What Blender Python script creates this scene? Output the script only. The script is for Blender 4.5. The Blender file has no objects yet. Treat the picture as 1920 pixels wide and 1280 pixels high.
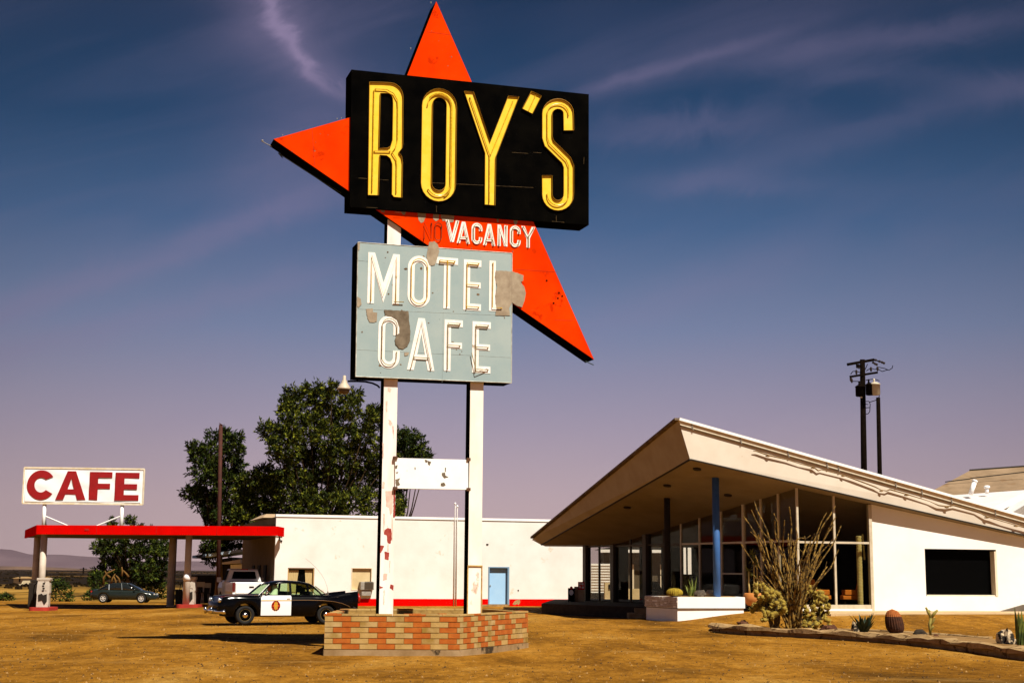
import bpy, bmesh, math, random
from mathutils import Vector, Matrix, noise
from mathutils.geometry import tessellate_polygon
R = math.radians
random.seed(7)
sc = bpy.context.scene
COL = sc.collection

# ------------------------------------------------------------------ camera
FPX, EYE = 2700.0, 1.8
PITCH, ROLL = math.atan(433/2700), 0.008
_R = Vector((1, 0, 0)); _F = Vector((0, math.cos(PITCH), math.sin(PITCH))); _U = Vector((0, -math.sin(PITCH), math.cos(PITCH)))
R1 = _R*math.cos(ROLL) + _U*math.sin(ROLL)
U1 = -_R*math.sin(ROLL) + _U*math.cos(ROLL)
CAM = Vector((0, 0, EYE))
cd = bpy.data.cameras.new('camera'); cam = bpy.data.objects.new('camera', cd); COL.objects.link(cam)
cam.matrix_world = Matrix(((R1.x, U1.x, -_F.x, 0), (R1.y, U1.y, -_F.y, 0), (R1.z, U1.z, -_F.z, EYE), (0, 0, 0, 1)))
cd.sensor_width = 36; cd.lens = 36*FPX/1920; cd.clip_start = 0.1; cd.clip_end = 40000
sc.camera = cam
sc.view_settings.view_transform = 'Standard'; sc.view_settings.look = 'None'
sc.view_settings.exposure = 0.62; sc.view_settings.gamma = 1

def ray(u, v):
    return _F + R1*((u-960)/FPX) - U1*((v-640)/FPX)
def at_y(u, v, y):
    d = ray(u, v); return CAM + d*(y/d.y)
def at_z(u, v, z=0.0):
    d = ray(u, v); return CAM + d*((z-EYE)/d.z)
def on_pl(u, v, p, n):
    d = ray(u, v); return CAM + d*((Vector(p)-CAM).dot(n)/d.dot(n))

# ------------------------------------------------------------------ world and sun
SK = Vector((-0.42, 0.60, -1.0)).normalized()          # direction the sunlight travels
elev = math.asin(-SK.z); az = math.atan2(-SK.x, -SK.y)  # sun seen at azimuth az from +Y, clockwise
sd = bpy.data.lights.new('sun', 'SUN'); sun = bpy.data.objects.new('sun', sd); COL.objects.link(sun)
sun.rotation_euler = SK.to_track_quat('-Z', 'Y').to_euler(); sun.location = (30, -40, 60)
sd.energy = 5.0; sd.angle = R(0.5); sd.color = (1.0, 0.94, 0.83)

W = bpy.data.worlds.new("World"); sc.world = W; W.use_nodes = True
nt = W.node_tree; N = nt.nodes; L = nt.links; N.clear()
def nd(t, **k):
    n = N.new(t)
    for a, b in k.items(): setattr(n, a, b)
    return n
def mth(op, a, b=None, c=None, clamp=False):
    n = nd('ShaderNodeMath', operation=op); n.use_clamp = clamp
    for i, x in enumerate((a, b, c)):
        if x is None: continue
        if isinstance(x, (int, float)): n.inputs[i].default_value = x
        else: L.new(x, n.inputs[i])
    return n.outputs[0]
def lin(c):
    return tuple(((x/255)/12.92 if x/255 <= .04045 else ((x/255+.055)/1.055)**2.4) for x in c)
tc = nd('ShaderNodeTexCoord'); sx = nd('ShaderNodeSeparateXYZ'); L.new(tc.outputs['Generated'], sx.inputs[0])
X, Y, Z = sx.outputs
yc = mth('MAXIMUM', Y, 0.05)
u_ = mth('DIVIDE', X, yc); w_ = mth('DIVIDE', Z, yc)
sky = nd('ShaderNodeTexSky', sky_type='NISHITA'); sky.sun_disc = False; sky.sun_elevation = elev; sky.sun_rotation = az
sky.dust_density = 2.0; sky.ozone_density = 3.0
rp = nd('ShaderNodeValToRGB'); L.new(Z, rp.inputs[0])
els = [(0.0, (200, 172, 172)), (.045, (190, 166, 172)), (.10, (162, 150, 170)), (.165, (116, 129, 163)), (.235, (64, 96, 138)), (.30, (24, 66, 106)), (.39, (0, 40, 74)), (.8, (1, 22, 56))]
cr = rp.color_ramp
while len(cr.elements) < len(els): cr.elements.new(0.5)
for e, (p, c) in zip(cr.elements, els):
    e.position = p; e.color = (*lin(c), 1)
# cloud streaks rising to the right
ca, sa = math.cos(R(17)), math.sin(R(17))
pp = mth('ADD', mth('MULTIPLY', u_, ca), mth('MULTIPLY', w_, sa))
qq = mth('SUBTRACT', mth('MULTIPLY', w_, ca), mth('MULTIPLY', u_, sa))
def nz(ps, qs, off, det=5, rough=.55, dist=.4):
    cb = nd('ShaderNodeCombineXYZ'); L.new(mth('MULTIPLY', pp, ps), cb.inputs[0]); L.new(mth('MULTIPLY', qq, qs), cb.inputs[1]); cb.inputs[2].default_value = off
    n = nd('ShaderNodeTexNoise'); n.inputs['Scale'].default_value = 1; n.inputs['Detail'].default_value = det
    n.inputs['Roughness'].default_value = rough; n.inputs['Distortion'].default_value = dist
    L.new(cb.outputs[0], n.inputs['Vector']); return n.outputs['Fac']
def sstep(x, a, b):
    n = nd('ShaderNodeMapRange', interpolation_type='SMOOTHSTEP'); L.new(x, n.inputs[0])
    n.inputs[1].default_value = a; n.inputs[2].default_value = b; return n.outputs[0]
c1 = sstep(nz(3.2, 15, 3.3, 6, .6, .7), .44, .74)
c2 = sstep(nz(1.6, 5.5, 8.1, 3), .42, .72)
streak = mth('ADD', mth('MULTIPLY', c1, .45), mth('MULTIPLY', c2, .38))
def uw(u, v):
    d = ray(u, v); return d.x/d.y, d.z/d.y
# the curling wisp at upper left: u as a quadratic in w
pts = [uw(502, -20), uw(525, 50), uw(553, 110), uw(590, 158), uw(650, 190)]
(x0, y0), (x1, y1), (x2, y2) = [(pts[i][1], pts[i][0]) for i in (0, 2, 4)]      # parabola through three points of the wisp
k2 = ((y2-y0)/(x2-x0)-(y1-y0)/(x1-x0))/(x2-x1); k1 = (y1-y0)/(x1-x0)-k2*(x0+x1)
q = (y0-k1*x0-k2*x0*x0, k1, k2)
wob = mth('MULTIPLY', mth('SUBTRACT', nz(16, 16, 1.7, 6, .65, 1.2), .5), .050)
fu = mth('ADD', mth('ADD', mth('MULTIPLY', mth('MULTIPLY', w_, w_), q[2]), mth('MULTIPLY', w_, q[1])), q[0])
dd = mth('ADD', mth('SUBTRACT', u_, fu), wob)
def gauss(x, s): return mth('EXPONENT', mth('MULTIPLY', mth('MULTIPLY', x, x), -1/(s*s)))
wl = pts[-1][1]
wm = sstep(w_, wl-.012, wl+.03)
wisp = mth('MULTIPLY', mth('ADD', mth('MULTIPLY', gauss(dd, .008), .52), mth('MULTIPLY', gauss(dd, .032), .26)), wm)
glow = mth('MULTIPLY', gauss(mth('SUBTRACT', u_, pts[3][0]+.0), .07), mth('MULTIPLY', sstep(w_, pts[3][1]-.22, pts[3][1]-.02), .16))
# the long thin streak right of the sign
(ua, wa), (ub, wb) = uw(1110, 168), uw(1500, 52)
sl = (wb-wa)/(ub-ua)
d2 = mth('ADD', mth('SUBTRACT', w_, mth('ADD', mth('MULTIPLY', mth('SUBTRACT', u_, ua), sl), wa)), mth('MULTIPLY', wob, .25))
st2 = mth('MULTIPLY', mth('ADD', mth('MULTIPLY', gauss(d2, .005), .20), mth('MULTIPLY', gauss(d2, .014), .13)), mth('MULTIPLY', sstep(u_, ua-.04, ua+.02), sstep(mth('MULTIPLY', u_, -1), -ub-.06, -ua-.03)))
(uc, wc), (ue, we) = uw(1380, 310), uw(1800, 195)
sl3 = (we-wc)/(ue-uc)
d3 = mth('ADD', mth('SUBTRACT', w_, mth('ADD', mth('MULTIPLY', mth('SUBTRACT', u_, uc), sl3), wc)), mth('MULTIPLY', wob, .6))
st3 = mth('MULTIPLY', gauss(d3, .014), mth('MULTIPLY', sstep(u_, uc-.10, uc+.02), .15))
def band(a, b_, sg_, k, x0, x1, wb):
    (p0, q0), (p1, q1) = uw(*a), uw(*b_); s_ = (q1-q0)/(p1-p0)
    d = mth('ADD', mth('SUBTRACT', w_, mth('ADD', mth('MULTIPLY', mth('SUBTRACT', u_, p0), s_), q0)), mth('MULTIPLY', wob, wb))
    ua_, ub_ = uw(x0, 600)[0], uw(x1, 600)[0]
    return mth('MULTIPLY', mth('MULTIPLY', gauss(d, sg_), k), mth('MULTIPLY', sstep(u_, ua_-.06, ua_+.06), sstep(mth('MULTIPLY', u_, -1), -ub_-.06, -ub_+.06)))
bands = None
for B in (((0, 590), (450, 425), .013, .30, -200, 620, .6), ((0, 665), (420, 560), .011, .22, -200, 620, .5), ((1100, 620), (1500, 480), .02, .14, 1000, 1500, .6), ((1150, 250), (1500, 215), .014, .20, 1120, 1500, 1.0), ((1300, 340), (1600, 350), .010, .16, 1200, 1560, .7), ((1450, 105), (1900, 40), .010, .16, 1400, 2000, .5), ((1500, 130), (1920, 160), .012, .12, 1450, 2000, .6), ((450, 300), (640, 240), .03, .16, 430, 700, 1.0)):
    v_ = band(*B); bands = v_ if bands is None else mth('ADD', bands, v_)
bands = mth('MULTIPLY', bands, mth('ADD', mth('MULTIPLY', nz(7, 30, 5.5, 5, .6, .5), 1.2), .4))
cl = mth('ADD', mth('ADD', mth('ADD', mth('ADD', mth('ADD', mth('MULTIPLY', streak, .22), bands), wisp), st2), glow), st3, clamp=True)
clw = mth('MULTIPLY', cl, sstep(Z, -.01, .10))
mixc = nd('ShaderNodeMixRGB', blend_type='MIX'); L.new(clw, mixc.inputs[0]); L.new(rp.outputs[0], mixc.inputs[1])
mixc.inputs[2].default_value = (*lin((140, 126, 160)), 1)
# sky darkened away from the middle of the view, a painted vignette
side = mth('SUBTRACT', 1.0, mth('MULTIPLY', mth('MINIMUM', mth('MULTIPLY', u_, u_), .2), 1.5))
mu = nd('ShaderNodeMixRGB', blend_type='MULTIPLY'); mu.inputs[0].default_value = 1
cc = nd('ShaderNodeCombineXYZ'); [L.new(side, cc.inputs[i]) for i in range(3)]
L.new(mixc.outputs[0], mu.inputs[1]); L.new(cc.outputs[0], mu.inputs[2])
BG = 0.06; EXPF = 2**0.62
sc_ = nd('ShaderNodeVectorMath', operation='SCALE'); L.new(mu.outputs[0], sc_.inputs[0]); sc_.inputs['Scale'].default_value = 1/(BG*EXPF)
fin = nd('ShaderNodeMixRGB'); fin.inputs[0].default_value = .04; L.new(sc_.outputs[0], fin.inputs[1]); L.new(sky.outputs[0], fin.inputs[2])
bg = nd('ShaderNodeBackground'); bg.inputs[1].default_value = BG; L.new(fin.outputs[0], bg.inputs[0])
ow = nd('ShaderNodeOutputWorld'); L.new(bg.outputs[0], ow.inputs[0])

# ------------------------------------------------------------------ materials
MC = {}
def mat(name, c1, c2=None, scale=3.0, rough=.8, metal=0.0, bump=0.0, bscale=None, spec=.3, det=5, c3=None, s3=1.0, t3=.62, lo=.35, hi=.65, stretch=None, coat=0):
    if name in MC: return MC[name]
    m = bpy.data.materials.new(name); m.use_nodes = True; t = m.node_tree; n = t.nodes; b = n['Principled BSDF']
    b.inputs['Roughness'].default_value = rough; b.inputs['Metallic'].default_value = metal
    b.inputs['Specular IOR Level'].default_value = spec
    if coat: b.inputs['Coat Weight'].default_value = coat; b.inputs['Coat Roughness'].default_value = .04
    tcn = n.new('ShaderNodeTexCoord'); vec = tcn.outputs['Object']
    if stretch:
        mp = n.new('ShaderNodeMapping'); mp.inputs['Scale'].default_value = stretch; t.links.new(vec, mp.inputs[0]); vec = mp.outputs[0]
    if c2 is None: b.inputs['Base Color'].default_value = (*c1, 1)
    else:
        nz_ = n.new('ShaderNodeTexNoise'); nz_.inputs['Scale'].default_value = scale; nz_.inputs['Detail'].default_value = det; nz_.inputs['Roughness'].default_value = .6
        t.links.new(vec, nz_.inputs['Vector'])
        r = n.new('ShaderNodeValToRGB'); r.color_ramp.elements[0].position = lo; r.color_ramp.elements[1].position = hi
        r.color_ramp.elements[0].color = (*c1, 1); r.color_ramp.elements[1].color = (*c2, 1)
        t.links.new(nz_.outputs['Fac'], r.inputs[0]); out = r.outputs[0]
        if c3:
            n3 = n.new('ShaderNodeTexNoise'); n3.inputs['Scale'].default_value = s3; n3.inputs['Detail'].default_value = 6; n3.inputs['Roughness'].default_value = .65
            t.links.new(vec, n3.inputs['Vector'])
            m3 = n.new('ShaderNodeMapRange'); m3.inputs[1].default_value = t3; m3.inputs[2].default_value = t3+.05; t.links.new(n3.outputs['Fac'], m3.inputs[0])
            mx = n.new('ShaderNodeMixRGB'); t.links.new(m3.outputs[0], mx.inputs[0]); t.links.new(out, mx.inputs[1]); mx.inputs[2].default_value = (*c3, 1); out = mx.outputs[0]
        t.links.new(out, b.inputs['Base Color'])
    if bump:
        nb = n.new('ShaderNodeTexNoise'); nb.inputs['Scale'].default_value = bscale or scale*4; nb.inputs['Detail'].default_value = 6
        t.links.new(tcn.outputs['Object'], nb.inputs['Vector'])
        bp = n.new('ShaderNodeBump'); bp.inputs['Strength'].default_value = bump; bp.inputs['Distance'].default_value = .02
        t.links.new(nb.outputs['Fac'], bp.inputs['Height']); t.links.new(bp.outputs[0], b.inputs['Normal'])
    MC[name] = m; return m
def glassmat(name, tint=(.7, .75, .72), refl=.06):
    m = bpy.data.materials.new(name); m.use_nodes = True; t = m.node_tree; n = t.nodes; n.clear()
    tr = n.new('ShaderNodeBsdfTransparent'); tr.inputs[0].default_value = (*tint, 1)
    gl = n.new('ShaderNodeBsdfGlossy'); gl.inputs['Roughness'].default_value = .02
    fr = n.new('ShaderNodeFresnel'); fr.inputs[0].default_value = 1.45
    mr = n.new('ShaderNodeMath'); mr.operation = 'MULTIPLY'; mr.inputs[1].default_value = refl*5; mr.use_clamp = True
    mx = n.new('ShaderNodeMixShader'); o = n.new('ShaderNodeOutputMaterial')
    t.links.new(fr.outputs[0], mr.inputs[0]); t.links.new(mr.outputs[0], mx.inputs[0]); t.links.new(tr.outputs[0], mx.inputs[1]); t.links.new(gl.outputs[0], mx.inputs[2]); t.links.new(mx.outputs[0], o.inputs[0])
    return m

BLACK = mat('black_paint', (.0012, .0012, .0012), (.003, .0026, .002), 2, .9, spec=0)
RED = mat('orange_red_enamel', (.60, .026, .0006), (.80, .045, .001), .7, .6, spec=.0, c3=(.50, .022, .001), s3=2.2, t3=.60)
YEL = mat('yellow_enamel', (.80, .50, .02), (.86, .58, .06), 5, .55, spec=.1, lo=.3, hi=.7)
BRONZE = mat('dark_bronze_edge', (.045, .02, .004), None, rough=.6)
GOLD = mat('gold_edge', (.42, .20, .01), None, rough=.5)
NEON = mat('aged_neon_glass', (.50, .40, .18), (.12, .08, .03), 40, .25, spec=.6)
NEOND = mat('dark_neon_glass', (.035, .02, .008), (.08, .05, .02), 30, .35)
NEONY = mat('yellow_neon_glass', (.70, .44, .02), (.45, .26, .01), 25, .3, spec=.3)
LWHITE = mat('letter_white', (.86, .83, .78), (.78, .74, .66), 6, .6, c3=(.35, .24, .14), s3=4, t3=.68)
BLUEG = mat('pale_blue_grey_sheet', (.25, .33, .335), (.32, .385, .37), 1.3, .6, c3=(.22, .27, .26), s3=7, t3=.66, lo=.3, hi=.7)
PRIMER = mat('bare_brown_primer', (.23, .17, .11), (.36, .29, .20), 6, .75, lo=.3, hi=.7)
PRIMERD = mat('dark_bare_metal', (.08, .055, .03), (.20, .155, .10), 5, .7, lo=.3, hi=.7)
POSTW = mat('cream_post_paint', (.78, .70, .58), (.88, .82, .72), 1.8, .6, c3=(.55, .36, .26), s3=1.4, t3=.66, stretch=(1, 1, .5))
RUSTW = mat('rust_streaked_white', (.86, .80, .74), (.76, .62, .55), 1.6, .65, c3=(.42, .13, .09), s3=1.3, t3=.63, stretch=(2.0, 2.0, .45))
CHIPW = mat('chipped_white_sheet', (.88, .87, .84), (.82, .80, .76), 2, .55, c3=(.22, .14, .05), s3=5, t3=.665)
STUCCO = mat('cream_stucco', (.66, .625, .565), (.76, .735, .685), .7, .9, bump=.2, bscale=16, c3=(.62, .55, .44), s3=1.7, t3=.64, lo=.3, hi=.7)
STUCCOD = mat('shade_painted_stucco', (.17, .12, .06), (.21, .15, .08), 1, .9)  # darker copy of the cream stucco, wall shade put into its colour
WHITE = mat('white_paint', (.82, .80, .76), (.86, .84, .81), 2, .6)
CREAM = mat('aged_cream_trim', (.66, .54, .38), (.74, .63, .48), 3, .7, c3=(.40, .25, .12), s3=6, t3=.70)
REDB = mat('bright_red_paint', (.66, .002, .001), (.54, .002, .001), 1.2, .6, spec=.0, c3=(.40, .006, .002), s3=3, t3=.64)
DRED = mat('banner_red', (.24, .001, .002), (.30, .002, .003), 3, .7)
BANNER = mat('banner_white', (.80, .79, .80), (.86, .85, .84), 2.2, .7, bump=.3, bscale=3)
LBLUE = mat('light_blue_paint', (.30, .50, .72), (.33, .53, .74), 2, .6)
COLBLUE = mat('column_blue', (.035, .11, .30), (.05, .13, .33), 4, .5)
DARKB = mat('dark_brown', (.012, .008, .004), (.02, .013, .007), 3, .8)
DIM = mat('brown_fabric_dark', (.03, .02, .01), None, rough=.9)
TAN = mat('tan_board', (.50, .38, .19), (.58, .45, .25), 2, .8)
CURT = mat('gold_curtain', (.36, .25, .10), (.55, .42, .20), 14, .9, stretch=(6, 6, .3), lo=.3, hi=.7)
GREYM = mat('grey_metal', (.22, .20, .17), (.32, .29, .24), 8, .5)
GREYP = mat('weathered_grey_paint', (.36, .31, .25), (.46, .41, .34), 5, .7)
CHROME = mat('chrome', (.75, .72, .68), None, rough=.12, metal=1)
CARBLK = mat('gloss_black_car_paint', (.0015, .0015, .002), None, rough=.16, spec=.16)
CARWHT = mat('gloss_white_car_paint', (.80, .78, .76), None, rough=.25, spec=.5)
CARGRN = mat('dark_green_car_paint', (.012, .017, .014), None, rough=.22, spec=.45, coat=.1)
TYRE = mat('tyre_rubber', (.008, .007, .006), None, rough=.8)
ORANGEP = mat('orange_reflector', (.8, .25, .02), None, rough=.4)
GLASS = glassmat('window_glass', (.80, .79, .75), .005)
CGLASS = glassmat('car_glass', (.80, .88, .76), .03)
DGLASS = mat('dark_glass', (.0015, .0015, .0015), None, rough=.6, spec=.01)
BARK = mat('bark', (.12, .075, .03), (.22, .14, .06), 6, .95)
WOOD = mat('dark_utility_wood', (.003, .002, .0015), (.008, .005, .003), 6, .95, spec=0)
RUSTP = mat('rusty_red_pipe', (.035, .008, .004), (.06, .013, .006), 4, .8)
TERRA = mat('terracotta', (.45, .16, .03), (.52, .20, .05), 5, .8)
CONC = mat('sandy_concrete', (.24, .14, .05), (.42, .27, .12), 3, .95, bump=.9, bscale=9, c3=(.10, .05, .014), s3=3.5, t3=.56, lo=.3, hi=.7)

# ------------------------------------------------------------------ object helpers
BASE = {}
def thing(name, label, cat, base, group=None, kind=None):
    o = bpy.data.objects.new(name, None); COL.objects.link(o); o.location = base; o.empty_display_size = .2
    BASE[o.name] = Vector(base); o['label'] = label; o['category'] = cat
    if group: o['group'] = group
    return o
def tag(o, label, cat, group=None, kind=None):
    if label: o['label'] = label
    if cat: o['category'] = cat
    if group: o['group'] = group
    if kind: o['kind'] = kind
    return o

class MB:
    def __init__(s, tf=None): s.v = []; s.f = []; s.mi = []; s.cur = 0; s.tf = tf
    def add(s, vs, fs):
        o = len(s.v)
        for p in vs:
            p = Vector(p); s.v.append(s.tf(p) if s.tf else p)
        for f in fs: s.f.append([i+o for i in f]); s.mi.append(s.cur)
        return s
    def m(s, i): s.cur = i; return s
    def hexa(s, P):   # 8 points: bottom ring 0-3, top ring 4-7
        return s.add(P, [(3, 2, 1, 0), (4, 5, 6, 7), (0, 1, 5, 4), (1, 2, 6, 5), (2, 3, 7, 6), (3, 0, 4, 7)])
    def box(s, c, d, a=0.0):
        ca, sa = math.cos(a), math.sin(a); P = []
        for z in (-1, 1):
            for x, y in ((-1, -1), (1, -1), (1, 1), (-1, 1)):
                X, Y = x*d[0]/2, y*d[1]/2
                P.append((c[0]+X*ca-Y*sa, c[1]+X*sa+Y*ca, c[2]+z*d[2]/2))
        return s.hexa(P)
    def beam(s, p, q, w, h=None, up=(0, 0, 1)):
        p, q = Vector(p), Vector(q); h = h or w; d = (q-p).normalized(); up = Vector(up)
        if abs(d.dot(up)) > .95: up = Vector((0, 1, 0))
        x = d.cross(up).normalized()*w/2; y = x.cross(d).normalized()*h/2
        return s.hexa([p-x-y, p+x-y, p+x+y, p-x+y, q-x-y, q+x-y, q+x+y, q-x+y])
    def tube(s, pts, r, n=8, cap=True):
        pts = [Vector(p) for p in pts]; k = len(pts)
        rs = r if isinstance(r, (list, tuple)) else [r]*k
        d0 = (pts[1]-pts[0]).normalized(); a = Vector((0, 0, 1)) if abs(d0.z) < .9 else Vector((1, 0, 0))
        x = d0.cross(a).normalized(); V = []
        for i in range(k):
            d = (pts[min(i+1, k-1)]-pts[max(i-1, 0)]).normalized()
            x = (x-d*x.dot(d)).normalized(); y = d.cross(x)
            for j in range(n):
                t = 2*math.pi*j/n; V.append(pts[i]+(x*math.cos(t)+y*math.sin(t))*rs[i])
        F = [(i*n+j, i*n+(j+1) % n, (i+1)*n+(j+1) % n, (i+1)*n+j) for i in range(k-1) for j in range(n)]
        if cap: F += [tuple(range(n))[::-1], tuple(range((k-1)*n, k*n))]
        return s.add(V, F)
    def loft(s, secs, closed=True, cap=True):
        n = len(secs[0]); k = len(secs); V = [p for q in secs for p in q]; m_ = n if closed else n-1
        F = [(i*n+j, i*n+(j+1) % n, (i+1)*n+(j+1) % n, (i+1)*n+j) for i in range(k-1) for j in range(m_)]
        if cap and closed: F += [tuple(range(n))[::-1], tuple(range((k-1)*n, k*n))]
        return s.add(V, F)
    def lathe(s, prof, c, n=16, ax=None, cap=True):
        c = Vector(c); ax = Vector(ax or (0, 0, 1)).normalized(); a = Vector((0, 0, 1)) if abs(ax.z) < .9 else Vector((1, 0, 0))
        x = ax.cross(a).normalized(); y = ax.cross(x)
        return s.loft([[c+ax*z+(x*math.cos(2*math.pi*j/n)+y*math.sin(2*math.pi*j/n))*max(r, 1e-4) for j in range(n)] for r, z in prof], cap=cap)
    def slab(s, loops, fw, d0, d1):   # 2-D loops (outer + holes) made solid between depths d0 and d1
        fl = [p for l in loops for p in l]; n = len(fl)
        tr = tessellate_polygon([[Vector((p[0], p[1], 0)) for p in l] for l in loops])
        V = [fw(p[0], p[1], d0) for p in fl]+[fw(p[0], p[1], d1) for p in fl]
        F = [tuple(t) for t in tr]+[tuple(i+n for i in t)[::-1] for t in tr]
        o = 0
        for l in loops:
            k = len(l); F += [(o+i, o+(i+1) % k, n+o+(i+1) % k, n+o+i) for i in range(k)]; o += k
        return s.add(V, F)
    def blob(s, c, r, seed=0, n=10, k=.25, fr=1.5):
        c = Vector(c); r = Vector(r) if not isinstance(r, (int, float)) else Vector((r, r, r)); S = []
        for i in range(n//2+1):
            t = math.pi*i/(n//2); ring = []
            for j in range(n):
                a = 2*math.pi*j/n; d = Vector((math.sin(t)*math.cos(a), math.sin(t)*math.sin(a), -math.cos(t)))
                q = 1+k*noise.noise(d*fr+Vector((seed*3.1, seed*1.7, 0)))*2
                ring.append(c+Vector((d.x*r.x, d.y*r.y, d.z*r.z))*q if 0 < i < n//2 else c+Vector((0, 0, d.z*r.z))+Vector((math.cos(a), math.sin(a), 0))*1e-3)
            S.append(ring)
        return s.loft(S)
    def build(s, name, mats, parent=None, smooth=False, bevel=0, label=None, recalc=True):
        if not isinstance(mats, (list, tuple)): mats = [mats]
        base = BASE[parent.name] if parent else Vector((0, 0, 0))
        me = bpy.data.meshes.new(name); me.from_pydata([v-base for v in s.v], [], s.f)
        for m_ in mats: me.materials.append(m_)
        me.polygons.foreach_set('material_index', s.mi)
        if recalc:
            bm = bmesh.new(); bm.from_mesh(me); bmesh.ops.recalc_face_normals(bm, faces=bm.faces); bm.to_mesh(me); bm.free()
        if smooth: me.polygons.foreach_set('use_smooth', [True]*len(me.polygons))
        o = bpy.data.objects.new(name, me); COL.objects.link(o)
        if parent: o.parent = parent
        BASE[o.name] = base
        if label: o['label'] = label
        if bevel:
            b = o.modifiers.new('bevel', 'BEVEL'); b.width = bevel; b.segments = 2; b.limit_method = 'ANGLE'; b.angle_limit = R(40)
        return o

def solo(mb, name, mats, label, cat, group=None, base=None, **k):
    b = Vector(base) if base is not None else sum(mb.v, Vector())/len(mb.v)
    if base is None: b.z = min(p.z for p in mb.v)
    BASE['__tmp'] = b
    class P: name = '__tmp'
    me_parent = P()
    if not isinstance(mats, (list, tuple)): mats = [mats]
    for i, p in enumerate(mb.v): mb.v[i] = p-b
    o = mb.build(name, mats, None, **k); o.location = b; BASE[o.name] = b
    return tag(o, label, cat, group)

def ss(t): t = max(0, min(1, t)); return t*t*(3-2*t)
def ground(x, y):
    z = -.26*ss((-x-12.5)/9)*ss((y-50)/20)
    z -= .30*ss((y-84)/30)
    z += .37*ss((x-5.6)/4)*ss((y-49)/6)*(1-ss((y-75)/20))
    return z
def at_g(u, v):
    z = 0
    for _ in range(6):
        p = at_z(u, v, z); z = ground(p.x, p.y)
    return Vector((p.x, p.y, z))
# ================================================================== ground and far land
def axis(a, b, st, far, g=1.35):
    v = [a+i*st for i in range(int((b-a)/st)+1)]; d = st
    while v[-1] < far: d *= g; v.append(v[-1]+d)
    d = st
    while v[0] > -far: d *= g; v.insert(0, v[0]-d)
    return v
gx = axis(-36, 36, .45, 9000); gy = [y for y in axis(10, 100, .45, 13500) if y > -60]
mb = MB(); nxx = len(gx)
for y in gy:
    for x in gx:
        near = 1-ss((abs(y-50)-45)/20)
        h = (noise.noise(Vector((x*.35, y*.35, 0)))*.035+noise.noise(Vector((x*1.3, y*1.3, 4)))*.014)*near if abs(x) < 45 else 0
        if y > 62 or (x > 6 and y > 52): h *= .3
        mb.v.append(Vector((x, y, ground(x, y)+h-.012)))
mb.f = [(j*nxx+i, j*nxx+i+1, (j+1)*nxx+i+1, (j+1)*nxx+i) for j in range(len(gy)-1) for i in range(nxx-1)]
mb.mi = [0]*len(mb.f)
GM = bpy.data.materials.new('sandy_ground'); GM.use_nodes = True
t = GM.node_tree; n = t.nodes; b = n['Principled BSDF']; b.inputs['Roughness'].default_value = .95; b.inputs['Specular IOR Level'].default_value = .05
tcn = n.new('ShaderNodeTexCoord')
def gn(sc_v, det=6, rough=.6, st=(1, 1, 1), dist=0):
    mp = n.new('ShaderNodeMapping'); mp.inputs['Scale'].default_value = st; t.links.new(tcn.outputs['Object'], mp.inputs[0])
    q = n.new('ShaderNodeTexNoise'); q.inputs['Scale'].default_value = sc_v; q.inputs['Detail'].default_value = det; q.inputs['Roughness'].default_value = rough; q.inputs['Distortion'].default_value = dist
    t.links.new(mp.outputs[0], q.inputs['Vector']); return q.outputs['Fac']
def ramp(x, ps):
    r = n.new('ShaderNodeValToRGB'); e = r.color_ramp.elements
    while len(e) < len(ps): e.new(.5)
    for a, (p, c) in zip(e, ps): a.position = p; a.color = (*c, 1)
    t.links.new(x, r.inputs[0]); return r.outputs[0]
def gmix(f, a, bb, mode='MIX'):
    m = n.new('ShaderNodeMixRGB'); m.blend_type = mode
    for i, x in enumerate((f, a, bb)):
        if isinstance(x, (int, float)): m.inputs[i].default_value = x
        elif isinstance(x, tuple): m.inputs[i].default_value = (*x, 1)
        else: t.links.new(x, m.inputs[i])
    return m.outputs[0]
def gms(x, a, bb):
    m = n.new('ShaderNodeMapRange'); m.inputs[1].default_value = a; m.inputs[2].default_value = bb; t.links.new(x, m.inputs[0]); return m.outputs[0]
base = ramp(gn(.30, 7, .65, (1, .45, 1), .5), [(.32, (.105, .045, .005)), (.43, (.215, .090, .008)), (.54, (.32, .140, .014)), (.72, (.43, .23, .045))])
base = gmix(.85, base, ramp(gn(3.4, 8, .75, (1, .5, 1)), [(.30, (.40, .35, .30)), (.5, (1, 1, 1)), (.70, (1.50, 1.6, 2.0))]), 'MULTIPLY')
base = gmix(.75, base, ramp(gn(11, 5, .8, (1, .6, 1)), [(.33, (.30, .24, .18)), (.43, (.9, .88, .85)), (.58, (1, 1, 1)), (.70, (1.5, 1.6, 1.9))]), 'MULTIPLY')
base = gmix(.9, base, ramp(gn(24, 4, .8, (1, .6, 1)), [(.31, (.12, .10, .07)), (.41, (.85, .85, .85)), (.58, (1, 1, 1)), (.68, (1.9, 2.05, 2.8))]), 'MULTIPLY')
# tracks and pale dusty streaks that cross the lot
stk_ = gms(gn(.5, 6, .7, (.22, .9, 1), .6), .58, .70)
base = gmix(stk_, base, gmix(.6, base, (.36, .20, .055)))
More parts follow.
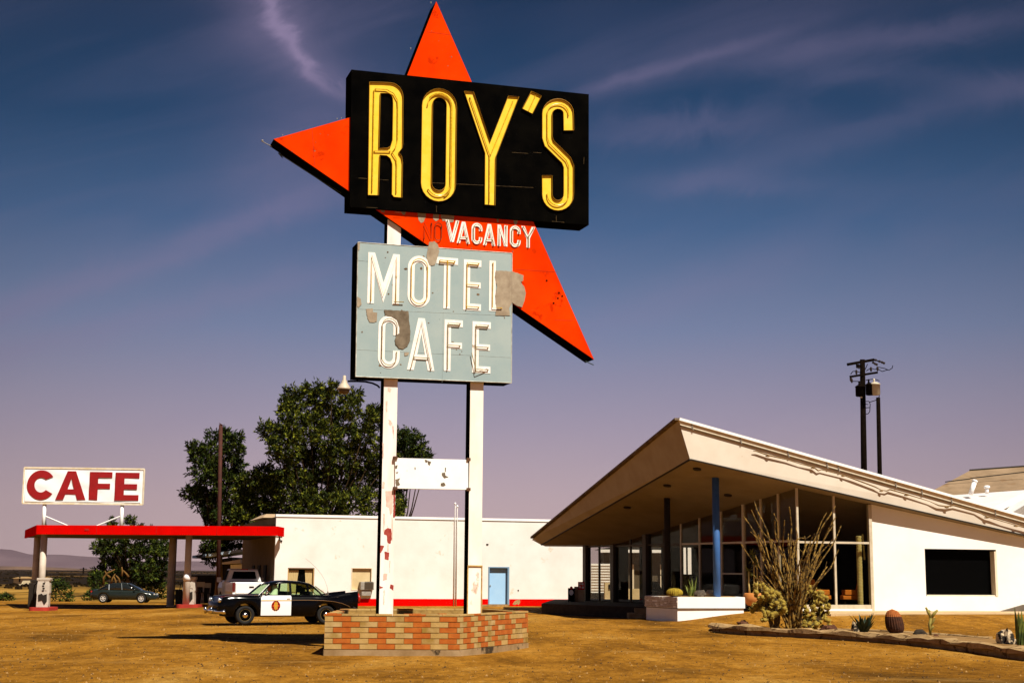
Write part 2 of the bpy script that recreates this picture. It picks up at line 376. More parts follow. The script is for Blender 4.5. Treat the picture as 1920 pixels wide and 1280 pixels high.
# beyond the lot: dark scrubland with pale openings
sp = n.new('ShaderNodeSeparateXYZ'); t.links.new(tcn.outputs['Object'], sp.inputs[0])
farf = gms(sp.outputs[1], 100, 118)
scr = ramp(gn(.035, 8, .7, (1, .10, 1)), [(.50, (.010, .006, .003)), (.58, (.022, .012, .004)), (.64, (.22, .11, .02)), (.74, (.33, .20, .07))])
nearscr = ramp(gn(.16, 6, .7, (1, .25, 1)), [(.40, (.02, .013, .004)), (.50, (.25, .13, .02)), (.7, (.36, .21, .05))])
far2 = gmix(gms(sp.outputs[1], 160, 240), nearscr, scr)
base = gmix(farf, base, far2)
t.links.new(base, b.inputs['Base Color'])
bp = n.new('ShaderNodeBump'); bp.inputs['Strength'].default_value = .9; bp.inputs['Distance'].default_value = .06
t.links.new(gn(7, 9, .8), bp.inputs['Height']); t.links.new(bp.outputs[0], b.inputs['Normal'])
g_ = mb.build('ground', GM, smooth=True, recalc=False); tag(g_, 'sandy ochre lot and desert floor with pebbles and tyre tracks', 'ground', kind='structure')

# loose stones over the lot (too many to count)
mb = MB(); rr = random.Random(3)
for i in range(9000):
    y = 15+45*rr.random()**1.5; x = (rr.random()-.5)*2*(y*.37+1)
    if -4.6 < x < .6 and 30.5 < y < 36: continue
    s = rr.choice((.006, .007, .008, .010, .013, .02)) * (.7+.6*rr.random()); z = ground(x, y)+noise.noise(Vector((x*.35, y*.35, 0)))*.035+noise.noise(Vector((x*1.3, y*1.3, 4)))*.014
    a = rr.random()*6; o = len(mb.v); mb.cur = 0 if rr.random() < .6 else 1
    P = [(math.cos(a+k*2.09)*s*1.3, math.sin(a+k*2.09)*s) for k in range(3)]
    mb.add([(x+p[0], y+p[1], z-.012) for p in P]+[(x+.3*P[0][0], y+.2*P[0][1], z+s*.9)], [(0, 1, 3), (1, 2, 3), (2, 0, 3), (0, 2, 1)])
o = mb.build('gravel', [mat('dark_stone', (.05, .025, .008), (.10, .05, .015), 3, .95), mat('pale_stone', (.26, .14, .035), (.38, .22, .08), 3, .95)])
tag(o, 'scattered small stones and chips over the sandy lot', 'gravel', kind='stuff')

# far ranges
def ridge(name, y, prof, m, label, depth):
    mb = MB(); rows = []
    for k, (dy, hf) in enumerate(((-depth, 0), (-depth*.5, .55), (0, 1), (depth*.6, .0))):
        r = []
        for i, (u, h) in enumerate(prof):
            x = (u-960)/FPX*y; hh = h*hf*(1+.25*noise.noise(Vector((x*.002, dy*.01+k, 7)))) if k != 2 else h+noise.noise(Vector((x*.004, k, 2)))*h*.12
            r.append((x, y+dy+noise.noise(Vector((x*.003, k*3.0, 1)))*depth*.2, hh-3))
        rows.append(r)
    mb.loft(rows, closed=False)
    o = mb.build(name, m, smooth=True); return tag(o, label, 'mountains', kind='structure')
MTN = mat('far_mountain', (.075, .045, .055), (.11, .07, .08), .002, 1)
pr = [(a_, h_*.84) for a_, h_ in [(-300, 150), (-120, 155), (-30, 148), (30, 150), (60, 128), (100, 118), (150, 112), (200, 96), (250, 84), (300, 62), (340, 70), (400, 74), (460, 50), (520, 60), (600, 80), (700, 60), (900, 70), (1100, 55), (1300, 60), (1700, 50), (2200, 80)]]
def dens(pr, k=4):
    out = []
    for (a, h), (b_, g2) in zip(pr, pr[1:]):
        for i in range(k): out.append((a+(b_-a)*i/k, h+(g2-h)*i/k))
    return out+[pr[-1]]
ridge('mountains', 9500, dens(pr), MTN, 'pale mauve mountain range on the horizon at the far left', 900)
ridge('hills', 3600, dens([(-300, 12), (-100, 9), (20, 11), (120, 9), (200, 4), (330, 1.5), (420, 2), (600, 3), (1100, 3), (1500, 3), (2200, 5)]), mat('dark_hill', (.05, .028, .02), (.16, .09, .05), .01, 1), 'low dark hills along the desert horizon', 300)

HZ = bpy.data.materials.new('haze_air'); HZ.use_nodes = True; n_ = HZ.node_tree.nodes; n_.clear()
pv = n_.new('ShaderNodeVolumePrincipled'); pv.inputs['Color'].default_value = (.62, .52, .60, 1); pv.inputs['Density'].default_value = 1.6e-5; pv.inputs['Anisotropy'].default_value = 0
ho = n_.new('ShaderNodeOutputMaterial'); HZ.node_tree.links.new(pv.outputs[0], ho.inputs['Volume'])
mb = MB().box((0, 6700, 200), (24000, 15500, 404))
o = mb.build('haze', HZ); tag(o, 'thin mauve desert haze in front of the far mountains', 'haze', kind='stuff')
HAZE = o

# ================================================================== the big roadside sign
TH = R(18.0)
WV = Vector((math.cos(TH), math.sin(TH), 0)); NV = Vector((math.sin(TH), -math.cos(TH), 0))
P0 = Vector((-2.93, 33.35, 0))
def sg(s, t_, d): return P0+WV*s+NV*d+Vector((0, 0, t_))
def S2(u, v, d):
    p = on_pl(u, v, P0+NV*d, NV)-P0; return (p.dot(WV), p.z)
def SL(pts, d, org=None, sc_=1):
    if org: pts = [(org[0]+x/sc_, org[1]+y/sc_) for x, y in pts]
    return [S2(u, v, d) for u, v in pts]
SIGN = thing('motel_sign', "towering black, orange-red and pale blue roadside sign reading ROY'S, VACANCY, MOTEL, CAFE on two posts", 'sign', (sg(1.0, .78, -.15)))
# posts
pa = S2(723.5, 1150, 0)[0]; pb = S2(889, 1150, 0)[0]
lb_top = S2(800, 460, .12)[1]
def post(sc, z0, z1, m, lab):
    mb = MB()
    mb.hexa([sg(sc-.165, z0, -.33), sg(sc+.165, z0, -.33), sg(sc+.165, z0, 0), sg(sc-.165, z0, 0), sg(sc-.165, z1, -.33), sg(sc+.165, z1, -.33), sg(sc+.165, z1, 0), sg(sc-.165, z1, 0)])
    o = mb.build('post', BLACK, SIGN, bevel=.008, label=lab)  # post body black: shade put into its sides, white only in front
    f = MB(); f.hexa([sg(sc-.163, z0, .002), sg(sc+.163, z0, .002), sg(sc+.163, z0, .012), sg(sc-.163, z0, .012), sg(sc-.163, z1, .002), sg(sc+.163, z1, .002), sg(sc+.163, z1, .012), sg(sc-.163, z1, .012)]); f.build('front_panel', m, o)
    return o
# the left post leans very slightly as in the place; both run up into the cabinets
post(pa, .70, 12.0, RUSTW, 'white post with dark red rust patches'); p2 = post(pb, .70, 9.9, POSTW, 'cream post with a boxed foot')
mb = MB()
for k in (-.17, .17): mb.beam(sg(pb+k, .78, .022), sg(pb+k, 1.95, .022), .025, .02, up=NV)
mb.beam(sg(pb-.18, 1.95, .022), sg(pb+.18, 1.95, .022), .03, .03, up=NV)
mb.build('access_cover', mat('rust_edge', (.55, .36, .12), (.35, .18, .05), 8, .8), p2)
# star-shaped arrow
def cab(name, poly, d0, d1, mface, medge, parent=SIGN, lab=None):
    mb = MB(); fw = lambda a, b_, d: sg(a, b_, d)
    mb.slab([poly], fw, d0, d1-.012)
    o = mb.build(name, medge, parent, label=lab)
    f = MB().slab([poly], fw, d1-.0115, d1); f.build('face', mface, o)
    return o
star = SL([(818, 3), (1114, 674), (513, 261), (742, 196)], .10)
cab('star_arrow', star, -.50, .10, RED, BLACK)
# seams and screws on the red enamel
def line2(mb, a, b_, d, r=.006, n_=4): mb.tube([sg(*S2(*a, d), d), sg(*S2(*b_, d), d)], r, n_)
mb = MB()
for q_ in (((935, 415), (936, 470)), ((966, 505), (1045, 510)), ((1040, 600), (1075, 601)), ((800, 60), (846, 66)), ((585, 243), (590, 312))): mb = MB(); line2(mb, q_[0], q_[1], .101, .004); mb.build('sheet_seam', mat('dull_red_seam', (.30, .02, .004), None), SIGN)
for u, v in ((1048, 549), (1054, 555), (1046, 559), (1038, 568), (1025, 526), (975, 524)):
    c = sg(*S2(u, v, .10), .10); MB().lathe([(.022, 0), (.022, .01)], c, 8, NV).build('bolt_hole', BLACK, SIGN)
# chips and freckles of rust scattered over the boards
FREC = mat('rust_freckle', (.10, .06, .03), (.20, .13, .07), 9, .9)
# peeled patches on the red
def jag(P, s, seed):
    rg = random.Random(seed*7+len(P)); o = []
    for a, b_ in zip(P, P[1:]+P[:1]):
        n_ = max(1, int(math.hypot(b_[0]-a[0], b_[1]-a[1])/(2.2*s)))
        for k in range(n_): t_ = k/n_; j = .42*s if k else .15*s; o.append((a[0]+(b_[0]-a[0])*t_+rg.uniform(-j, j), a[1]+(b_[1]-a[1])*t_+rg.uniform(-j, j)))
    return o
def patch(polys, d, m, name='peeled_patch', par=SIGN, org=None, sc_=1):
    mb = MB()
    for i, P in enumerate(polys): MB().slab([SL(jag(P, sc_, i), d, org, sc_)], sg, d-.02, d+.0015*(i % 3)).build(name, m, par)
Z2 = (630, 380)
patch([[(545, 66), (600, 68), (598, 95), (585, 128), (568, 136), (552, 118), (545, 90)],
       [(648, 72), (688, 74), (686, 112), (668, 124), (648, 110)],
       [(700, 76), (788, 82), (784, 128), (755, 135), (735, 118), (712, 122), (698, 98)],
       [(430, 56), (468, 58), (460, 80), (445, 82)], [(290, 44), (325, 46), (322, 66), (305, 62)], [(1182, 113), (1212, 115), (1208, 140), (1195, 150), (1186, 138)], [(1070, 104), (1086, 106), (1084, 130), (1073, 130)]],
      .104, PRIMER, org=Z2, sc_=3.556)
# ROY'S cabinet
roy = SL([(659, 130.6), (1104, 177), (1104, 422), (656, 388)], .18)
ROY = cab('name_cabinet', roy, -.48, .18, BLACK, BLACK)
mb = MB()   # thin scratches and sheet seams on the black face
for a, b_ in (((672, 334), (728, 338)), ((790, 342), (1000, 352)), ((1000, 286), (1015, 287)), ((960, 286), (990, 288)), ((1095, 295), (1094.5, 308)), ((1035, 415), (1058, 417)), ((1043, 404), (1043, 416)), ((687, 389), (708, 390)), ((740, 398), (756, 399)), ((818, 386), (818.5, 398))):
    mb = MB(); line2(mb, a, b_, .182, .004); mb.build('sheet_seam', mat('scratched_edge', (.16, .10, .03), (.04, .025, .01), 9, .7), ROY)
# letters: outlines as closed loops in a pixel frame, turned into real channels on the cabinet
def arc(cx, cy, rx, ry, a0, a1, k=10): return [(cx+rx*math.cos(R(a0+(a1-a0)*i/k)), cy-ry*math.sin(R(a0+(a1-a0)*i/k))) for i in range(k+1)]
ZA, ZB, ZS = (640, 130), (860, 150), 4.415
Rr = [(230, 112), (340, 114)]+arc(395, 235, 112, 118, 92, 0, 9)+[(505, 620), (500, 655), (472, 692), (495, 725), (503, 775), (498, 1066), (432, 1060), (415, 1040), (418, 790), (402, 742), (372, 718), (315, 714), (304, 1047), (218, 1045)]
Rh = [(320, 203), (385, 203), (410, 217), (422, 245), (425, 290), (420, 590), (405, 640), (380, 657), (308, 655)]
def skewO(cx, x0, x1, y0, y1, dx, dy, k=12):
    rx = (x1-x0)/2; ry = rx*1.02; P = []
    for i in range(k+1): a = math.pi*(1-i/k); P.append((cx+rx*math.cos(a), y0+ry-ry*math.sin(a)+dy*math.cos(a)))
    for i in range(k+1): a = math.pi*i/k; P.append((cx+dx+rx*math.cos(a), y1-ry+ry*math.sin(a)+dy*math.cos(a)))
    return P
Oo = skewO(808, 664, 950, 166, 1096, -9, 6); Oh = skewO(810, 752, 868, 238, 1008, -9, 4)
Yy = [(42, 100), (118, 104), (258, 515), (407, 138), (494, 144), (303, 640), (297, 1042), (212, 1035), (215, 612)]
Aa = [(597, 100), (680, 137), (605, 285), (522, 242)]
def offs(pts, hw):
    Lf, Rt = [], []; k = len(pts)
    for i, p in enumerate(pts):
        a = Vector(pts[max(i-1, 0)]); c = Vector(pts[min(i+1, k-1)]); p = Vector(p)
        d1 = (p-a).normalized() if i else (c-p).normalized(); d2 = (c-p).normalized() if i < k-1 else d1
        nn = Vector((-(d1+d2).y, (d1+d2).x)).normalized(); h = hw/max(nn.dot(Vector((-d1.y, d1.x))), .5)
        Lf.append(tuple(p+nn*h)); Rt.append(tuple(p-nn*h))
    return Lf+Rt[::-1]
Sc = [(906, 422), (904, 300)]+arc(817, 285, 88, 82, 0, 180, 12)[1:]+[(729, 480), (745, 530), (885, 668), (906, 720), (906, 935)]+arc(817, 950, 89, 92, 0, -180, 12)[1:]+[(727, 795)]
Sc = [tuple(p) for p in Sc]; Ss = offs(Sc, 41)
def channel(loops, org, neons, d=.18, wall=.05, face=YEL, mw=BRONZE, me_=GOLD, mn=NEONY, scl=ZS):
    L_ = [SL(l, d, org, scl) for l in loops]
    o = MB().slab(L_, sg, d-.02, d+.010).build('letter', face, ROY)
    mb = MB(); eb = MB()
    for l in L_:
        k = len(l)
        for i in range(k):
            a, b_ = l[i], l[(i+1) % k]
            mb.beam(sg(*a, d+wall/2), sg(*b_, d+wall/2), .008, wall, up=NV)
        eb.tube([sg(*p, d+wall) for p in l]+[sg(*l[0], d+wall)], .006, 4)
    mb.build('channel_wall', mw, o); eb.build('channel_lip', me_, o)
    nb = MB()
    for P in neons:
        q_ = SL(P, d, org, scl)
        for i in range(0, len(q_)-1): pass
        nb.tube([sg(*p, d+.045) for p in q_], .013, 6)
        for p in (q_[0], q_[-1]): nb.tube([sg(*p, d), sg(*p, d+.05)], .016, 6)
    nb.build('neon_tube', mn, o)
    return o
channel([Rr, Rh], ZA, [[(252, 1010), (268, 180)], [(280, 168), (370, 172), (430, 205), (460, 260), (464, 320), (462, 590), (445, 650), (415, 690), (450, 745), (455, 800), (452, 1020)], [(272, 680), (400, 682)]])
channel([Oo, Oh], ZA, [skewO(808, 712, 906, 210, 1050, -8, 5)[:-2], skewO(808, 704, 912, 202, 1066, -8, 5)[3:-8]])
channel([Yy], ZB, [[(90, 150), (252, 625), (250, 1010)], [(445, 180), (262, 620)]])
channel([Aa], ZB, [[(628, 140), (572, 262)]])
channel([Ss], ZB, [Sc[1:-1], ])
# white lettering
def rrect(x0, y0, x1, y1, r, k=6):
    r = min(r, (x1-x0)/2, (y1-y0)/2); P = []
    for cx, cy, a0 in ((x1-r, y1-r, 0), (x0+r, y1-r, 90), (x0+r, y0+r, 180), (x1-r, y0+r, 270)):
        P += [(cx+r*math.cos(R(a0+90*i/k)), cy+r*math.sin(R(a0+90*i/k))) for i in range(k+1)]
    return P
def glyph(ch, w, h, t):
    m = w/2; q = t/2
    if ch == 'I': return [[(0, 0), (w, 0), (w, h), (0, h)]], [[(m, .06*h), (m, .94*h)]]
    if ch == 'T': return [[(m-q, 0), (m+q, 0), (m+q, h-t), (w, h-t), (w, h), (0, h), (0, h-t), (m-q, h-t)]], [[(m, .05*h), (m, h-q)], [(.15*w, h-q), (.85*w, h-q)], [(.15*w, h-q*1.5), (.8*w, h-q*1.5)]]
    if ch in 'EF':
        a, b_ = h*.5-q*.9, h*.5+q*.9
        P = [(0, 0), (w, 0), (w, t), (t, t)] if ch == 'E' else [(0, 0), (t, 0)]
        P += [(t, a), (w*.97, a), (w*.97, b_), (t, b_), (t, h-t), (w, h-t), (w, h), (0, h)]
        N_ = [[(q, .04*h), (q, h-q), (.85*w, h-q)], [(q, (a+b_)/2), (.85*w, (a+b_)/2)], [(q*1.3, h-q*1.5), (.8*w, h-q*1.5)]]
        if ch == 'E': N_.append([(q, q), (.85*w, q)])
        return [P], N_
    if ch == 'L': return [[(0, 0), (w, 0), (w, t), (t, t), (t, h), (0, h)]], [[(q, .95*h), (q, q), (.9*w, q)]]
    if ch == 'V':
        y0 = h-h*(m-t)/(m-q); return [[(m-q, 0), (m+q, 0), (w, h), (w-t, h), (m, y0), (t, h), (0, h)]], [[(q, .95*h), (m, .08*h), (w-q, .95*h)]]
    if ch == 'Y':
        j = .44*h; return [[(m-q, 0), (m+q, 0), (m+q, j), (w, h), (w-t*1.05, h), (m, j+t*.9), (t*1.05, h), (0, h), (m-q, j)]], [[(q, .95*h), (m, j+q), (w-q, .95*h)], [(m, j+q), (m, .04*h)]]
    if ch == 'A':
        lean = (m-q)/h; inn = lambda y: t*1.02+y*lean*.96; yb, yt = .20*h, .20*h+t*.72
        top = (m-t*1.02)/(lean*.96)
        return [[(0, 0), (t, 0), (inn(yb), yb), (w-inn(yb), yb), (w-t, 0), (w, 0), (m+q, h), (m-q, h)], [(inn(yt), yt), (w-inn(yt), yt), (m, min(top, h*.86))]], [[(q*1.1, .04*h), (m, .93*h), (w-q*1.1, .04*h)], [(.25*w, yb+t*.3), (.75*w, yb+t*.3)]]
    if ch == 'M':
        return [[(0, 0), (t, 0), (t*1.0, h*.62), (m, h*.03), (w-t, h*.62), (w-t, 0), (w, 0), (w, h), (w-t, h), (m, h*.42), (t, h), (0, h)]], [[(q, .05*h), (q, .94*h), (m, .16*h), (w-q, .94*h), (w-q, .05*h)]]
    if ch == 'N':
        return [[(0, 0), (t, 0), (t, h*.60), (w-t, 0), (w, 0), (w, h), (w-t, h), (w-t, h*.42), (t, h), (0, h)]], [[(q, .04*h), (q, .93*h), (w-q, .07*h), (w-q, .96*h)]]
    if ch == 'O':
        return [rrect(0, 0, w, h, m, 8), rrect(t, t, w-t, h-t, m-t*.6, 8)], [rrect(q, q, w-q, h-q, m-q, 7)+[(w-q, h-m)]]
    if ch == 'C':
        O_ = rrect(0, 0, w, h, m, 8); I_ = rrect(t, t, w-t, h-t, m-t*.6, 8)
        top, bot = h*.63, h*.34
        o1 = [p for p in O_ if True]; out = []; # outer from right-top opening counter-clockwise to right-bottom opening
        out += [(w, top)]+[p for p in O_[:9]]+O_[9:27]+O_[27:]+[(w, bot)]
        inn_ = [(w-t, bot)]+I_[27:][::-1]+I_[9:27][::-1]+I_[:9][::-1]+[(w-t, top)]
        nn = rrect(q, q, w-q, h-q, m-q, 8)
        return [out+inn_], [[(w-q, top+.04*h)]+nn+[(w-q, bot-.03*h)]]
    if ch == 'S': return [[(0, 0), (w, 0), (w, h), (0, h)]], []
def letters(word, boxes, d, tk, par, face=LWHITE, neon=NEON, thick=.03, org=Z2, scl=3.556, face_on=True, nr=.010):
    for ch, (x0, x1, y0, y1) in zip(word, boxes):
        xm, ym = (x0+x1)/2, (y0+y1)/2
        q_ = SL([(x0, ym), (x1, ym), (xm, y0), (xm, y1)], d, org, scl)
        w, h = q_[1][0]-q_[0][0], q_[2][1]-q_[3][1]; ox, oy = q_[0][0], q_[3][1]
        lo, ne = glyph(ch, w, h, tk)
        o = par
        if face_on:
            o = MB().slab([[(ox+a, oy+b_) for a, b_ in l] for l in lo], sg, d-.02, d+thick*.3).build('letter', face, par)
        nb = MB()
        for P in ne:
            P = [(ox+a+random.uniform(-.004, .004), oy+b_) for a, b_ in P]
            nb.tube([sg(a, b_, d+.045) for a, b_ in P], nr, 5)
            nb.tube([sg(*P[0], d), sg(*P[0], d+.05)], nr*1.4, 5); nb.tube([sg(*P[-1], d), sg(*P[-1], d+.05)], nr*1.4, 5)
        nb.build('neon_tube', neon, o)
letters('VACANCY', [(728, 820, 117, 262), (805, 893, 128, 272), (903, 975, 136, 278), (980, 1062, 143, 286), (1076, 1143, 150, 290), (1158, 1230, 154, 298), (1234, 1327, 160, 300)], .10, .085, SIGN)
letters('NO', [(584, 636, 133, 250), (655, 703, 137, 255)], .10, .01, SIGN, face_on=False, neon=NEOND, nr=.008)
# pale blue board
brd = SL([(670.8, 454), (960, 474.5), (958.8, 718), (666.6, 706)], .14)
BRD = cab('lettering_board', brd, -.48, .14, BLUEG, BLACK, lab='pale blue grey board lettered MOTEL CAFE')
mb = MB()
for a, b_ in (((668, 579), (959, 592)), ((667, 655), (959, 670)), ((831, 586), (829, 716)), ((669, 488), (700, 491))): mb = MB(); line2(mb, a, b_, .141, .004); mb.build('sheet_seam', mat('pale_seam', (.40, .46, .44), (.20, .24, .23), 6, .6), BRD)
mb = MB()
for a, b_ in (((670.8, 454.3), (960, 474.8)), ((960, 474.8), (958.8, 718)), ((958.8, 717.7), (666.6, 705.7)), ((666.9, 705.7), (671.1, 454.3))): line2(mb, a, b_, .139, .012)
mb.build('edge_trim', mat('worn_white_edge', (.62, .62, .55), (.30, .28, .22), 6, .6), BRD)
letters('MOTEL', [(211, 422, 338, 676), (478, 628, 355, 697), (667, 811, 367, 706), (850, 967, 382, 718), (1021, 1112, 390, 724)], .14, .160, BRD, neon=NEONY)
letters('CAFE', [(281, 425, 752, 1105), (476, 658, 770, 1117), (721, 843, 782, 1123), (908, 1030, 794, 1135)], .14, .160, BRD)
patch([[(622, 262), (660, 258), (682, 285), (688, 330), (675, 370), (660, 415), (640, 420), (620, 415), (604, 360), (612, 310)],
       [(1065, 452), (1140, 455), (1172, 460), (1172, 640), (1172, 668), (1155, 700), (1160, 752), (1062, 750), (1070, 700), (1060, 620), (1075, 560), (1058, 500)],
       [(1172, 458), (1215, 470), (1250, 485), (1248, 520), (1232, 530), (1255, 560), (1266, 600), (1258, 650), (1240, 697), (1205, 685), (1172, 664)],
       [(200, 708), (245, 704), (246, 728), (275, 732), (272, 790), (250, 798), (225, 796), (210, 770)],
       [(142, 626), (165, 640), (170, 680), (150, 697), (140, 690)], [(146, 268), (160, 270), (158, 312), (146, 318)], [(455, 998), (490, 996), (482, 1015), (458, 1020)]],
      .152, PRIMER, par=BRD, org=Z2, sc_=3.556)
patch([[(322, 713), (484, 722), (487, 780), (496, 850), (494, 920), (478, 955), (450, 974), (420, 970), (398, 945), (392, 915), (404, 880), (424, 868), (424, 830), (405, 778), (370, 757), (326, 750)]], .158, PRIMERD, par=BRD, org=Z2, sc_=3.556)
rg = random.Random(5)
for i in range(26):
    u, v = rg.uniform(150, 1160), rg.uniform(300, 1150); r_ = rg.choice((3, 4, 5, 7, 11)); mb = MB(); mb.slab([SL([(u+r_*math.cos(a)*rg.uniform(.6, 1.3), v+r_*math.sin(a)*rg.uniform(.5, 1)) for a in (0, 1, 2, 3, 4, 5)], .14, Z2, 3.556)], sg, .12, .1425+.0002*i); mb.build('rust_chip', FREC, BRD)
for i in range(16):
    u, v = rg.choice(((rg.uniform(880, 1060), rg.uniform(480, 600)), (rg.uniform(540, 650), rg.uniform(245, 290)), (rg.uniform(800, 850), rg.uniform(40, 135)), (rg.uniform(800, 990), rg.uniform(462, 472)))); r_ = rg.choice((.8, 1, 1.4)); MB().slab([SL([(u+r_*math.cos(a)*rg.uniform(.6, 1.3), v+r_*math.sin(a)) for a in (0, 1, 2, 3, 4, 5)], .10)], sg, .08, .1015+.0002*i).build('rust_chip', FREC, SIGN)
# hanging scraps of metal and broken tube
mb = MB()
line2(mb, (1098, 677), (1113, 684), .1, .012); line2(mb, (522, 287), (604, 340), -.2, .014); line2(mb, (522, 287), (530, 296), -.2, .014); line2(mb, (604, 340), (640, 362), -.3, .012)
mb.build('conduit', mat('dark_green_pipe', (.03, .05, .04), None), SIGN)
mb = MB(); line2(mb, (493, 266), (510, 275), -.3, .010); mb.lathe([(.02, 0), (.03, .03), (.01, .05)], sg(*S2(492, 266, -.3), -.3), 8)
for u, v in ((640, 222), (632, 223), (530, 254)): mb.lathe([(.008, 0), (.012, .02), (.005, .035)], sg(*S2(u, v+1, 0), 0), 6)
for u, v in ((808, 6), (770, 92)): mb.lathe([(.010, 0), (.015, .03), (.005, .05)], sg(*S2(u, v+1, -.3), -.3), 6)
mb.build('bulb_holder', GREYM, SIGN)
mb = MB()   # loose neon leg of the last E
e_ = lambda u, v, d: sg(*SL([(u, v)], d, Z2, 3.556)[0], d)
mb.tube([e_(905, 1000, .2), e_(935, 1128, .22), e_(1010, 1105, .2)], .010, 5); mb.tube([e_(385, 660, .19), e_(452, 662, .19)], .012, 5)
mb.build('broken_neon_tube', NEON, BRD)
# cross panel between the posts
cp = SL([(741, 858), (878, 861.5), (878, 917.5), (741, 915)], .06)
cab('cross_panel', cp, -.10, .06, CHIPW, CHIPW, lab='blank white cross panel with chipped paint')
mb = MB()
for u, v in ((741, 858), (741, 915), (878, 861), (878, 917)): mb.box(sg(*S2(u, v, .05), .05), (.09, .09, .07), TH)
mb.build('bracket', mat('rusty_bracket', (.06, .025, .01), (.14, .06, .02), 12, .8), SIGN)
patch([[(302, 685), (318, 672), (334, 676), (338, 715), (330, 742), (318, 738), (314, 705), (302, 700)], [(287, 748), (303, 750), (297, 768), (286, 782)], [(305, 775), (325, 780), (322, 812), (306, 808)], [(330, 918), (345, 922), (343, 946), (328, 935)], [(284, 925), (300, 932), (284, 938)], [(345, 505), (352, 507), (350, 625), (342, 628)]], .014, mat('dark_red_patch', (.25, .022, .015), (.36, .06, .04), 6, .8), org=(590, 700), sc_=2.3256)
patch([[(308, 512), (343, 510), (340, 600), (330, 620), (324, 585), (312, 578)], [(320, 60), (335, 66), (330, 82), (318, 76)], [(297, 470), (306, 474), (303, 500), (294, 498)], [(300, 872), (318, 870), (314, 898), (298, 902)], [(322, 200), (334, 205), (333, 226), (324, 222)], [(300, 610), (306, 612), (304, 690), (300, 688)], [(318, 742), (323, 740), (321, 776), (317, 774)], [(336, 620), (342, 640), (340, 730), (336, 715)], [(296, 300), (302, 306), (300, 372), (296, 366)], [(326, 815), (330, 816), (328, 868), (325, 866)], [(300, 945), (306, 942), (303, 1010), (299, 1004)], [(310, 120), (318, 118), (316, 168), (311, 160)]], .014, mat('faded_pink_patch', (.62, .36, .28), (.74, .56, .46), 5, .8), org=(590, 700), sc_=2.3256)
patch([[(480, 375), (492, 378), (490, 388), (482, 386)], [(492, 380), (508, 384), (503, 400), (494, 396)], [(555, 432), (568, 430), (570, 444), (584, 450), (566, 456), (556, 444)], [(550, 478), (564, 474), (571, 486), (560, 492), (549, 489)], [(568, 410), (573, 410), (572, 428), (568, 427)], [(352, 402), (362, 398), (360, 412), (352, 414)], [(354, 430), (366, 428), (360, 438)], [(352, 462), (372, 455), (366, 470), (372, 484), (356, 492)], [(436, 408), (440, 408), (440, 418), (436, 417)]], .064, PRIMERD, org=(590, 700), sc_=2.3256)
# gooseneck lamp
lp = lambda u, v, d=-.16: sg(*S2(u, v, d), d)
mb = MB(); mb.tube([lp(712, 727), lp(708, 722.5), lp(698, 718), lp(685, 715.3), lp(670, 714.5), lp(652, 714.5)], .022, 8)
arm = mb.build('lamp_arm', BLACK, SIGN, smooth=True)
c = lp(645.5, 718)
mb = MB(); mb.lathe([(.015, .18), (.035, .17), (.04, .08), (.065, .05), (.07, .01), (.10, -.03), (.155, -.11), (.165, -.15), (.15, -.15), (.05, -.04)], c, 14); mb.build('lamp_shade', mat('cream_enamel', (.40, .33, .24), (.52, .44, .33), 4, .5), arm, smooth=True)
mb = MB(); mb.lathe([(.03, -.10), (.135, -.15), (.125, -.21), (.08, -.25), (0, -.26)], c, 12); mb.build('lamp_glass', mat('dusty_glass', (.10, .07, .04), None, rough=.3), arm, smooth=True)

# ================================================================== brick planter under the sign
A = at_z(607, 1228); B_ = at_z(862, 1229); C_ = at_z(990, 1214); D_ = Vector((-.8, 37.6, 0)); E_ = Vector((A.x-.15, 36.3, 0))
PB = [A, B_, C_, D_, E_]
PLT = thing('brick_planter', 'low five-sided planter wall of orange and tan bricks under the tall sign', 'planter', ((A+C_)/2))
HP = .845
def wallseg(P, Q, mb, odd=0):
    d = (Q-P); Lh = d.length; d.normalize(); nrm = Vector((d.y, -d.x, 0)); rr = random.Random(int(Lh*100))
    up = Vector((0, 0, 1)); bl = .385; bh = .118; z0 = .135
    def hx(a, b_, za, zb, o0, o1):
        return [P+d*a+nrm*o0+up*za, P+d*b_+nrm*o0+up*za, P+d*b_+nrm*o1+up*za, P+d*a+nrm*o1+up*za, P+d*a+nrm*o0+up*zb, P+d*b_+nrm*o0+up*zb, P+d*b_+nrm*o1+up*zb, P+d*a+nrm*o1+up*zb]
    mb.m(2).hexa(hx(.02, Lh-.02, z0-.01, HP-.004, -.20, -.014)); mb.m(3).hexa(hx(.0, Lh, -.06, z0-.012, -.21, .012))
    r = 0; z = z0
    while z < HP-.02:
        zt = min(z+bh-.009, HP); x = -(bl*.5 if r % 2 else 0)-bl*.02; i = 0
        # one brick leads, then orange and tan take turns
        while x < Lh-.01:
            rough_ = odd and x > Lh*.55
            l = bl*(1 if not rough_ else rr.choice((.7, .85, 1)))
            if rough_ and rr.random() < .15: l = bl*.5
            a, b_ = max(x, 0)+.0045, min(x+l, Lh)-.0045
            if b_-a > .02:
                org_ = (i % 2 == (1 if r % 2 else 1)) if not rough_ else rr.random() < .5
                mb.m(1 if org_ else (0 if rr.random() < .7 else 4))
                jit = rr.uniform(-.008, .003)
                mb.hexa(hx(a, b_, z+.003+rr.uniform(0, .003), zt-rr.uniform(0, .004), -.03, jit))
            x += l; i += 1
        z += bh; r += 1
    # cap bricks laid flat
    x = 0; i = 0
    while x < Lh-.02:
        l = bl*.95; mb.m((1, 0, 4, 0, 0)[(i*7+odd) % 5]); a, b_ = x+.004, min(x+l, Lh)-.004
        mb.hexa(hx(a, b_, HP+.002, HP+.035+rr.uniform(0, .008), -.205, .004)); x += l; i += 1
mb = MB()
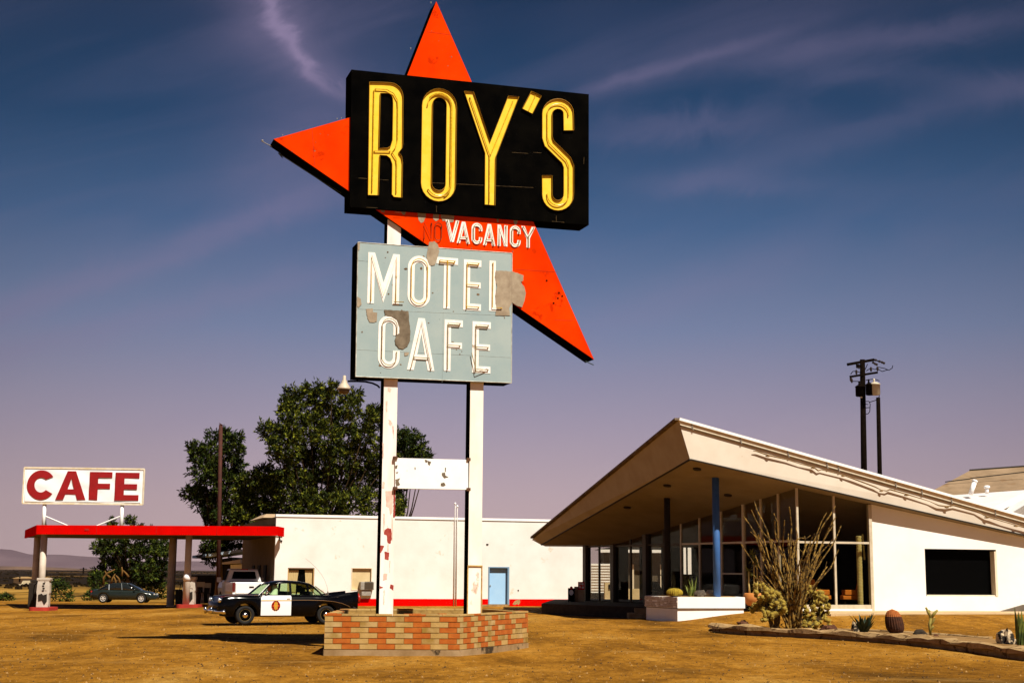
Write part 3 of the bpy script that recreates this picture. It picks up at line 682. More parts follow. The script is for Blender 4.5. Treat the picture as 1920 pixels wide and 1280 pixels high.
for i in range(5): wallseg(PB[i], PB[(i+1) % 5], mb, 1 if i == 1 else 0)
BT = mat('tan_brick', (.36, .22, .06), (.45, .29, .10), 4, .9, bump=.2, bscale=40); BT2 = mat('mottled_tan_brick', (.26, .15, .025), (.46, .31, .13), 3, .9)
BO = mat('orange_brick', (.34, .075, .006), (.42, .115, .012), 6, .9, bump=.2, bscale=40)
mb.build('brick_wall', [BT, BO, mat('mortar', (.34, .21, .06), (.22, .13, .035), 10, .95), mat('planter_footing', (.22, .13, .05), (.36, .24, .12), 1.6, .95, bump=.4, bscale=12, c3=(.04, .025, .01), s3=1.1, t3=.6), BT2], PLT)
mb = MB(); cen = sum(PB, Vector())/5
V_ = [p+(cen-p).normalized()*.15+Vector((0, 0, .76)) for p in PB]
mb.slab([[(p.x, p.y) for p in V_]], lambda a, b_, d: Vector((a, b_, d)), .3, .765)
mb.build('soil', mat('planter_soil', (.20, .11, .03), (.30, .17, .06), 3, .95, bump=.5, bscale=9), PLT)
for k, (u, v) in enumerate(((765, 1151.5), (781, 1151), (829, 1151))):
    p = at_z(u, v, .765+.05)
    if p.y > 36.2: p.y = 35.6
    mb = MB(); mb.box((p.x, p.y, .80), (.20, .10, .07), .3*k)
    solo(mb, 'loose_brick', BO, ('loose orange brick lying in the planter just right of the rusty post', 'second loose orange brick in the planter, nearer the middle', 'loose orange brick lying beside the cream post')[k], 'brick', 'loose bricks in the planter', bevel=.006)
def zrow(x, y, v):
    k = (640-v)/FPX; return EYE+(k*(x*_F.x+y*_F.y)-x*U1.x-y*U1.y)/(U1.z-k*_F.z)
def xcol(u, y): return at_y(u, 1075, y).x
def proj(p):
    q_ = Vector(p)-CAM; z = q_.dot(_F); return 960+FPX*q_.dot(R1)/z, 640-FPX*q_.dot(U1)/z
def rayline(u, P, d):   # where the vertical plane through pixel column u cuts the plan line P + t d  -> t
    r = ray(u, 1075); return (P.x*r.y-P.y*r.x)/(d.y*r.x-d.x*r.y)

# ================================================================== cafe and motel wall (left building)
MA = R(17.0); MD = Vector((math.cos(MA), math.sin(MA), 0)); MN = Vector((MD.y, -MD.x, 0))
M0 = Vector((xcol(514.5, 76.5), 76.5, 0)); MTOP = zrow(M0.x, M0.y, 968)
def mw(s, z, d): return M0+MD*s+MN*d+Vector((0, 0, z))
def MS(u, v, d=0):
    p = on_pl(u, v, M0+MN*d, MN)-M0; return p.dot(MD), p.z
ML = rayline(1107, M0, MD)
print('motel top', MTOP, zrow(*mw(rayline(1000, M0, MD), 0, 0).xy, 977), 'len', ML, 'base', [MS(u, 1136)[1] for u in (700, 900, 1090)])
CAFE = thing('cafe_building', 'long low cream stucco cafe building with a bright red base band and blue door', 'building', mw(ML/2, 0, -4))
def rect(u0, v0, u1, v1, d=0):
    um, vm = (u0+u1)/2, (v0+v1)/2; return MS(u0, vm, d)[0], MS(um, v1, d)[1], MS(u1, vm, d)[0], MS(um, v0, d)[1]
w1, w2, dr = rect(539, 1064, 589, 1112), rect(658.5, 1063.5, 697.5, 1106), rect(917, 1064, 952, 1134)
def rl(r): return [(r[0], r[1]), (r[2], r[1]), (r[2], r[3]), (r[0], r[3])]
dr = (dr[0], .0, dr[2], dr[3])
BZ = -.35
MTR = zrow(*mw(ML, 0, 0).xy, 979)
mb = MB().slab([[(0, BZ), (dr[0], BZ), (dr[0], dr[3]), (dr[2], dr[3]), (dr[2], BZ), (ML, BZ), (ML, MTOP), (0, MTOP)], rl(w1), rl(w2)], mw, -.25, 0)
wall = mb.build('wall', STUCCO, CAFE)
def wl(mb, s0, s1, z0, z1, d0, d1): return mb.hexa([mw(s0, z0, d0), mw(s1, z0, d0), mw(s1, z0, d1), mw(s0, z0, d1), mw(s0, z1, d0), mw(s1, z1, d0), mw(s1, z1, d1), mw(s0, z1, d1)])
RB = .37
mb = MB(); rs = rayline(640, M0, MD)
wl(mb, rs, dr[0]-.06, BZ, RB, .002, .02); wl(mb, dr[2]+.10, ML+.02, BZ, RB, .002, .02)
mb.build('base_band', REDB, CAFE, label='bright red painted base band')
mb = MB(); bs_ = MS(968, 1122)[0]; mb.slab([[(bs_-.22, .10), (bs_-.08, .05), (bs_+.05, .12), (bs_+.12, .05), (bs_+.22, .2), (bs_+.2, .36), (bs_+.05, .33), (bs_-.1, .26)]], mw, .015, .026); mb.build('paint_scar', CONC, CAFE)
mb = MB(); wl(mb, -.03, ML+.03, MTOP+.002, MTOP+.13, -.30, .05); mb.build('parapet_cap', WHITE, CAFE)
# east return and the west side wall under the canopy
mb = MB()
def sidew(mb, s, l, z1, th=.25):
    a = mw(s, BZ, -.26); b_ = mw(s, BZ, -l); return mb.hexa([a, a+MD*th, b_+MD*th, b_]+[p+Vector((0, 0, z1-BZ)) for p in (a, a+MD*th, b_+MD*th, b_)])
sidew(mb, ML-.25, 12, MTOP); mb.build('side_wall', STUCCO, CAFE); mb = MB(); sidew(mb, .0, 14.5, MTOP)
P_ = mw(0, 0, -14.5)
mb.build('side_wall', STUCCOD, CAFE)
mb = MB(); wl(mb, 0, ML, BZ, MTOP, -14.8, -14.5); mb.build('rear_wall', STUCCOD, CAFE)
mb = MB(); wl(mb, -.0, ML, MTOP-.5, MTOP-.35, -14.5, -.26); mb.build('roof_deck', mat('roof_felt', (.25, .18, .10), (.30, .22, .13), 1, .95), CAFE)
# the low tan hip that shows above the parapet
a0, a1 = rayline(487, mw(0, 0, -5), MD), rayline(745, mw(0, 0, -5), MD)
zt = zrow(*mw(a0+1, 0, -5).xy, 964)
mb = MB(); mb.add([mw(a0-.2, MTOP+.05, -3), mw(a1+2, MTOP+.05, -3), mw(a1+2, MTOP+.05, -9), mw(a0-.2, MTOP+.05, -9), mw(a0+.2, zt, -4.6), mw(a1-2, zt+.02, -4.6), mw(a1-2, zt+.02, -7), mw(a0+.2, zt, -7)], [(0, 1, 5, 4), (1, 2, 6, 5), (2, 3, 7, 6), (3, 0, 4, 7), (4, 5, 6, 7), (3, 2, 1, 0)])
mb.build('roof', mat('tan_roof', (.36, .24, .14), (.46, .32, .19), 1.2, .9), CAFE)
# small dark doors/windows of the shaded side
for k in range(3):
    d_ = -3.0-k*2.6; p = mw(-.02, 0, d_); mb = MB(); mb.hexa([p, p-MN*1.0, p-MN*1.0-MD*.05, p-MD*.05]+[q_+Vector((0, 0, 2.1)) for q_ in (p, p-MN*1.0, p-MN*1.0-MD*.05, p-MD*.05)])
    mb.build('side_door', DARKB, CAFE)
# window 1 with tied-back curtains
def frame(mb, r, d0, d1, t_=.06):
    x0, z0, x1, z1 = r
    wl(mb, x0, x1, z1-t_, z1, d0, d1); wl(mb, x0, x1, z0, z0+t_, d0, d1); wl(mb, x0, x0+t_, z0+t_, z1-t_, d0, d1); wl(mb, x1-t_, x1, z0+t_, z1-t_, d0, d1)
win = MB(); wl(win, w1[0], w1[2], w1[1], w1[3], -.24, -.22); win = win.build('window', DGLASS, CAFE)
mb = MB(); frame(mb, w1, -.19, -.03, .05); mb.build('window_frame', mat('gold_trim', (.42, .26, .10), None), win)
for sgn, xa, xb in ((1, w1[0]+.06, w1[0]+.60), (-1, w1[2]-.06, w1[2]-.48)):
    S = []
    for j in range(15):
        q_ = j/14; col = []
        for i in range(9):
            z = w1[3]-.12-(w1[3]-w1[1]-.2)*i/8; wd = 1-.14*math.sin(min(1, i/7)*math.pi*.5)
            col.append(mw(xa+(xb-xa)*q_*wd, z, -.17+.02*math.sin(q_*34)))
        S.append(col)
    mb = MB(); mb.loft(S, closed=False); mb.build('curtain', CURT, win, smooth=True)
win2 = MB(); wl(win2, w2[0], w2[2], w2[1], w2[3], -.16, -.12); win2 = win2.build('window', TAN, CAFE, label='window boarded over in tan')
mb = MB(); frame(mb, w2, -.115, .02, .045); mb.build('window_frame', CREAM, win2)
ac = rect(674, 1090, 699, 1105)
mb = MB(); wl(mb, ac[0], ac[2], ac[1], ac[3], -.1, .35); o = mb.build('air_conditioner', GREYM, CAFE, bevel=.02, label='grey window air conditioner')
mb = MB(); wl(mb, ac[0]+.2, ac[2]-.05, ac[1]+.05, ac[3]-.05, .351, .362)
for k in range(9): wl(mb, ac[0]+.22, ac[2]-.07, ac[1]+.06+k*.045, ac[1]+.075+k*.045, .363, .375)
mb.build('grille', mat('dark_grille', (.09, .065, .04), None), o)
mb = MB(); wl(mb, ac[0]+.08, ac[2]-.14, ac[1]-.3, ac[1]-.02, .02, .28); mb.build('bracket', GREYM, o)
# blue door
dz0 = zrow(*mw(dr[0], 0, 0).xy, 1132)
mb = MB(); wl(mb, dr[0]+.03, dr[2]-.03, dz0, dr[3]-.03, -.22, -.17); door = mb.build('door', LBLUE, CAFE, label='plain light blue door')
mb = MB(); wl(mb, dr[0]-.05, dr[0]+.02, dz0, dr[3], -.20, .03); wl(mb, dr[2]-.02, dr[2]+.08, dz0, dr[3], -.20, .03); wl(mb, dr[0]-.05, dr[2]+.08, dr[3]-.001, dr[3]+.06, -.20, .03); mb.build('door_frame', mat('slate_blue_frame', (.16, .26, .36), None), door)
mb = MB(); mb.blob(mw(dr[0]+.12, dz0+1.0, -.14), .035); mb.build('handle', GREYM, door)
mb = MB(); wl(mb, dr[0]-.1, dr[2]+.1, BZ, dz0-.01, -.2, .06); wl(mb, dr[0]-.9, dr[0]+.9, -.25, .07, .08, .5); mb.build('doorstep', CONC, CAFE)
# conduits on the wall
mb = MB()
for u, v in ((853.5, 945), (857.5, 950)):
    s, z = MS(u, v, .06); mb.tube([mw(s, .02, .06), mw(s, z, .06), mw(s, z+.001, .06)], .028, 8)
    mb.lathe([(.05, 0), (.06, .05), (.03, .12)], mw(s, z-.02, .06), 8)
s, z = MS(855, 951, .06); mb.tube([mw(MS(853.5, 950)[0], z, .06), mw(MS(857.5, 950)[0], z, .06)], .02, 6)
mb.build('vent_pipe', WHITE, CAFE, smooth=True)
mb = MB(); s, z = MS(524, 1012); mb.tube([mw(s, z, .02), mw(s+.05, z-.05, .04), mw(s-.04, z+.25, .03)], .025, 6); s, z = MS(530, 1003); mb.tube([mw(s-.5, z, .05), mw(s, z-.03, .05)], .025, 6); mb.blob(mw(s-.05, z-.3, .02), .05)
for u, v in ((972, 1106), (915, 1020), (757+156, 1020)): mb.blob(mw(*MS(u, v, .01), .01), .04)
mb.build('broken_bracket', DARKB, CAFE)

# ================================================================== fuel canopy with red fascia
cy = 74.3
c0 = Vector((at_y(70, 992, cy+.9).x, cy+.9, 0)); c1_ = Vector((at_y(521, 992, cy-.2).x, cy-.2, 0)); c2_ = Vector((at_y(48, 1001, 85.5).x, 85.5, 0))
zb0, zt0 = zrow(c0.x, c0.y, 1001), zrow(c0.x, c0.y, 983.5)
zb1, zt1 = zrow(c1_.x, c1_.y, 1003.5), zrow(c1_.x, c1_.y, 986.5)
print('canopy', zb0, zt0, zb1, zt1, zrow(c2_.x, c2_.y, 1009), zrow(c2_.x, c2_.y, 992))
CB, CT = (zb0+zb1)/2, (zt0+zt1)/2
CAN = thing('fuel_canopy', 'flat filling station canopy with a bright red fascia joined to the cafe', 'canopy', ((c0+c1_)/2))
c3_ = mw(-.05, 0, -11.2); c3_.z = 0; ce = mw(-.05, 0, .02); ce.z = 0
def prismz(mb, P, z0, z1): return mb.slab([[(p.x, p.y) for p in P]], lambda a, b_, d: Vector((a, b_, d)), z0, z1)
mb = MB(); prismz(mb, [c0+Vector((.12, .12, 0)), c1_+Vector((-.4, .12, 0)), ce+Vector((-.02, .05, 0)), c3_, c2_+Vector((.15, -.1, 0))], CB+.03, CT-.06)
mb.build('roof', mat('canopy_underside', (.10, .06, .03), (.16, .10, .05), 1.5, .9), CAN)
mb = MB()
for p, q_ in ((c0, c1_), (c2_, c0)):
    d = (q_-p).normalized(); z_ = Vector((0, 0, (CB+CT)/2)); mb.beam(p+z_-d*.0, q_+z_, .10, CT-CB)
d = (c1_-c0).normalized(); q_ = c1_+Vector((0, 0, (CB+CT)/2)); mb.beam(q_+Vector((-.05, .05, 0)), q_+Vector((-.05, 2.1, 0)), .1, CT-CB)
mb.build('fascia', REDB, CAN)
mb = MB()
for f_ in (.25, .5, .75): 
    p = c0.lerp(c1_, f_)+Vector((0, -.056, (CB+CT)/2)); mb.box(p, (.012, .008, CT-CB-.02), 0)
p = c0.lerp(c1_, .21)+Vector((0, -.06, CT-.22)); mb.box(p, (.2, .02, .09))
mb.build('fascia_seam', mat('dark_red', (.35, .01, .005), None), CAN)
def canpost(u, y, r, m, lab, base_v):
    x = xcol(u, y); mb = MB(); mb.tube([(x, y, ground(x, y)-.1), (x, y, CB+.06)], r, 14)
    return mb.build('canopy_post', m, CAN, smooth=True, label=lab), x
PGREY = mat('greyish_white_post', (.50, .42, .33), (.62, .54, .45), 2, .6)
canpost(79, 75.8, .17, PGREY, 'front left grey white post', 0); canpost(66.5, 83.0, .19, PGREY, 'rear left post', 0)
o, x = canpost(351.5, 75.8, .17, PGREY, 'front right grey white post', 0); canpost(322, 82.5, .22, PGREY, 'rear right post', 0)
mb = MB(); mb.tube([(x, 75.8, 1.25), (x, 75.8, 1.60)], .20, 14); mb.build('post_sleeve', WHITE, o, smooth=True)
# islands
def island(u, v, w, lab):
    p = at_g(u, v); mb = MB(); P = [(-w/2+.15*(1-math.cos(a)), 0) for a in (0,)]
    lo = rrect(p.x-w/2, p.y-.35, p.x+w/2, p.y+1.6, .3, 5)
    z = ground(p.x, p.y); mb.slab([lo], lambda a, b_, d: Vector((a, b_, d)), z-.1, z+.16)
    lo2 = rrect(p.x-w/2+.05, p.y-.30, p.x+w/2-.05, p.y+1.55, .27, 5)
    o = solo(mb, 'pump_island', mat('faded_red_kerb', (.42, .03, .015), (.30, .03, .02), 5, .8), lab, 'kerb', 'pump islands')
    return p, z+.16
i1, iz1 = island(74, 1144, 1.0, 'red painted kerb island under the left fuel pump')
i2, iz2 = island(352, 1138.5, 1.15, 'red painted kerb island under the right fuel pump')
i1.x = xcol(75.5, i1.y+.5)
def pump(p, z, lab, scale=1.0, a=0, tall=1.42):
    b0 = Vector((p.x, p.y+.35, z)); T = thing('fuel_pump', lab, 'fuel pump', b0, 'old fuel pumps under the canopy')
    tf = lambda q_: b0+Vector((q_.x*math.cos(a)-q_.y*math.sin(a), q_.x*math.sin(a)+q_.y*math.cos(a), q_.z))
    w = .30; mb = MB(tf)
    mb.loft([[(-k*w, -.22*k2, zz), (k*w, -.22*k2, zz), (k*w, .22*k2, zz), (-k*w, .22*k2, zz)] for zz, k, k2 in ((0, 1, 1), (.1, 1, 1), (.6, .98, .98), (.72, 1.08, 1), (1.1, 1.02, 1), (tall-.14, .92, .95), (tall-.12, 1.12, 1.05), (tall, 1.12, 1.05))])
    mb.build('cabinet', mat('chipped_pump_enamel', (.42, .36, .29), (.52, .46, .38), 3, .6, c3=(.10, .05, .03), s3=4, t3=.60), T, bevel=.015)
    mb = MB(tf)
    for k in range(4): mb.box((.03*(k % 2), -.232, .82+k*.12), (.10, .02, .06))
    mb.build('dial', BLACK, T)
    mb = MB(tf); mb.slab([[(-.22, .62), (-.05, .68), (.02, .60), (.2, .66), (.22, .3), (.1, .12), (-.02, .35), (-.2, .3)]], lambda u, v, d: Vector((u, d, v)), -.245, -.21); mb.build('torn_front', DARKB, T)
    mb = MB(tf); mb.tube([(-w*.95, 0, tall-.2), (-w-.16, -.05, tall-.35), (-w-.20, -.08, .7), (-w-.14, -.1, .25), (-w-.02, -.08, .5)], .022, 6); mb.build('hose', BLACK, T, smooth=True)
    mb = MB(tf); mb.box((-w-.04, -.05, .95), (.07, .1, .25)); mb.build('nozzle', DARKB, T)
    return T
i1.z = 0; pump(Vector((xcol(80, i1.y), i1.y, 0)), iz1, 'narrow grey and white fuel pump with a hanging hose by the left canopy post', a=.1, tall=1.45)
pump(Vector((xcol(354, i2.y), i2.y, 0)), iz2, 'chipped grey fuel pump with four dials by the right canopy post', tall=1.42)
p = Vector((xcol(66, i1.y+1.2), i1.y+1.2, iz1)); mb = MB(); mb.box((p.x, p.y, p.z+.6), (.42, .5, 1.2)); mb.box((p.x, p.y, p.z+1.28), (.34, .42, .14))
solo(mb, 'pump_cabinet', DARKB, 'tall dark equipment cabinet beside the left fuel pump', 'cabinet', bevel=.02)
p = at_g(325, 1139); mb = MB(); mb.lathe([(.34, 0), (.36, .05), (.40, .85), (.42, .87), (.42, .93), (.36, .93), (.34, .2)], p+Vector((0, 2, 0)), 16)
solo(mb, 'rubbish_bin', mat('dark_bin', (.008, .012, .014), None, rough=.6), 'dark round rubbish bin at the foot of the right rear canopy post', 'bin', smooth=True)
p = at_g(331, 1136)+Vector((0, 4, 0)); mb = MB(); mb.box((p.x+.15, p.y, .6+ground(p.x, p.y)), (.5, .5, 1.2)); solo(mb, 'rusty_cabinet', mat('rusty_brown', (.10, .04, .015), (.16, .07, .03), 4, .8), 'rusty brown box standing behind the right fuel pump', 'cabinet', bevel=.02)
# stacked bar chairs beside the pump
def barchair(u, v, y, lab, back=True):
    x = xcol(u, y); z = zrow(x, y, v); T = thing('bar_chair', lab, 'chair', (x, y, z), 'metal chairs beside the right pump'); a = .3
    mb = MB()
    for sx in (-.2, .2):
        for sy in (-.2, .2): mb = MB(); mb.tube([(x+sx*1.2, y+sy*1.2, z), (x+sx*.8, y+sy*.8, z+.72)], .018, 5); mb.build('leg', GREYP, T)
    mb = MB(); mb.box((x, y, z+.74), (.42, .42, .04)); mb.build('seat', DARKB, T)
    mb = MB(); mb.tube([(x-.18, y+.2, z+.74), (x-.2, y+.26, z+1.25)], .018, 5); mb.tube([(x+.18, y+.2, z+.74), (x+.2, y+.26, z+1.25)], .018, 5)
    mb.build('back_frame', GREYP, T)
    mb = MB(); mb.box((x, y+.25, z+1.16), (.44, .03, .26)); mb.build('backrest', mat('pale_chair_back', (.42, .38, .25), None), T)
barchair(375, 1137, 77, 'pale backed metal chair standing just right of the right fuel pump'); barchair(387, 1138, 78.5, 'metal chair half hidden behind the black police car nose')

# CAFE banner on the canopy
by = 80.5
BN = thing('cafe_banner_sign', 'white rooftop banner reading CAFE in heavy dark red letters', 'sign', (xcol(155, by), by, CT))
xa, xb = at_y(44, 910, by-.35).x, at_y(269.5, 912, by+.15).x
P1_ = Vector((xa, by-.35, 0)); Q1_ = Vector((xb, by+.15, 0)); bd = (Q1_-P1_).normalized(); bn_ = Vector((bd.y, -bd.x, 0)); bl_ = (Q1_-P1_).length
def bw(s, z, d): return P1_+bd*s+bn_*d+Vector((0, 0, z))
def BS(u, v, d=.05): 
    p = on_pl(u, v, P1_+bn_*d, bn_)-P1_; return p.dot(bd), p.z
z0_, z1_ = BS(155, 944)[1], BS(158, 877.5)[1]
mb = MB().slab([[(0, z0_), (bl_, z0_), (bl_, z1_), (0, z1_)]], bw, -.25, 0); mb.build('panel', WHITE, BN)
mb = MB()
for a, b_ in (((0, z0_), (bl_, z0_)), ((bl_, z0_), (bl_, z1_)), ((bl_, z1_), (0, z1_)), ((0, z1_), (0, z0_))): mb.beam(bw(*a, .0), bw(*b_, .0), .07, .09)
mb.build('frame', mat('yellowed_frame', (.62, .50, .30), (.72, .64, .50), 4, .7), BN)
S = []
for j in range(41):
    s = .12+(bl_-.24)*j/40; S.append([bw(s, z0_+.1+(z1_-z0_-.2)*i/12, .03+.018*noise.noise(Vector((s*1.5, i*.35, 0)))+(.014*math.sin(s*2.2+i*.9))) for i in range(13)])
mb = MB(); mb.loft(S, closed=False); ban = mb.build('banner_cloth', BANNER, BN, smooth=True)
def heavy(ch, box):
    x0, x1, y0, y1 = box; xm, ym = (x0+x1)/2, (y0+y1)/2
    a, b_, c, d = BS(x0, ym)[0], BS(x1, ym)[0], BS(xm, y1)[1], BS(xm, y0)[1]; w, h = b_-a, d-c
    if ch == 'C':
        lo = [[(w*.5+w*.5*math.cos(R(t_)), h*.5+h*.5*math.sin(R(t_))) for t_ in range(35, 326, 10)]+[(w*.5+w*.235*math.cos(R(t_)), h*.5+h*.25*math.sin(R(t_))) for t_ in range(318, 41, -10)]]
    elif ch == 'A':
        lo = [[(0, 0), (w*.26, 0), (w*.325, h*.19), (w*.66, h*.19), (w*.72, 0), (w, 0), (w*.64, h), (w*.36, h)], [(w*.39, h*.37), (w*.605, h*.37), (w*.5, h*.74)]]
    else:
        t_ = w*.38; t2 = h*.2; lo = [[(0, 0)]+([(w, 0), (w, t2), (t_, t2)] if ch == 'E' else [(t_, 0)])+[(t_, h*.40), (w*.92, h*.40), (w*.92, h*.59), (t_, h*.59), (t_, h-t2), (w, h-t2), (w, h), (0, h)]]
    mb = MB().slab([[(a+x, c+y) for x, y in l] for l in lo], bw, .045, .068); mb.build('letter', DRED, BN)
kx = 1920/540*1.0
for ch, (x0, x1, y0, y1) in zip('CAFE', [(180, 369, 146, 343), (374, 575, 152, 343), (596, 746, 158, 345), (767, 927, 162, 348)]):
    heavy(ch, (x0/3.5556, x1/3.5556, 840+y0/3.5556, 840+y1/3.5556))
for u in (81.5, 227.5):
    s = BS(u, 960)[0]; mb = MB(); mb.tube([bw(s, CT-.06, -.12), bw(s, z0_, -.12)], .10, 10); o = mb.build('sign_leg', WHITE, BN, smooth=True)
mb = MB(); sL, sR = BS(81.5, 960)[0], BS(227.5, 960)[0]
mb.tube([bw(sL, BS(80, 966)[1], -.12), bw(BS(140, 984)[0], CT-.03, -.12)], .04, 6); mb.tube([bw(sR, BS(220, 966)[1], -.12), bw(BS(166, 984)[0], CT-.03, -.12)], .04, 6); mb.build('brace', WHITE, BN)
mb = MB(); mb.tube([bw(sR, CT+1.1, -.2), bw(sR-.3, CT, -1.4)], .04, 6); mb.tube([bw(sL, CT+.9, -.2), bw(sL-.1, CT, -1.2)], .04, 6); mb.build('rear_brace', GREYM, BN)

# small blue-white carport behind the canopy
yb = 97
T = thing('carport', 'white carport with a sloping pale blue fascia seen under the canopy', 'building', (xcol(425, yb), yb, ground(-19, yb)))
xa, xb, xc_ = xcol(359, yb), xcol(384, yb), xcol(452, yb)
mb = MB()
def qs(xs, vs, th, m, nm, y=yb, dpt=5):
    (x0, x1), (va, vb, vc, vd) = xs, vs
    za, zb, zc, zd = zrow(x0, y, va), zrow(x1, y, vb), zrow(x1, y, vc), zrow(x0, y, vd)
    mb = MB(); mb.hexa([(x0, y, zd), (x1, y, zc), (x1, y+dpt, zc), (x0, y+dpt, zd), (x0, y, za), (x1, y, zb), (x1, y+dpt, zb), (x0, y+dpt, za)]); return mb.build(nm, m, T)
qs((xb, xc_), (1038, 1029, 1034, 1044), .2, mat('pale_sky_blue', (.42, .52, .62), None), 'fascia'); qs((xa, xb-.01), (1041, 1038, 1044, 1046), .2, mat('slate_dark', (.015, .02, .035), None), 'eave')
qs((xcol(418, yb), xc_), (1054, 1048, 1055, 1057), .2, CREAM, 'lower_roof', y=yb-.5)
qs((xcol(430, yb), xc_), (1058, 1057, 1112, 1112), .2, WHITE, 'wall', y=yb+.3)
qs((xcol(402, yb), xcol(429, yb)), (1048, 1044, 1112, 1112), .2, DARKB, 'shaded_bay', y=yb+1)  # solid dark block painted in for the shade inside the bay
# dark fence/hedge line beside it
mb = MB()
for k in range(14):
    u = 355+k*7; x = xcol(u, 101); mb.box((x, 101, ground(x, 101)+.95), (.30, .06, 1.9))
for h_ in (.5, 1.5): mb.beam((xcol(352, 101), 101.05, ground(-22, 101)+h_), (xcol(450, 101), 101.05, ground(-22, 101)+h_), .05, .1)
solo(mb, 'board_fence', DARKB, 'dark timber board fence behind the right canopy posts', 'fence')
# ================================================================== motel lobby with its soaring roof
S0, S1_, S2_ = at_y(1294, 861, 54.5), at_y(1015, 1021, 72), at_y(1920, 1003, 58.6)
T0, T1, T2 = at_y(1272, 787, 54.3), at_y(1000, 1008.5, 71.8), at_y(1920, 970, 58.52)
nS = (S1_-S0).cross(S2_-S0).normalized()
def sofz(x, y): return S0.z-(nS.x*(x-S0.x)+nS.y*(y-S0.y))/nS.z
FL = S1_.z
print('lobby', S0, S1_, S2_, 'FL', FL)
LOB = thing('motel_lobby', 'glass-walled motel lobby with a dramatic upswept white roof', 'building', (12, 62, 0))
G2 = on_pl(1633, 944.5, S0, nS); G2.z = 0
fd = (S2_-S0); fd.z = 0; fd.normalize(); wa = math.atan2(fd.y, fd.x)-R(1.5); WD = Vector((math.cos(wa), math.sin(wa), 0)); WN = Vector((WD.y, -WD.x, 0))
GC = G2+WD*rayline(1497, G2, WD)
GL = Vector((xcol(1100, 72.4), 72.4, 0))
FLZ = zrow(G2.x, G2.y, 1141)
print('G2', G2, 'GC', GC, 'GL', GL, 'floor', FLZ, 'wall angle', math.degrees(wa))
def lw(s, z, d): return G2+WD*s+WN*d+Vector((0, 0, z))
def LS(u, v, d=0):
    p = on_pl(u, v, G2+WN*d, WN)-G2; return p.dot(WD), p.z
# soffit: tilted front part and level rear part
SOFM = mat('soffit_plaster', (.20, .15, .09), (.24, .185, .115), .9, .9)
tt = (S0.z-FL)/(S0.z-S2_.z); SX = S0+(S2_-S0)*tt; SX2 = SX+fd*4
mb = MB(); mb.add([S0, S1_, SX], [(0, 1, 2)]); R1p = Vector((S1_.x+.3, 76, FL)); R2p = Vector((SX2.x+2, 76, FL))
mb.add([S1_, R1p, R2p, Vector((SX2.x, SX2.y, FL)), SX], [(0, 1, 2, 3, 4)])
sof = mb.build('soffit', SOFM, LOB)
TX = T0+(T2-T0)*tt*1.0; TXe = Vector((SX2.x+.2, SX2.y-.3, FL+.5)); ZR = T1.z+.02
mb = MB(); mb.add([T0, T1, TX], [(0, 1, 2)]); mb.add([T1, Vector((T1.x, 76.3, ZR)), Vector((R2p.x, 76.3, ZR)), TXe, TX], [(0, 1, 2, 3, 4)])
mb.build('roof', mat('white_gravel_roof', (.62, .56, .48), (.70, .64, .56), 3, .9), LOB)
mb = MB(); mb.add([S0, S1_, T1, T0], [(0, 1, 2, 3)]); mb.add([S1_, R1p, Vector((T1.x, 76.3, ZR)), T1], [(0, 1, 2, 3)]); mb.build('side_fascia', mat('side_fascia_plaster', (.31, .25, .17), (.36, .30, .21), 1.2, .9), LOB)  # darker copy of the front fascia plaster, its shade put into the colour
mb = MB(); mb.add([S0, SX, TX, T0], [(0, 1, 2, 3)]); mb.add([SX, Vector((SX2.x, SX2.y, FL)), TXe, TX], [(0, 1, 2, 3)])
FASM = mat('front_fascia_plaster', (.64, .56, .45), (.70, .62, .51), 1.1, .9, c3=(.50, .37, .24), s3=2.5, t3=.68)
mb.build('front_fascia', FASM, LOB)
def along(a, b_, f_, g_=0): return a.lerp(b_, f_)+Vector((0, 0, g_))
up_f = (T0-S0).normalized(); out = Vector((fd.y, -fd.x, 0))
L_e = along(T0, TX, 1.0)
# drip edge, pale gutter board and a brown strip painted as the shade gap below it
mb = MB(); mb.beam(T0+out*.05+Vector((0, 0, .03)), TX+out*.05+Vector((0, 0, .03)), .14, .10); mb.build('drip_edge', WHITE, LOB)
h0, h1 = .17, .15
def fpt(f_, k): 
    a = T0.lerp(TX, f_); b_ = S0.lerp(SX, f_); return a.lerp(b_, k/(a-b_).length)
mb = MB(); mb.hexa([fpt(0, .02)+out*.0, fpt(1, .02), fpt(1, .02)+out*.05, fpt(0, .02)+out*.05, fpt(0, .2), fpt(1, .2), fpt(1, .2)+out*.05, fpt(0, .2)+out*.05])
mb.build('gutter_board', mat('gutter_board_paint', (.66, .55, .38), (.76, .68, .52), 4, .7, c3=(.12, .07, .03), s3=5, t3=.69), LOB)
mb = MB(); mb.hexa([fpt(0, .205), fpt(1, .205), fpt(1, .205)+out*.07, fpt(0, .205)+out*.07, fpt(0, .25), fpt(1, .25), fpt(1, .25)+out*.07, fpt(0, .25)+out*.07]); mb.build('gap_shade_strip', mat('shadow_gap_brown', (.06, .035, .015), (.12, .07, .03), 6, .9), LOB)
mb = MB()
for f_ in (.03, .15, .27, .37, .40, .55, .62, .70, .82): mb.beam(fpt(f_, .02)+out*.06, fpt(f_, .28)+out*.08, .03, .03)
mb.build('gutter_bracket', GREYM, LOB)
mb = MB(); mb.beam(T0+Vector((-.05, -.03, .03)), T1+Vector((-.05, -.03, .03)), .20, .09); 
for f_ in (.22, .40, .55, .70, .9): mb.blob(T0.lerp(T1, f_)+Vector((-.12, -.1, .0)), .05, int(f_*9))
mb.build('side_edge', mat('dark_roof_edge', (.07, .04, .02), (.16, .11, .06), 3, .8), LOB)
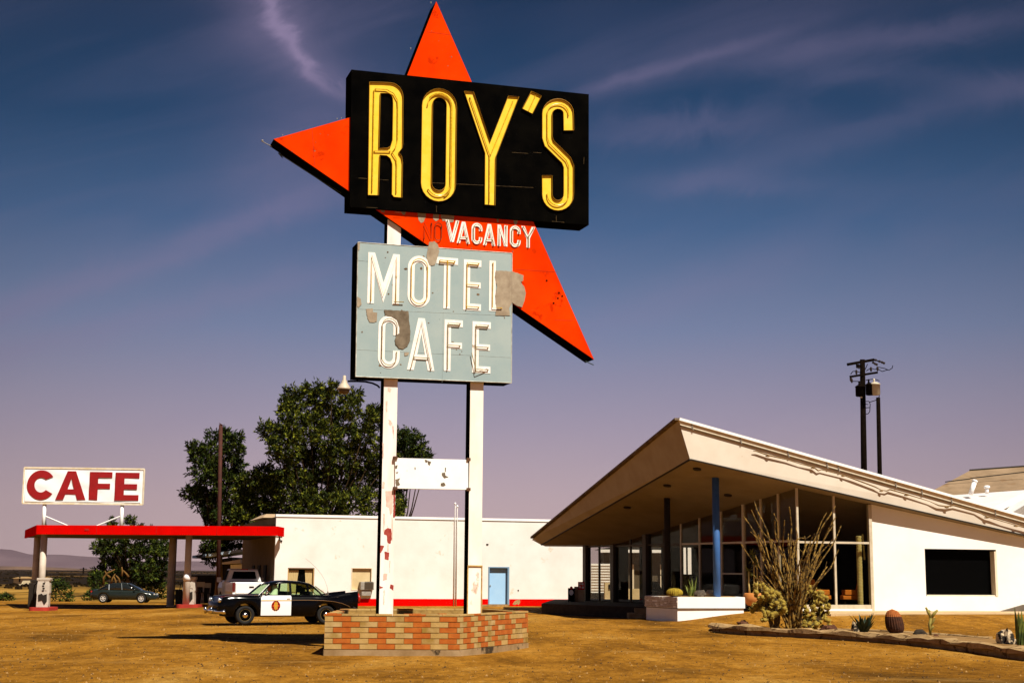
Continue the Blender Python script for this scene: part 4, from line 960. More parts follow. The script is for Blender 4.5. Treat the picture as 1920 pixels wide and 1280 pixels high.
mb = MB(); mb.beam(S0+out*.02, SX+out*.02, .07, .05); mb.beam(S0, S1_, .06, .05); mb.build('soffit_trim', DARKB, LOB)
# frayed string lights hanging off the gutter
pts = [(1412, 845), (1420, 846), (1440, 853), (1475, 861), (1500, 869), (1525, 875), (1534, 882), (1540, 880), (1580, 890), (1600, 897), (1640, 912), (1652, 918), (1662, 920), (1668, 917), (1700, 926), (1742, 939), (1760, 947), (1775, 949), (1790, 947), (1830, 957), (1850, 968), (1858, 970), (1880, 977), (1905, 984), (1930, 991)]
fn = (TX-T0).cross(S0-T0).normalized()
mb = MB(); mb.tube([on_pl(u, v, T0+out*.09, fn) for u, v in pts], [.012+.018*abs(math.sin(i*2.3)) for i in range(len(pts))], 5)
for i, (u, v) in enumerate(pts):
    if i % 3 == 2: p = on_pl(u, v, T0+out*.09, fn); mb.blob(p+Vector((0, 0, -.04)), (.10, .03, .035), i, 6)
solo(mb, 'string_lights', mat('weathered_brown_cord', (.16, .09, .03), (.26, .16, .07), 6, .9), 'frayed brown string of lights hanging along the lobby roof edge', 'string lights')
# downlights
for u, v in ((1307, 878), (1251, 909), (1365, 927), (1176, 950)):
    p = on_pl(u, v, S0, nS); mb = MB(); mb.lathe([(.16, -.005), (.16, -.05), (.10, -.05)], p, 12, -nS if nS.z < 0 else nS); mb.build('downlight', DARKB, LOB)
# columns
PLZ = None
def col(u, vtop, r, m, lab):
    p = on_pl(u, vtop, S0, nS); mb = MB(); mb.tube([(p.x, p.y, .3), (p.x, p.y, p.z+.02)], r, 18); mb.build('column', m, LOB, smooth=True, label=lab); return p
k1 = col(1341.5, 896, .14, COLBLUE, 'blue painted column'); k2 = col(1250.5, 934, .13, DARKB, 'dark column in the shade'); print('cols', k1, k2)
# solid wall with the picture window
wr = LS(1733, 1071)[0]+.05, LS(1800, 1117)[1], LS(1869.5, 1074)[0], LS(1800, 1029)[1]
WLs = 14
def topz(s): p = lw(s, 0, 0); return max(sofz(p.x, p.y), FL)-.01
mb = MB().slab([[(0.0, -.2), (WLs, -.2), (WLs, topz(WLs)), (tt and 6, topz(6)), (3, topz(3)), (0.0, topz(0))], [(wr[0], wr[1]), (wr[2], wr[1]), (wr[2], wr[3]), (wr[0], wr[3])]], lw, -.28, 0)
mb.build('wall', mat('lobby_stucco', (.82, .77, .69), (.87, .83, .77), .7, .9, bump=.12, bscale=20), LOB)
def lb(mb, s0, s1, z0, z1, d0, d1): return mb.hexa([lw(s0, z0, d0), lw(s1, z0, d0), lw(s1, z0, d1), lw(s0, z0, d1), lw(s0, z1, d0), lw(s1, z1, d0), lw(s1, z1, d1), lw(s0, z1, d1)])
mb = MB(); lb(mb, wr[0]-.1, wr[2]+.1, wr[1]-.1, wr[3]+.1, -.34, -.29); win = mb.build('picture_window', DGLASS, LOB, label='large dark picture window')
mb = MB(); lb(mb, wr[0], wr[2], wr[3]-.07, wr[3]-.002, -.285, -.04); lb(mb, wr[0], wr[0]+.05, wr[1], wr[3]-.07, -.285, -.04); mb.build('window_frame', BLACK, win)
mb = MB(); lb(mb, wr[2]-.10, wr[2]-.002, wr[1], wr[3]-.07, -.285, .02); lb(mb, wr[0]+.05, wr[2]-.1, wr[1]+.002, wr[1]+.05, -.285, -.03); mb.build('window_sill', CREAM, win)
# front glazing
MUL = mat('aluminium_mullion', (.46, .38, .26), (.56, .48, .35), 5, .5)
MULD = mat('shaded_mullion', (.05, .035, .02), None, rough=.6)  # darker copy of the mullion colour, roof shade put into it
sGC = (GC-G2).dot(WD); s5 = LS(1564, 1000)[0]; tz = LS(1560, 1016.5)[1]
def bar(p, z0, z1, w, m, nm, lab=None):
    mb = MB(); mb.box((p.x, p.y, (z0+z1)/2), (w, w, z1-z0), wa); return mb.build(nm, m, LOB)
for s in (sGC, s5): p = lw(s, 0, 0); bar(p, FLZ-.1, max(sofz(p.x, p.y), FL)-.005, .085, MUL, 'mullion')
mb = MB(); lb(mb, -.14, -.012, FLZ-.1, topz(0)-.01, -.12, .06); mb.build('door_jamb', MUL, LOB)
mb = MB(); lb(mb, sGC+.05, s5-.05, tz-.04, tz+.04, -.04, .04); lb(mb, s5+.05, -.15, tz-.04, tz+.04, -.04, .04); mb.build('transom', MUL, LOB)
mb = MB(); lb(mb, sGC-.05, -.13, FLZ-.30, FLZ+.0, -.10, .08); mb.build('glass_sill', WHITE, LOB)
mb = MB(); lb(mb, sGC+.05, -.15, FLZ+.003, FLZ+.16, -.05, .05); mb.build('bottom_rail', MUL, LOB)
for a, b_ in ((sGC+.043, s5-.043), (s5+.043, -.14)):
    for z0, z1 in ((FLZ+.16, tz-.04), (tz+.04, None)):
        za, zb = (z1, z1) if z1 else (topz(a)-.02, topz(b_)-.02)
        mb = MB(); mb.hexa([lw(a, z0, -.006), lw(b_, z0, -.006), lw(b_, z0, .006), lw(a, z0, .006), lw(a, za, -.006), lw(b_, zb, -.006), lw(b_, zb, .006), lw(a, za, .006)]); mb.build('glass_pane', GLASS, LOB)
# left glazing running back
LD = (GL-GC); LLen = LD.length; LD.normalize(); LN = Vector((LD.y, -LD.x, 0)); la = math.atan2(LD.y, LD.x)
cols_ = [1462, 1429, 1396, 1354, 1313, 1278, 1245, 1213, 1183, 1152, 1124, 1100]
ts = [0]+[rayline(u, GC, LD) for u in cols_]
def soz(p): return max(sofz(p.x, p.y), FL)
prev = 0
tz2 = zrow(*(GC+LD*ts[4]).xy, 1017.5)
for i, t_ in enumerate(ts[1:]):
    p = GC+LD*t_; wdt = .30 if i in (11, 7, 9) else (.12 if i == 2 else .085)
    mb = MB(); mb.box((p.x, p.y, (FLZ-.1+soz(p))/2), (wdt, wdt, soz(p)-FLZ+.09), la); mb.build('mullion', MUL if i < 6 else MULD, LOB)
    a = GC+LD*(prev+.05); b_ = GC+LD*(t_-.05)
    if t_-prev > .3:
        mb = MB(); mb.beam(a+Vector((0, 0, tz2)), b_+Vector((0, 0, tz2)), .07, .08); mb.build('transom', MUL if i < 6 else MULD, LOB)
        for z0, z1 in ((FLZ+.1, tz2-.04), (tz2+.04, None)):
            za, zb = (z1, z1) if z1 else (soz(a)-.02, soz(b_)-.02)
            if za-z0 < .15: continue
            mb = MB(); n6 = LN*.006; mb.hexa([a-n6+Vector((0, 0, z0)), b_-n6+Vector((0, 0, z0)), b_+n6+Vector((0, 0, z0)), a+n6+Vector((0, 0, z0)), a-n6+Vector((0, 0, za)), b_-n6+Vector((0, 0, zb)), b_+n6+Vector((0, 0, zb)), a+n6+Vector((0, 0, za))]); mb.build('glass_pane', GLASS, LOB)
    prev = t_
a, b_ = GC+LD*(ts[3]+.08), GC+LD*(ts[4]-.05); zz = zrow(*a.xy, 1075); mb = MB(); mb.beam(a+Vector((0, 0, zz)), b_+Vector((0, 0, zz)), .06, .06); mb.build('push_bar', MUL, LOB)
# interior: floor, dark back walls with a glazed stretch at the far left
INT = mat('dark_interior', (.014, .010, .006), (.022, .015, .009), 1, .95)  # near black: the room's shade is put into walls and floor
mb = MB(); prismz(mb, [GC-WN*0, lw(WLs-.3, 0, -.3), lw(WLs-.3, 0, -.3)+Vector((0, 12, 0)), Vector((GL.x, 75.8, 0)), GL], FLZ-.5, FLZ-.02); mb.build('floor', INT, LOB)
def vwall(mb, a, b_, z0, z1, th=.2): d = (b_-a).normalized(); return mb.beam(Vector((a.x, a.y, (z0+z1)/2)), Vector((b_.x, b_.y, (z0+z1)/2)), th, z1-z0)
yb2 = 75.6; xg = xcol(1262, yb2)
mb = MB(); vwall(mb, Vector((xg, yb2, 0)), Vector((xcol(1281.5, yb2), yb2, 0)), 0, FL); vwall(mb, Vector((xcol(1287, yb2), yb2, 0)), Vector((xcol(1289.5, yb2), yb2, 0)), 0, FL); vwall(mb, Vector((xcol(1297, yb2), yb2, 0)), Vector((27, yb2, 0)), 0, FL)
zl = zrow(xcol(1290, yb2), yb2, 1076); vwall(mb, Vector((xcol(1281.5, yb2), yb2, 0)), Vector((xcol(1297, yb2), yb2, 0)), 0, zl, .18)
ih = lw(WLs-.3, 0, -.3); vwall(mb, ih, ih+Vector((0, yb2-ih.y, 0)), 0, FL)
# inner partition that keeps the front room dark
ip = Vector((xcol(1312, 69), 69, 0)); vwall(mb, ip, Vector((26, 66, 0)), 0, FL-.0)
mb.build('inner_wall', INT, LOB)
mb = MB()
for u in (1145,): x = xcol(u, yb2); mb.box((x, yb2, (FLZ+FL)/2), (.07, .07, FL-FLZ))
mb.build('rear_mullion', MULD, LOB)
mb = MB(); mb.beam((xcol(1196, yb2), yb2, zrow(3, yb2, 1076)), (xg, yb2, zrow(3, yb2, 1076)), .05, .05); mb.build('rear_transom', MULD, LOB)
for u0, u1 in ((1160, 1178), (1199, 1214), (1240, 1262)): mb = MB(); vwall(mb, Vector((xcol(u0, yb2-.5), yb2-.5, 0)), Vector((xcol(u1, yb2-.5), yb2-.5, 0)), FLZ-.1, FL, .12); mb.build('rear_panel', INT, LOB)
# white chairs, lamps and trunk inside
def armchair(u, v, y, a, lab, sc_=1.0, m=None):
    x = xcol(u, y); z = FLZ-.02; T = thing('armchair', lab, 'chair', (x, y, z), 'orange chairs in the lobby')
    tf = lambda q_: Vector((x+q_.x*math.cos(a)-q_.y*math.sin(a), y+q_.x*math.sin(a)+q_.y*math.cos(a), z+q_.z))
    om = mat('orange_upholstery', (.70, .20, .015), (.78, .25, .03), 6, .9)
    for sx in (-.26, .26):
        for sy in (-.22, .22): mb = MB(tf); mb.tube([(sx, sy, 0), (sx*.9, sy*.9, .36)], .02, 6); mb.build('leg', DARKB, T)
    MB(tf).box((0, 0, .44), (.66, .58, .16)).build('seat', om, T, bevel=.03)
    mb = MB(tf); mb.hexa([(.24, -.29, .5), (.36, -.29, .5), (.36, .29, .5), (.24, .29, .5), (.40, -.27, 1.15), (.50, -.27, 1.15), (.50, .27, 1.15), (.40, .27, 1.15)]); mb.build('backrest', om, T, bevel=.03)
    for sy in (-.27, .27): MB(tf).box((-.02, sy, .64), (.46, .07, .20)).build('armrest', om, T, bevel=.02)
armchair(1592, 1135, 57.95, 0, 'orange upholstered armchair behind the lobby glass, nearest the bright bamboo trunk')
armchair(1537, 1135, 58.0, R(200), 'orange armchair behind the ocotillo, further left in the lobby')
y = 57.42; x = xcol(1612, y); mb = MB(); pr_ = []
for k in range(24): z = FLZ+k*.118; pr_ += [(.105, z), (.115, z+.10), (.085, z+.112)]
mb.lathe([(r, z) for r, z in pr_], (x, y, 0), 12)
T = solo(mb, 'ringed_trunk', mat('yellow_ringed_bark', (.62, .50, .16), (.75, .64, .28), 5, .8), 'pale yellow ringed palm trunk standing inside the lobby glass', 'plant')
mb = MB(); mb.tube([(x+.22, y+.05, FLZ+1.9), (x+.16, y, FLZ+2.9)], .035, 8); solo(mb, 'thin_stem', MC['yellow_ringed_bark'], 'thin pale stem leaning beside the ringed trunk', 'plant')
for u, v, k in ((1208, 1003, 0), (1219.5, 1002, 1)):
    y = 70.5; x = xcol(u, y); z = zrow(x, y, v); mb = MB(); mb.tube([(x, y, z+.3), (x, y, FL+.3)], .012, 5)
    mb.lathe([(.02, .38), (.06, .32), (.03, .27), (.12+.05*k, .18), (.17+.05*k, .02), (.12, -.12), (.04, -.16), (.07, -.25), (.03, -.3), (.06, -.38), (.0, -.44)], (x, y, z), 10)
    solo(mb, 'hanging_lantern', mat('amber_lantern', (.30, .09, .02), (.16, .05, .01), 8, .5), ('slim amber glass lantern hanging under the lobby ceiling, the left of two', 'rounder amber lantern hanging under the lobby ceiling, the right of two')[k], 'lantern', 'hanging lanterns in the lobby')
y = 71; x = xcol(1221, y); mb = MB(); zz = [zrow(x, y, v) for v in (1109, 1030)]; mb.tube([(x, y, zz[0]), (x, y, zz[1])], .05, 8); mb.lathe([(.26, 0), (.26, .04), (.03, .08)], (x, y, zz[0]), 12)
solo(mb, 'standing_ashtray', mat('brass_dull', (.40, .27, .10), None), 'slim brass stand on the lobby porch floor', 'stand')
def sil(u, v, y, nm, lab, cat, P, dep=.5):
    x = xcol(u, y); z = FLZ; mb = MB(); mb.slab([P], lambda a, b_, d: Vector((x+a, y+d, z+b_)), -dep/2, dep/2); solo(mb, nm, DARKB, lab, cat, bevel=.03)
sil(1229, 1118, 73, 'lounge_chair', 'dark lounge chair seen in silhouette through the lobby glass', 'chair', [(-.3, 0), (.55, 0), (.55, .35), (.35, .42), (.1, .9), (-.35, .92)])
# porch platform, step, and the long white planter wall
GPL = mat('shade_toned_porch_brick', (.020, .013, .008), (.04, .028, .018), 5, .9)  # brick darkened to carry the roof's shade in its colour
pf = at_y(1016, 1150, 65.5); pz = zrow(xcol(1016, 66), 66, 1129)
xs = [xcol(1016, 65), xcol(1210, 60)]
P_ = [Vector((xs[0], 65.5, 0)), Vector((xcol(1100, 62), 62.5, 0)), Vector((xcol(1185, 60.5), 60.5, 0)), Vector((xcol(1300, 60), 60.0, 0)), Vector((GC.x-.6, GC.y+1.5, 0)), GL, Vector((GL.x, 75.8, 0)), Vector((xs[0]+.9, 75.8, 0))]
T = thing('porch', 'low dark brick porch platform under the lobby roof', 'platform', (5, 66, 0))
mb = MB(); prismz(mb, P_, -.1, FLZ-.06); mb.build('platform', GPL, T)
for k, (u0, u1, y, z) in enumerate(((1178, 1213, 59.6, .22), (1190, 1213, 60.1, .40))):
    x0, x1 = xcol(u0, y), xcol(u1, y); mb = MB(); mb.box(((x0+x1)/2, y+.4, z/2), (x1-x0, .9, z)); mb.build('step', mat('worn_step', (.30, .20, .10), (.20, .13, .06), 4, .9), T, bevel=.01)
KY = min(57.2, k1.y-.9); K0 = Vector((xcol(1270, KY), KY, 0)); kz0 = zrow(K0.x, K0.y, 1159); kz1 = zrow(K0.x, K0.y, 1118.5); kzm = zrow(K0.x, K0.y, 1139.5)
print('planter z', kz0, kzm, kz1)
KR = K0+fd*rayline(1396, K0, fd); KL = Vector((xcol(1209, KY+2.6), KY+2.6, 0))
def quadp(mb, a, b_, n_in, z0, z1, th): return mb.hexa([a+Vector((0, 0, z0)), b_+Vector((0, 0, z0)), b_+n_in*th+Vector((0, 0, z0)), a+n_in*th+Vector((0, 0, z0)), a+Vector((0, 0, z1)), b_+Vector((0, 0, z1)), b_+n_in*th+Vector((0, 0, z1)), a+n_in*th+Vector((0, 0, z1))])
T = thing('raised_planter', 'long white plastered planter wall with a rough brick left end under the blue column', 'planter', K0)
back = [KL+Vector((.6, 2.2, 0)), KR+Vector((-.2, 3.0, 0))]
mb = MB(); prismz(mb, [KL+Vector((.05, .03, 0)), K0+Vector((0, .08, 0)), KR+Vector((-.05, .05, 0)), back[1], back[0]], kz0-.3, kzm-.03); mb.build('plinth', WHITE, T)
mb = MB(); prismz(mb, [KL, K0, KR, back[1], back[0]], kzm, kz1); wallm = mb.build('planter_wall', WHITE, T)
mb = MB(); rr = random.Random(5); d = (K0-KL); Ld = d.length; d.normalize(); n_ = Vector((d.y, -d.x, 0))
for r in range(6):
    z = kzm+.01+r*(kz1-kzm-.02)/6; x = -(.1 if r % 2 else 0)
    while x < Ld-.03:
        a, b2 = max(0, x)+.006, min(x+.24, Ld)-.006
        if b2 > a and rr.random() < .9: mb.beam(KL+d*a+n_*.0+Vector((0, 0, z+.035)), KL+d*b2+Vector((0, 0, z+.035)), .02+rr.random()*.05, .055)
        x += .24
mb.build('rough_brick', mat('whitewashed_brick', (.45, .36, .28), (.66, .58, .50), 5, .9), T)
mb = MB(); prismz(mb, [KL+d*.1+Vector((.2, .2, 0)), K0+Vector((.05, .3, 0)), KR+Vector((-.3, .25, 0)), back[1]+Vector((0, -.2, 0)), back[0]], kz1-.02, kz1+.012); mb.build('soil', mat('planter_soil', (.2, .11, .03)), T)
# cactus and pots on the planter
def onpl(u, dy=.6): t_ = rayline(u, K0+Vector((0, dy, 0)), fd); return K0+Vector((0, dy, 0))+fd*t_+Vector((0, 0, kz1+.01))
YC = mat('golden_cactus', (.20, .13, .006), (.34, .24, .02), 12, .9)
def barrel(p, r, h, m, nm, lab, cat='cactus', ribs=22, tilt=(0, 0), m2=None, split=.7):
    mb = MB(); n_ = ribs*2; S = []; 
    for i in range(15):
        t_ = i/14; rr_ = r*(math.sin(min(1, t_*2.2+.25)*math.pi/2) if t_ < .35 else math.sqrt(max(0, 1-((t_-.35)/.65)**2.6))); rr_ = max(rr_, .004)
        S.append([p+Vector((tilt[0]*t_*h, tilt[1]*t_*h, t_*h))+Vector((math.cos(2*math.pi*j/n_), math.sin(2*math.pi*j/n_), 0))*rr_*(1+.07*(j % 2)) for j in range(n_)])
    mb.loft(S)
    if m2: mb.mi = [1 if (sum(mb.v[i].z for i in f)/len(f)-p.z) > h*split else 0 for f in mb.f]
    rg = random.Random(2); 
    for i in range(1, 14):
        for j in range(0, n_, 2):
            q_ = S[i][j]; o_ = (q_-p-Vector((0, 0, h*.4))).normalized()
            for _ in range(2):
                dd_ = (o_+Vector((rg.uniform(-.5, .5), rg.uniform(-.5, .5), rg.uniform(-.3, .7)))).normalized()
                w_2 = Vector((dd_.y, -dd_.x, 0))*.004; k_ = len(mb.v); mb.m(1 if m2 and q_.z-p.z > h*split*.9 else 0).add([q_-w_2, q_+w_2, q_+dd_*r*.16], [(0, 1, 2)])
    return solo(mb, nm, [m, m2 or m], lab, cat, base=p)
p = onpl(1264.5); barrel(p, .30, .32, YC, 'barrel_cactus', 'squat golden barrel cactus on the left end of the white planter')
GRN = mat('planter_leaf', (.05, .08, .015), (.20, .22, .03), 6, .7)
def tuft(p, n_, hh, w, m, nm, lab, cat='plant', seed=1, spread=.5, droop=0.0, base_r=.05):
    rg = random.Random(seed); mb = MB()
    for i in range(n_):
        a = 2*math.pi*i/n_+rg.uniform(-.2, .2); sp_ = spread*rg.uniform(.4, 1.1); h_ = hh*rg.uniform(.7, 1.05); S = []
        side = Vector((-math.sin(a), math.cos(a), 0)); o_ = Vector((math.cos(a), math.sin(a), 0))
        for k in range(6):
            t_ = k/5; ww = w*(1-t_)**.7*(.75+.5*math.sin(t_*3)) + .002; c = p+o_*(base_r+sp_*hh*t_**1.3)+Vector((0, 0, h_*(t_-droop*t_*t_)))
            S.append([c-side*ww, c+o_*ww*-.25+Vector((0, 0, -ww*.35)), c+side*ww, c+o_*ww*.10+Vector((0, 0, ww*.15))])
        mb.loft(S)
    return solo(mb, nm, m, lab, cat, base=p, smooth=False)
tuft(onpl(1293), 9, .5, .035, GRN, 'planter_succulent', 'small spiky green plant in the white planter right of the golden cactus', seed=3)
mb = MB(); p = onpl(1312, .5); mb.blob(p+Vector((0, 0, .08)), (.24, .2, .16), 3, 12, .3, 2.5); solo(mb, 'planter_rock', mat('dark_planter_rock', (.05, .04, .03), (.12, .09, .06), 5, .9), 'dark rock on the white planter left of the blue column', 'rock')
tuft(onpl(1300, 1.0), 8, .75, .03, GRN, 'planter_agave', 'taller thin-leaved plant at the back of the white planter', seed=8, spread=.35)
mb = MB(); p = onpl(1332, .9); mb.blob(p+Vector((0, 0, .10)), (.2, .2, .16), 7, 12, .3, 2); solo(mb, 'pale_rock', mat('pale_planter_rock', (.40, .34, .26), None), 'small pale rock on the white planter at the foot of the blue column', 'rock')
# terracotta pot with yucca
pp_ = Vector((xcol(1411, 58.0), 58.0, 0)); pp_.z = zrow(pp_.x, pp_.y, 1135)
T = thing('potted_yucca', 'tall yellow-green yucca in a round terracotta pot against the lobby glass', 'plant', pp_)
mb = MB(); mb.lathe([(.20, 0), (.34, .12), (.40, .30), (.36, .46), (.33, .50), (.29, .50), (.29, .42), (.0, .42)], pp_, 20); mb.build('pot', TERRA, T, smooth=True)
mb = MB(); st = []
for dx, h_ in ((-.12, .95), (.05, 1.25), (.15, 1.1)): mb = MB(); mb.tube([pp_+Vector((dx, 0, .4)), pp_+Vector((dx*1.3, .02, .4+h_*.5)), pp_+Vector((dx*1.2, 0, .4+h_))], [.04, .035, .03], 7); mb.build('stem', mat('yellow_stem', (.50, .36, .10), (.60, .46, .18), 6, .8), T, smooth=True)
mb = MB(); rg = random.Random(4)
for cx, cz in ((-.16, 1.35), (.06, 1.75), (.2, 1.5), (.0, 2.0)):
    for i in range(22):
        a = rg.uniform(0, 6.3); e_ = rg.uniform(-.5, 1.2); l_ = rg.uniform(.3, .48); o_ = Vector((math.cos(a)*math.cos(e_), math.sin(a)*math.cos(e_), math.sin(e_)))
        p0 = pp_+Vector((cx, 0, cz)); s_ = o_.cross(Vector((0, 0, 1))).normalized()*.022; mid = p0+o_*l_*.55; tip = p0+o_*l_+Vector((0, 0, -.12))
        mb.add([p0-s_*.6, p0+s_*.6, mid+s_, mid-s_, tip], [(0, 1, 2, 3), (3, 2, 4)])
mb.build('foliage', mat('yucca_leaf', (.05, .07, .01), (.30, .28, .04), 4, .7), T, recalc=False)
mb = MB(); p = Vector((xcol(1397, 58.3), 58.3, FLZ-.1)); mb.tube([p, p+Vector((0, 0, 1.0))], .05, 8)
# paving apron in front of the lobby wall
mb = MB(); ap = []
prof = [(-3.2, -2.6), (0, -2.2), (4, -1.9), (8, -1.8), (14, -1.8)]
o_ = []
for s, dd_ in prof: o_.append(lw(s, 0, -dd_))
i_ = [lw(s, 0, .0) for s, _ in prof]
top = FLZ-.07
V_ = [Vector((p.x, p.y, top)) for p in i_]+[Vector((p.x, p.y, top-.05)) for p in o_]+[Vector((p.x, p.y, top-.35)) for p in o_]
k = len(prof); mb.add(V_, [(j, j+1, k+j+1, k+j) for j in range(k-1)]+[(k+j, k+j+1, 2*k+j+1, 2*k+j) for j in range(k-1)]+[(0, k, 2*k)])
ob = mb.build('walkway', mat('tan_walkway', (.40, .27, .13), (.50, .35, .19), 1.5, .95, bump=.3, bscale=9, c3=(.26, .15, .06), s3=3, t3=.62)); tag(ob, 'pale tan walkway strip along the lobby wall', 'walkway', kind='structure')
# small leaning board at the right edge of the wall
a = at_y(1873, 1147, 58.2); b_ = at_y(1921, 1147, 58.6); c = at_y(1921, 1133, 58.6)
mb = MB(); mb.add([a, b_, c, a+Vector((0, .3, 0)), b_+Vector((0, .3, 0)), c+Vector((0, .3, 0)), b_+Vector((1.5, 0, 0)), c+Vector((1.5, 0, .05)), b_+Vector((1.5, .3, 0)), c+Vector((1.5, .3, .05))], [(0, 1, 2), (5, 4, 3), (1, 6, 7, 2), (2, 7, 9, 5), (4, 5, 9, 8), (0, 2, 5, 3), (6, 8, 9, 7)])
solo(mb, 'ramp_block', mat('grey_block', (.10, .08, .06), (.14, .11, .08), 3, .9), 'dark grey wedge lying against the foot of the lobby wall at the right edge', 'ramp')

# ================================================================== what stands behind
def boxthing(name, lab, cat, u0, u1, v0, v1, y, dpt, m, grp=None, zb=None, a=0):
    x0, x1 = xcol(u0, y), xcol(u1, y); z1 = zrow(x0, y, v0); z0 = zrow(x0, y, v1) if v1 else -.3
    T = thing(name, lab, cat, ((x0+x1)/2, y, 0), grp); mb = MB(); mb.box(((x0+x1)/2, y+dpt/2, (z0+z1)/2), (x1-x0, dpt, z1-z0)); mb.build('wall', m, T); return T, x0, x1, z0, z1
T, x0, x1, z0, z1 = boxthing('storage_shed', 'white clapboard shed seen between the dark lobby posts', 'shed', 1108, 1152, 1056, None, 92, 3, WHITE)
mb = MB()
for k in range(14): z = z1-.12-k*.17; mb.box(((x0+x1)/2, 91.98, z), (x1-x0-.05, .05, .025))
mb.build('board_lines', mat('clapboard_shadow_paint', (.50, .42, .32), None), T)
mb = MB(); mb.box(((x0+x1)/2-.3, 91.9, .1), ((x1-x0)*.6, .1, 1.0)); mb.build('base', DARKB, T)
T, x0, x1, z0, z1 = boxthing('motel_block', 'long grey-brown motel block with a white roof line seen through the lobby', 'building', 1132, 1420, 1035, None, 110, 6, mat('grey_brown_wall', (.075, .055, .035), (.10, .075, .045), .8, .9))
mb = MB(); mb.box(((x0+x1)/2, 109.6, z1+.1), (x1-x0+.6, 1.2, .22)); mb.build('roof_edge', WHITE, T)
mb = MB(); mb.box(((x0+x1)/2+3, 109.9, z1-.75), (x1-x0-6, .1, .12)); mb.build('wall_rail', CREAM, T)
for k in range(5): x = x0+2.2+k*2.1; mb = MB(); mb.box((x, 109.85, 1.0), (.12, .2, 3.0)); mb.build('wall_post', CREAM, T)
mb = MB(); mb.hexa([(x0-.4, 109, z1+.25), (x1, 109, z1+.25), (x1, 116, z1+.25), (x0-.4, 116, z1+.25), (x0+1.2, 111, z1+.5), (x1, 111, z1+.9), (x1, 115, z1+.9), (x0+1.2, 115, z1+.5)]); mb.build('roof', DARKB, T)
T, x0, x1, z0, z1 = boxthing('appliance', 'old tan appliance box standing beyond the porch', 'box', 1134, 1153, 1092, 1124, 84, .8, TAN)
mb = MB(); mb.box(((x0+x1)/2+.1, 83.97, z1-.22), ((x1-x0)*.6, .05, .28)); mb.build('screen', BLACK, T)
T, x0, x1, z0, z1 = boxthing('tan_cabinet', 'low tan cabinet behind the porch posts', 'cabinet', 1174, 1200, 1103, 1124, 85, .8, TAN)
T, x0, x1, z0, z1 = boxthing('pale_locker', 'narrow pale locker standing beyond the second porch gap', 'cabinet', 1156, 1163, 1036, 1124, 88, .5, CREAM)
mb = MB(); mb.box((xcol(1290, 95), 95, 2.5), (2.6, .3, 5)); solo(mb, 'white_screen', WHITE, 'white wall panel glimpsed through slots at the back of the lobby', 'panel')
# crates and machines at the end of the cafe wall
def prop(nm, lab, cat, u0, u1, v0, v1, y, m, dpt=.5, grp=None):
    x0, x1 = xcol(u0, y), xcol(u1, y); mb = MB(); z0, z1 = zrow(x0, y, v1), zrow(x0, y, v0); mb.box(((x0+x1)/2, y+dpt/2, (z0+z1)/2), (x1-x0, dpt, z1-z0)); return solo(mb, nm, m, lab, cat, grp, bevel=.015), x0, x1, z0, z1
T = thing('news_box', 'black newspaper box with a white disc at the far end of the cafe wall', 'box', (xcol(1071, 70), 70, .45)); x0, x1, z0, z1 = xcol(1065.5, 70), xcol(1077, 70), zrow(3, 70, 1127), zrow(3, 70, 1102)
MB().box(((x0+x1)/2, 70.2, (z0+z1)/2), (x1-x0, .4, z1-z0)).build('body', BLACK, T, bevel=.01)
mb = MB(); mb.slab([arc((x0+x1)/2, z0+.42, .10, .13, 0, 350, 14)], lambda a, b_, d: Vector((a, d, b_)), 69.985, 70.0); mb.build('disc', WHITE, T)
mb = MB(); mb.slab([arc((x0+x1)/2, z0+.64, .07, .08, 0, 350, 12)], lambda a, b_, d: Vector((a, d, b_)), 69.985, 70.0); mb.build('red_spot', mat('spot_red', (.5, .02, .01), None), T)
prop('wooden_crate', 'upright brown wooden crate between the newspaper box and the red machine', 'crate', 1077.5, 1084, 1099, 1127, 70.1, mat('crate_wood', (.20, .11, .05), (.30, .18, .09), 6, .9))
prop('tan_crate', 'taller tan crate supporting the red sign at the porch', 'crate', 1084.3, 1096, 1105, 1127, 70.1, mat('crate_tan', (.38, .24, .12), (.46, .31, .17), 6, .9))
T = thing('red_sign_box', 'red box with white marks on top of the tan crate by the porch post', 'box', (xcol(1090, 70), 70, 1.2)); x0, x1, z0, z1 = xcol(1084.5, 70), xcol(1096, 70), zrow(3, 70, 1104.8), zrow(3, 70, 1090)
MB().box(((x0+x1)/2, 70.25, (z0+z1)/2), (x1-x0, .4, z1-z0)).build('body', REDB, T, bevel=.01)
mb = MB()
for q_ in ((.18, .72, .06), (.42, .75, .05), (.7, .72, .08), (.25, .35, .07), (.72, .3, .09)): mb.box((x0+(x1-x0)*q_[0], 70.045, z0+(z1-z0)*q_[1]), (q_[2], .012, .09))
mb.build('white_mark', WHITE, T)
# right-hand buildings
T = thing('tan_roof_building', 'building with a broad weathered tan hipped roof at the right edge', 'building', (xcol(1850, 95), 95, 0)); y = 95
rp_ = lambda u, v, yy: at_y(u, v, yy)
mb = MB(); F0, F1, F2, F3 = rp_(1725, 932, 92), rp_(2150, 900, 90), rp_(2150, 858, 97), rp_(1818, 882, 97)
bk = [Vector((F0.x+3, 104, F0.z)), Vector((F1.x, 104, F1.z))]
mb.add([F0, F1, F2, F3, bk[0], bk[1]], [(0, 1, 2, 3), (0, 3, 4), (3, 2, 5, 4), (0, 4, 5, 1)]); mb.build('roof', mat('weathered_tan_roof', (.19, .125, .07), (.27, .18, .105), .8, .95, c3=(.20, .12, .06), s3=.7, t3=.60, bump=.3, bscale=4), T)
mb = MB(); mb.tube([F3+Vector((0, 0, .03)), F2+Vector((0, 0, .03))], .07, 6)
